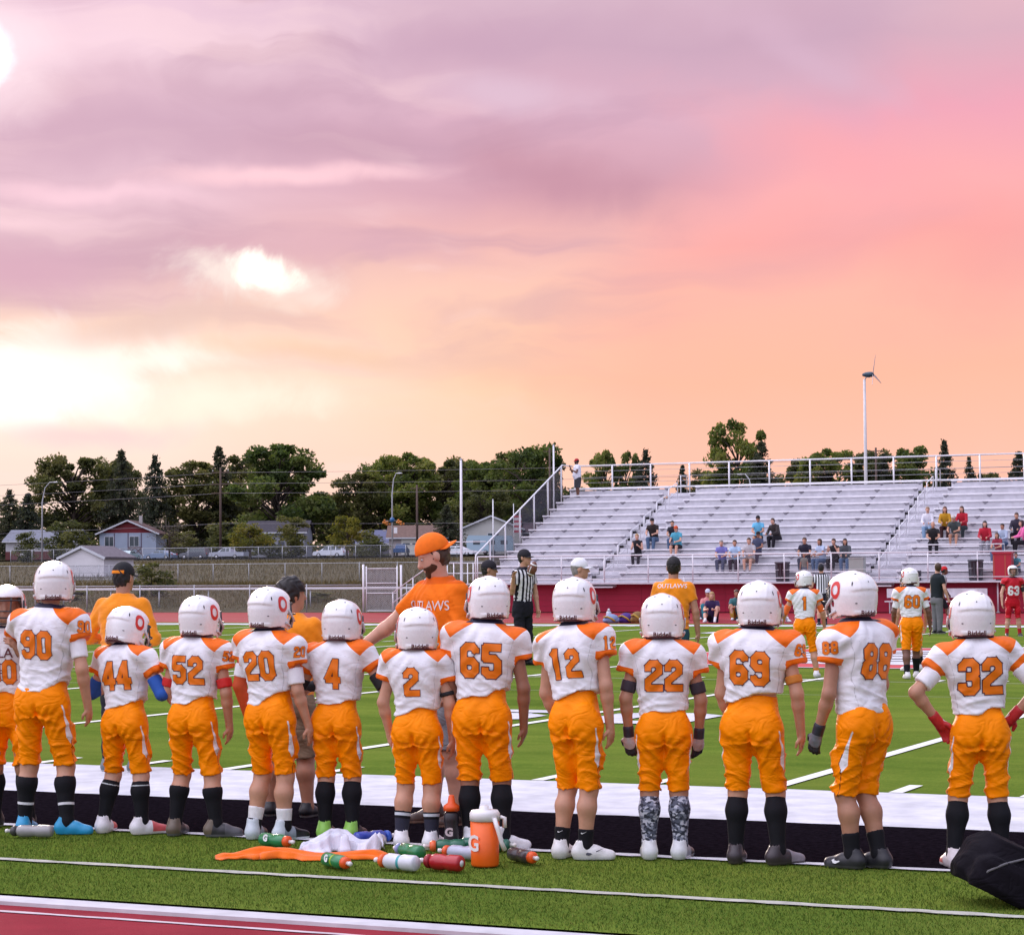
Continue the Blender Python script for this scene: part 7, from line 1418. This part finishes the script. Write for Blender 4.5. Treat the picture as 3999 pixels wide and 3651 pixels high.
bottle('silver grey bottle lying by the bright blue shoes at the left', 1.45, -4.42, R(196), (.30, .29, .29), (.05, .05, .05), r=.036, L_=.22, group='drink bottles lying on the turf')
sb = thing('squeeze_bottle', 'black squeeze bottle with orange cap standing behind the jug', 'bottle', (4.03, -4.06, .004)); m = MB(); m.lathe([(.001, 0), (.040, 0), (.043, .02), (.043, .10), (.038, .13), (.043, .16), (.043, .20), (.03, .215), (.001, .215)], 18); m.build('body', mat((.018, .014, .018), .35, var=.1), sb)
m = MB(); m.lathe([(.001, .217), (.045, .217), (.045, .245), (.022, .262), (.016, .30), (.012, .305), (.001, .305)], 16); m.build('cap', mat((.82, .10, .01), .4), sb); e = gmark(sb, (.006, -.045, .10), (R(90), 0, R(22)), .062, (.6, .5, .5))
jg = thing('drink_jug', 'orange drink jug with white lid and white handle standing on the turf', 'jug', (4.50, -4.62, .004), R(20)); OJ = mat((.84, .125, .006), .4, var=.05)
m = MB(); m.lathe([(.001, 0), (.070, 0), (.074, .01), (.077, .235), (.001, .235)], 24); m.build('body', OJ, jg); WJ = mat((.74, .72, .70), .4, var=.05)
m = MB(); m.lathe([(.001, .237), (.080, .237), (.081, .275), (.070, .292), (.022, .296), (.022, .315), (.001, .315)], 24); m.build('lid', WJ, jg)
m = MB(); m.tube([(.055, -.06, .255), (.075, -.075, .20), (.095, -.075, .13), (.11, -.06, .09)], [.013, .012, .011, .013], 8); m.build('handle', WJ, jg); m = MB(); m.tube([(.082, 0, .255), (.105, 0, .25), (.105, 0, .20)], .012, 8); m.build('spout', WJ, jg); gmark(jg, (-.055, -.057, .12), (R(90), 0, R(-42)), .115, (.78, .75, .72))
def cloth(name, label, pts, wd_, hgt, col, seed, cat='towel', z0=.004):
    rs = np.random.RandomState(seed); n, k_ = 60, 22; P_ = np.array([(np.interp(f, np.linspace(0, 1, len(pts)), [p[0] for p in pts]), np.interp(f, np.linspace(0, 1, len(pts)), [p[1] for p in pts])) for f in np.linspace(0, 1, n)]); V = []
    for i in range(n):
        d = P_[min(i + 1, n - 1)] - P_[max(i - 1, 0)]; d = d / np.linalg.norm(d); q = np.array([-d[1], d[0]]); ww = wd_ * (.8 + .25 * math.sin(i * .31 + seed) + .12 * math.sin(i * .9)) * min(1, .5 + min(i, n - 1 - i) / 5)
        for j in range(k_):
            a = j / (k_ - 1) * 2 - 1; hh = hgt * (1 - abs(a) ** 3) * (.62 + .34 * math.sin(a * 7.5 + 1.6 * math.sin(i * .085 + seed) + seed) + .14 * math.sin(a * 15 + i * .12)) * (.72 + .28 * math.sin(i * .17 + seed * 2)) * min(1, .35 + min(i, n - 1 - i) / 6)
            p = P_[i] + q * a * ww / 2; V.append((p[0], p[1], z0 + max(.003, hh) if abs(a) < .999 else z0))
    Q = [(i * k_ + j, (i + 1) * k_ + j, (i + 1) * k_ + j + 1, i * k_ + j + 1) for i in range(n - 1) for j in range(k_ - 1)]
    o = link(name, npmesh(name, V, Q), mat(col, .9, .2, var=.12, scale=20, bump=.4, bscale=300, sheen=.3)); md = o.modifiers.new('thickness', 'SOLIDIFY'); md.thickness = .004; return tag(o, label, cat)
cloth('towel', 'long crumpled orange towel lying on the turf', [(2.98, -4.86), (3.2, -4.72), (3.5, -4.66), (3.86, -4.50)], .22, .060, (.86, .16, .006), 2)
cloth('towel', 'crumpled white towel lying on top of the orange towel', [(3.36, -4.58), (3.52, -4.38), (3.74, -4.34)], .26, .115, (.70, .70, .78), 5, z0=.022)
# backpack
bp_ = thing('backpack', 'large black backpack lying on the turf at the right corner', 'backpack', (7.32, -4.88, 0), R(24)); g = G((-.5, -.4, 0), (.6, .45, .55), .009)
ca, sa = math.cos(R(24)), math.sin(R(24)); g.loft((-.02, 0, .02), ((ca, 0, -sa), (0, 1, 0), (sa, 0, ca)), ((0, .26, .16, 0), (.05, .29, .18, 0), (.18, .26, .16, 0), (.25, .20, .12, 0)), 0, 3.0)
g.loft((-.06, -.17, .03), ((ca, 0, -sa), (0, 1, 0), (sa, 0, ca)), ((0, .18, .06, 0), (.04, .20, .075, 0), (.14, .18, .07, 0), (.18, .13, .05, 0)), .012, 3.4)
g.ell((.26, .12, .13), (.19, .16, .13), .06); g.cutall(lambda X, Y, Z: -Z)
V, Q = g.nets(); V = relax(V, Q, 1, .4); N = vnormals(V, Q); V = V + N * (.004 * np.sin(V[:, 0] * 16 + 2 * np.sin(V[:, 1] * 11)) * np.sin(V[:, 2] * 15 + V[:, 1] * 9) + .006 * (1 - 2 * np.sqrt(np.abs(np.sin(V[:, 0] * 9 + V[:, 2] * 13 + 1.2 * np.sin(V[:, 1] * 12)))))[:])[:, None]; V[:, 2] = np.maximum(V[:, 2], .002)
link('bag', npmesh('bag', V, Q), mat((.0055, .004, .007), .8, .12, var=.3, scale=7, bump=.1, bscale=260, crease=.25), bp_); bb = bvh_of(V, Q)
def onbag(p, d): h = bb.ray_cast(Vector(p), Vector(d).normalized()); return h[0] + Vector((0, 0, .004)) if h[0] is not None else Vector(p)
for nm_, pts, r_, col in (('zipper', [(x, -.6, z) for x, z in ((-.2, .10), (-.14, .17), (-.06, .20), (.04, .21), (.12, .19))], .006, (.10, .095, .10)), ('strap', [(x, -.6, z) for x, z in ((.10, .24), (.16, .19), (.20, .13), (.22, .06))], .016, (.22, .24, .28)), ('piping', [(x, -.6, z) for x, z in ((-.24, .14), (-.22, .09), (-.18, .04))], .009, (.28, .27, .28))):
    pp = [q for q in (onbag(p, (0, 1, 0)) for p in pts) if q.y > -.5]
    if len(pp) > 1: m = MB(); m.tube(pp, r_, 6); m.build(nm_, mat(col, .6), bp_)
m = MB(); m.tube([(.16, .05, .26), (.24, .02, .33), (.34, .02, .32), (.40, .05, .22)], .018, 8); m.build('handle', mat((.035, .03, .03), .6), bp_)
# far row of bags and bottles at the foot of the wall
GB = 'bags and bottles along the far sideline'
def bag(label, x, y, r_, col):
    t_ = thing('sports_bag', label, 'bag', (x, y, 0), 0, GB); m = MB(); m.ball((0, 0, r_[2] * .72), r_, 14, 8); m.ball((r_[0] * .55, .04, r_[2] * .5), (r_[0] * .6, r_[1] * .8, r_[2] * .6), 12, 7); m.ball((-r_[0] * .6, -.02, r_[2] * .45), (r_[0] * .5, r_[1] * .9, r_[2] * .55), 12, 7); m.build('bag', mat(col, .8, var=.3, scale=6), t_); m = MB(); m.tube([(-r_[0] * .8, -r_[1] * .75, r_[2] * 1.1), (-r_[0] * .2, -r_[1] * 1.08, r_[2] * 1.2), (r_[0] * .4, -r_[1] * 1.02, r_[2] * .8), (r_[0] * .8, -r_[1] * .9, .05)], .03, 6); m.build('strap', mat((.4, .25, .03), .8), t_)
bag('pale blue bag at the left end of the far row of bags', -18.1, 53.2, (.26, .2, .17), (.22, .30, .50)); bag('dark purple bag in the far row', -17.65, 53.4, (.26, .2, .19), (.06, .02, .20)); bag('brown and yellow bag in the far row', -17.2, 53.3, (.22, .2, .22), (.22, .12, .03)); bag('bright green bag at the right end of the far row', -16.65, 53.3, (.32, .2, .20), (.02, .22, .07))
for lb, x in (('grey bottle standing left of the far row of bags', -18.35), ('white bottle standing right of the green bag', -16.3), ('white bottle standing behind the green bag', -16.75)):
    t_ = thing('drink_bottle', lb, 'bottle', (x, 53.6, 0), 0, GB); m = MB(); m.lathe([(.001, 0), (.09, 0), (.09, .32), (.05, .38), (.001, .38)], 10); m.build('body', mat((.5, .52, .6) if x < -18 else (.7, .7, .7), .4), t_); m = MB(); m.lathe([(.001, .382), (.06, .382), (.03, .46), (.001, .46)], 8); m.build('cap', mat((.6, .6, .62), .4), t_)
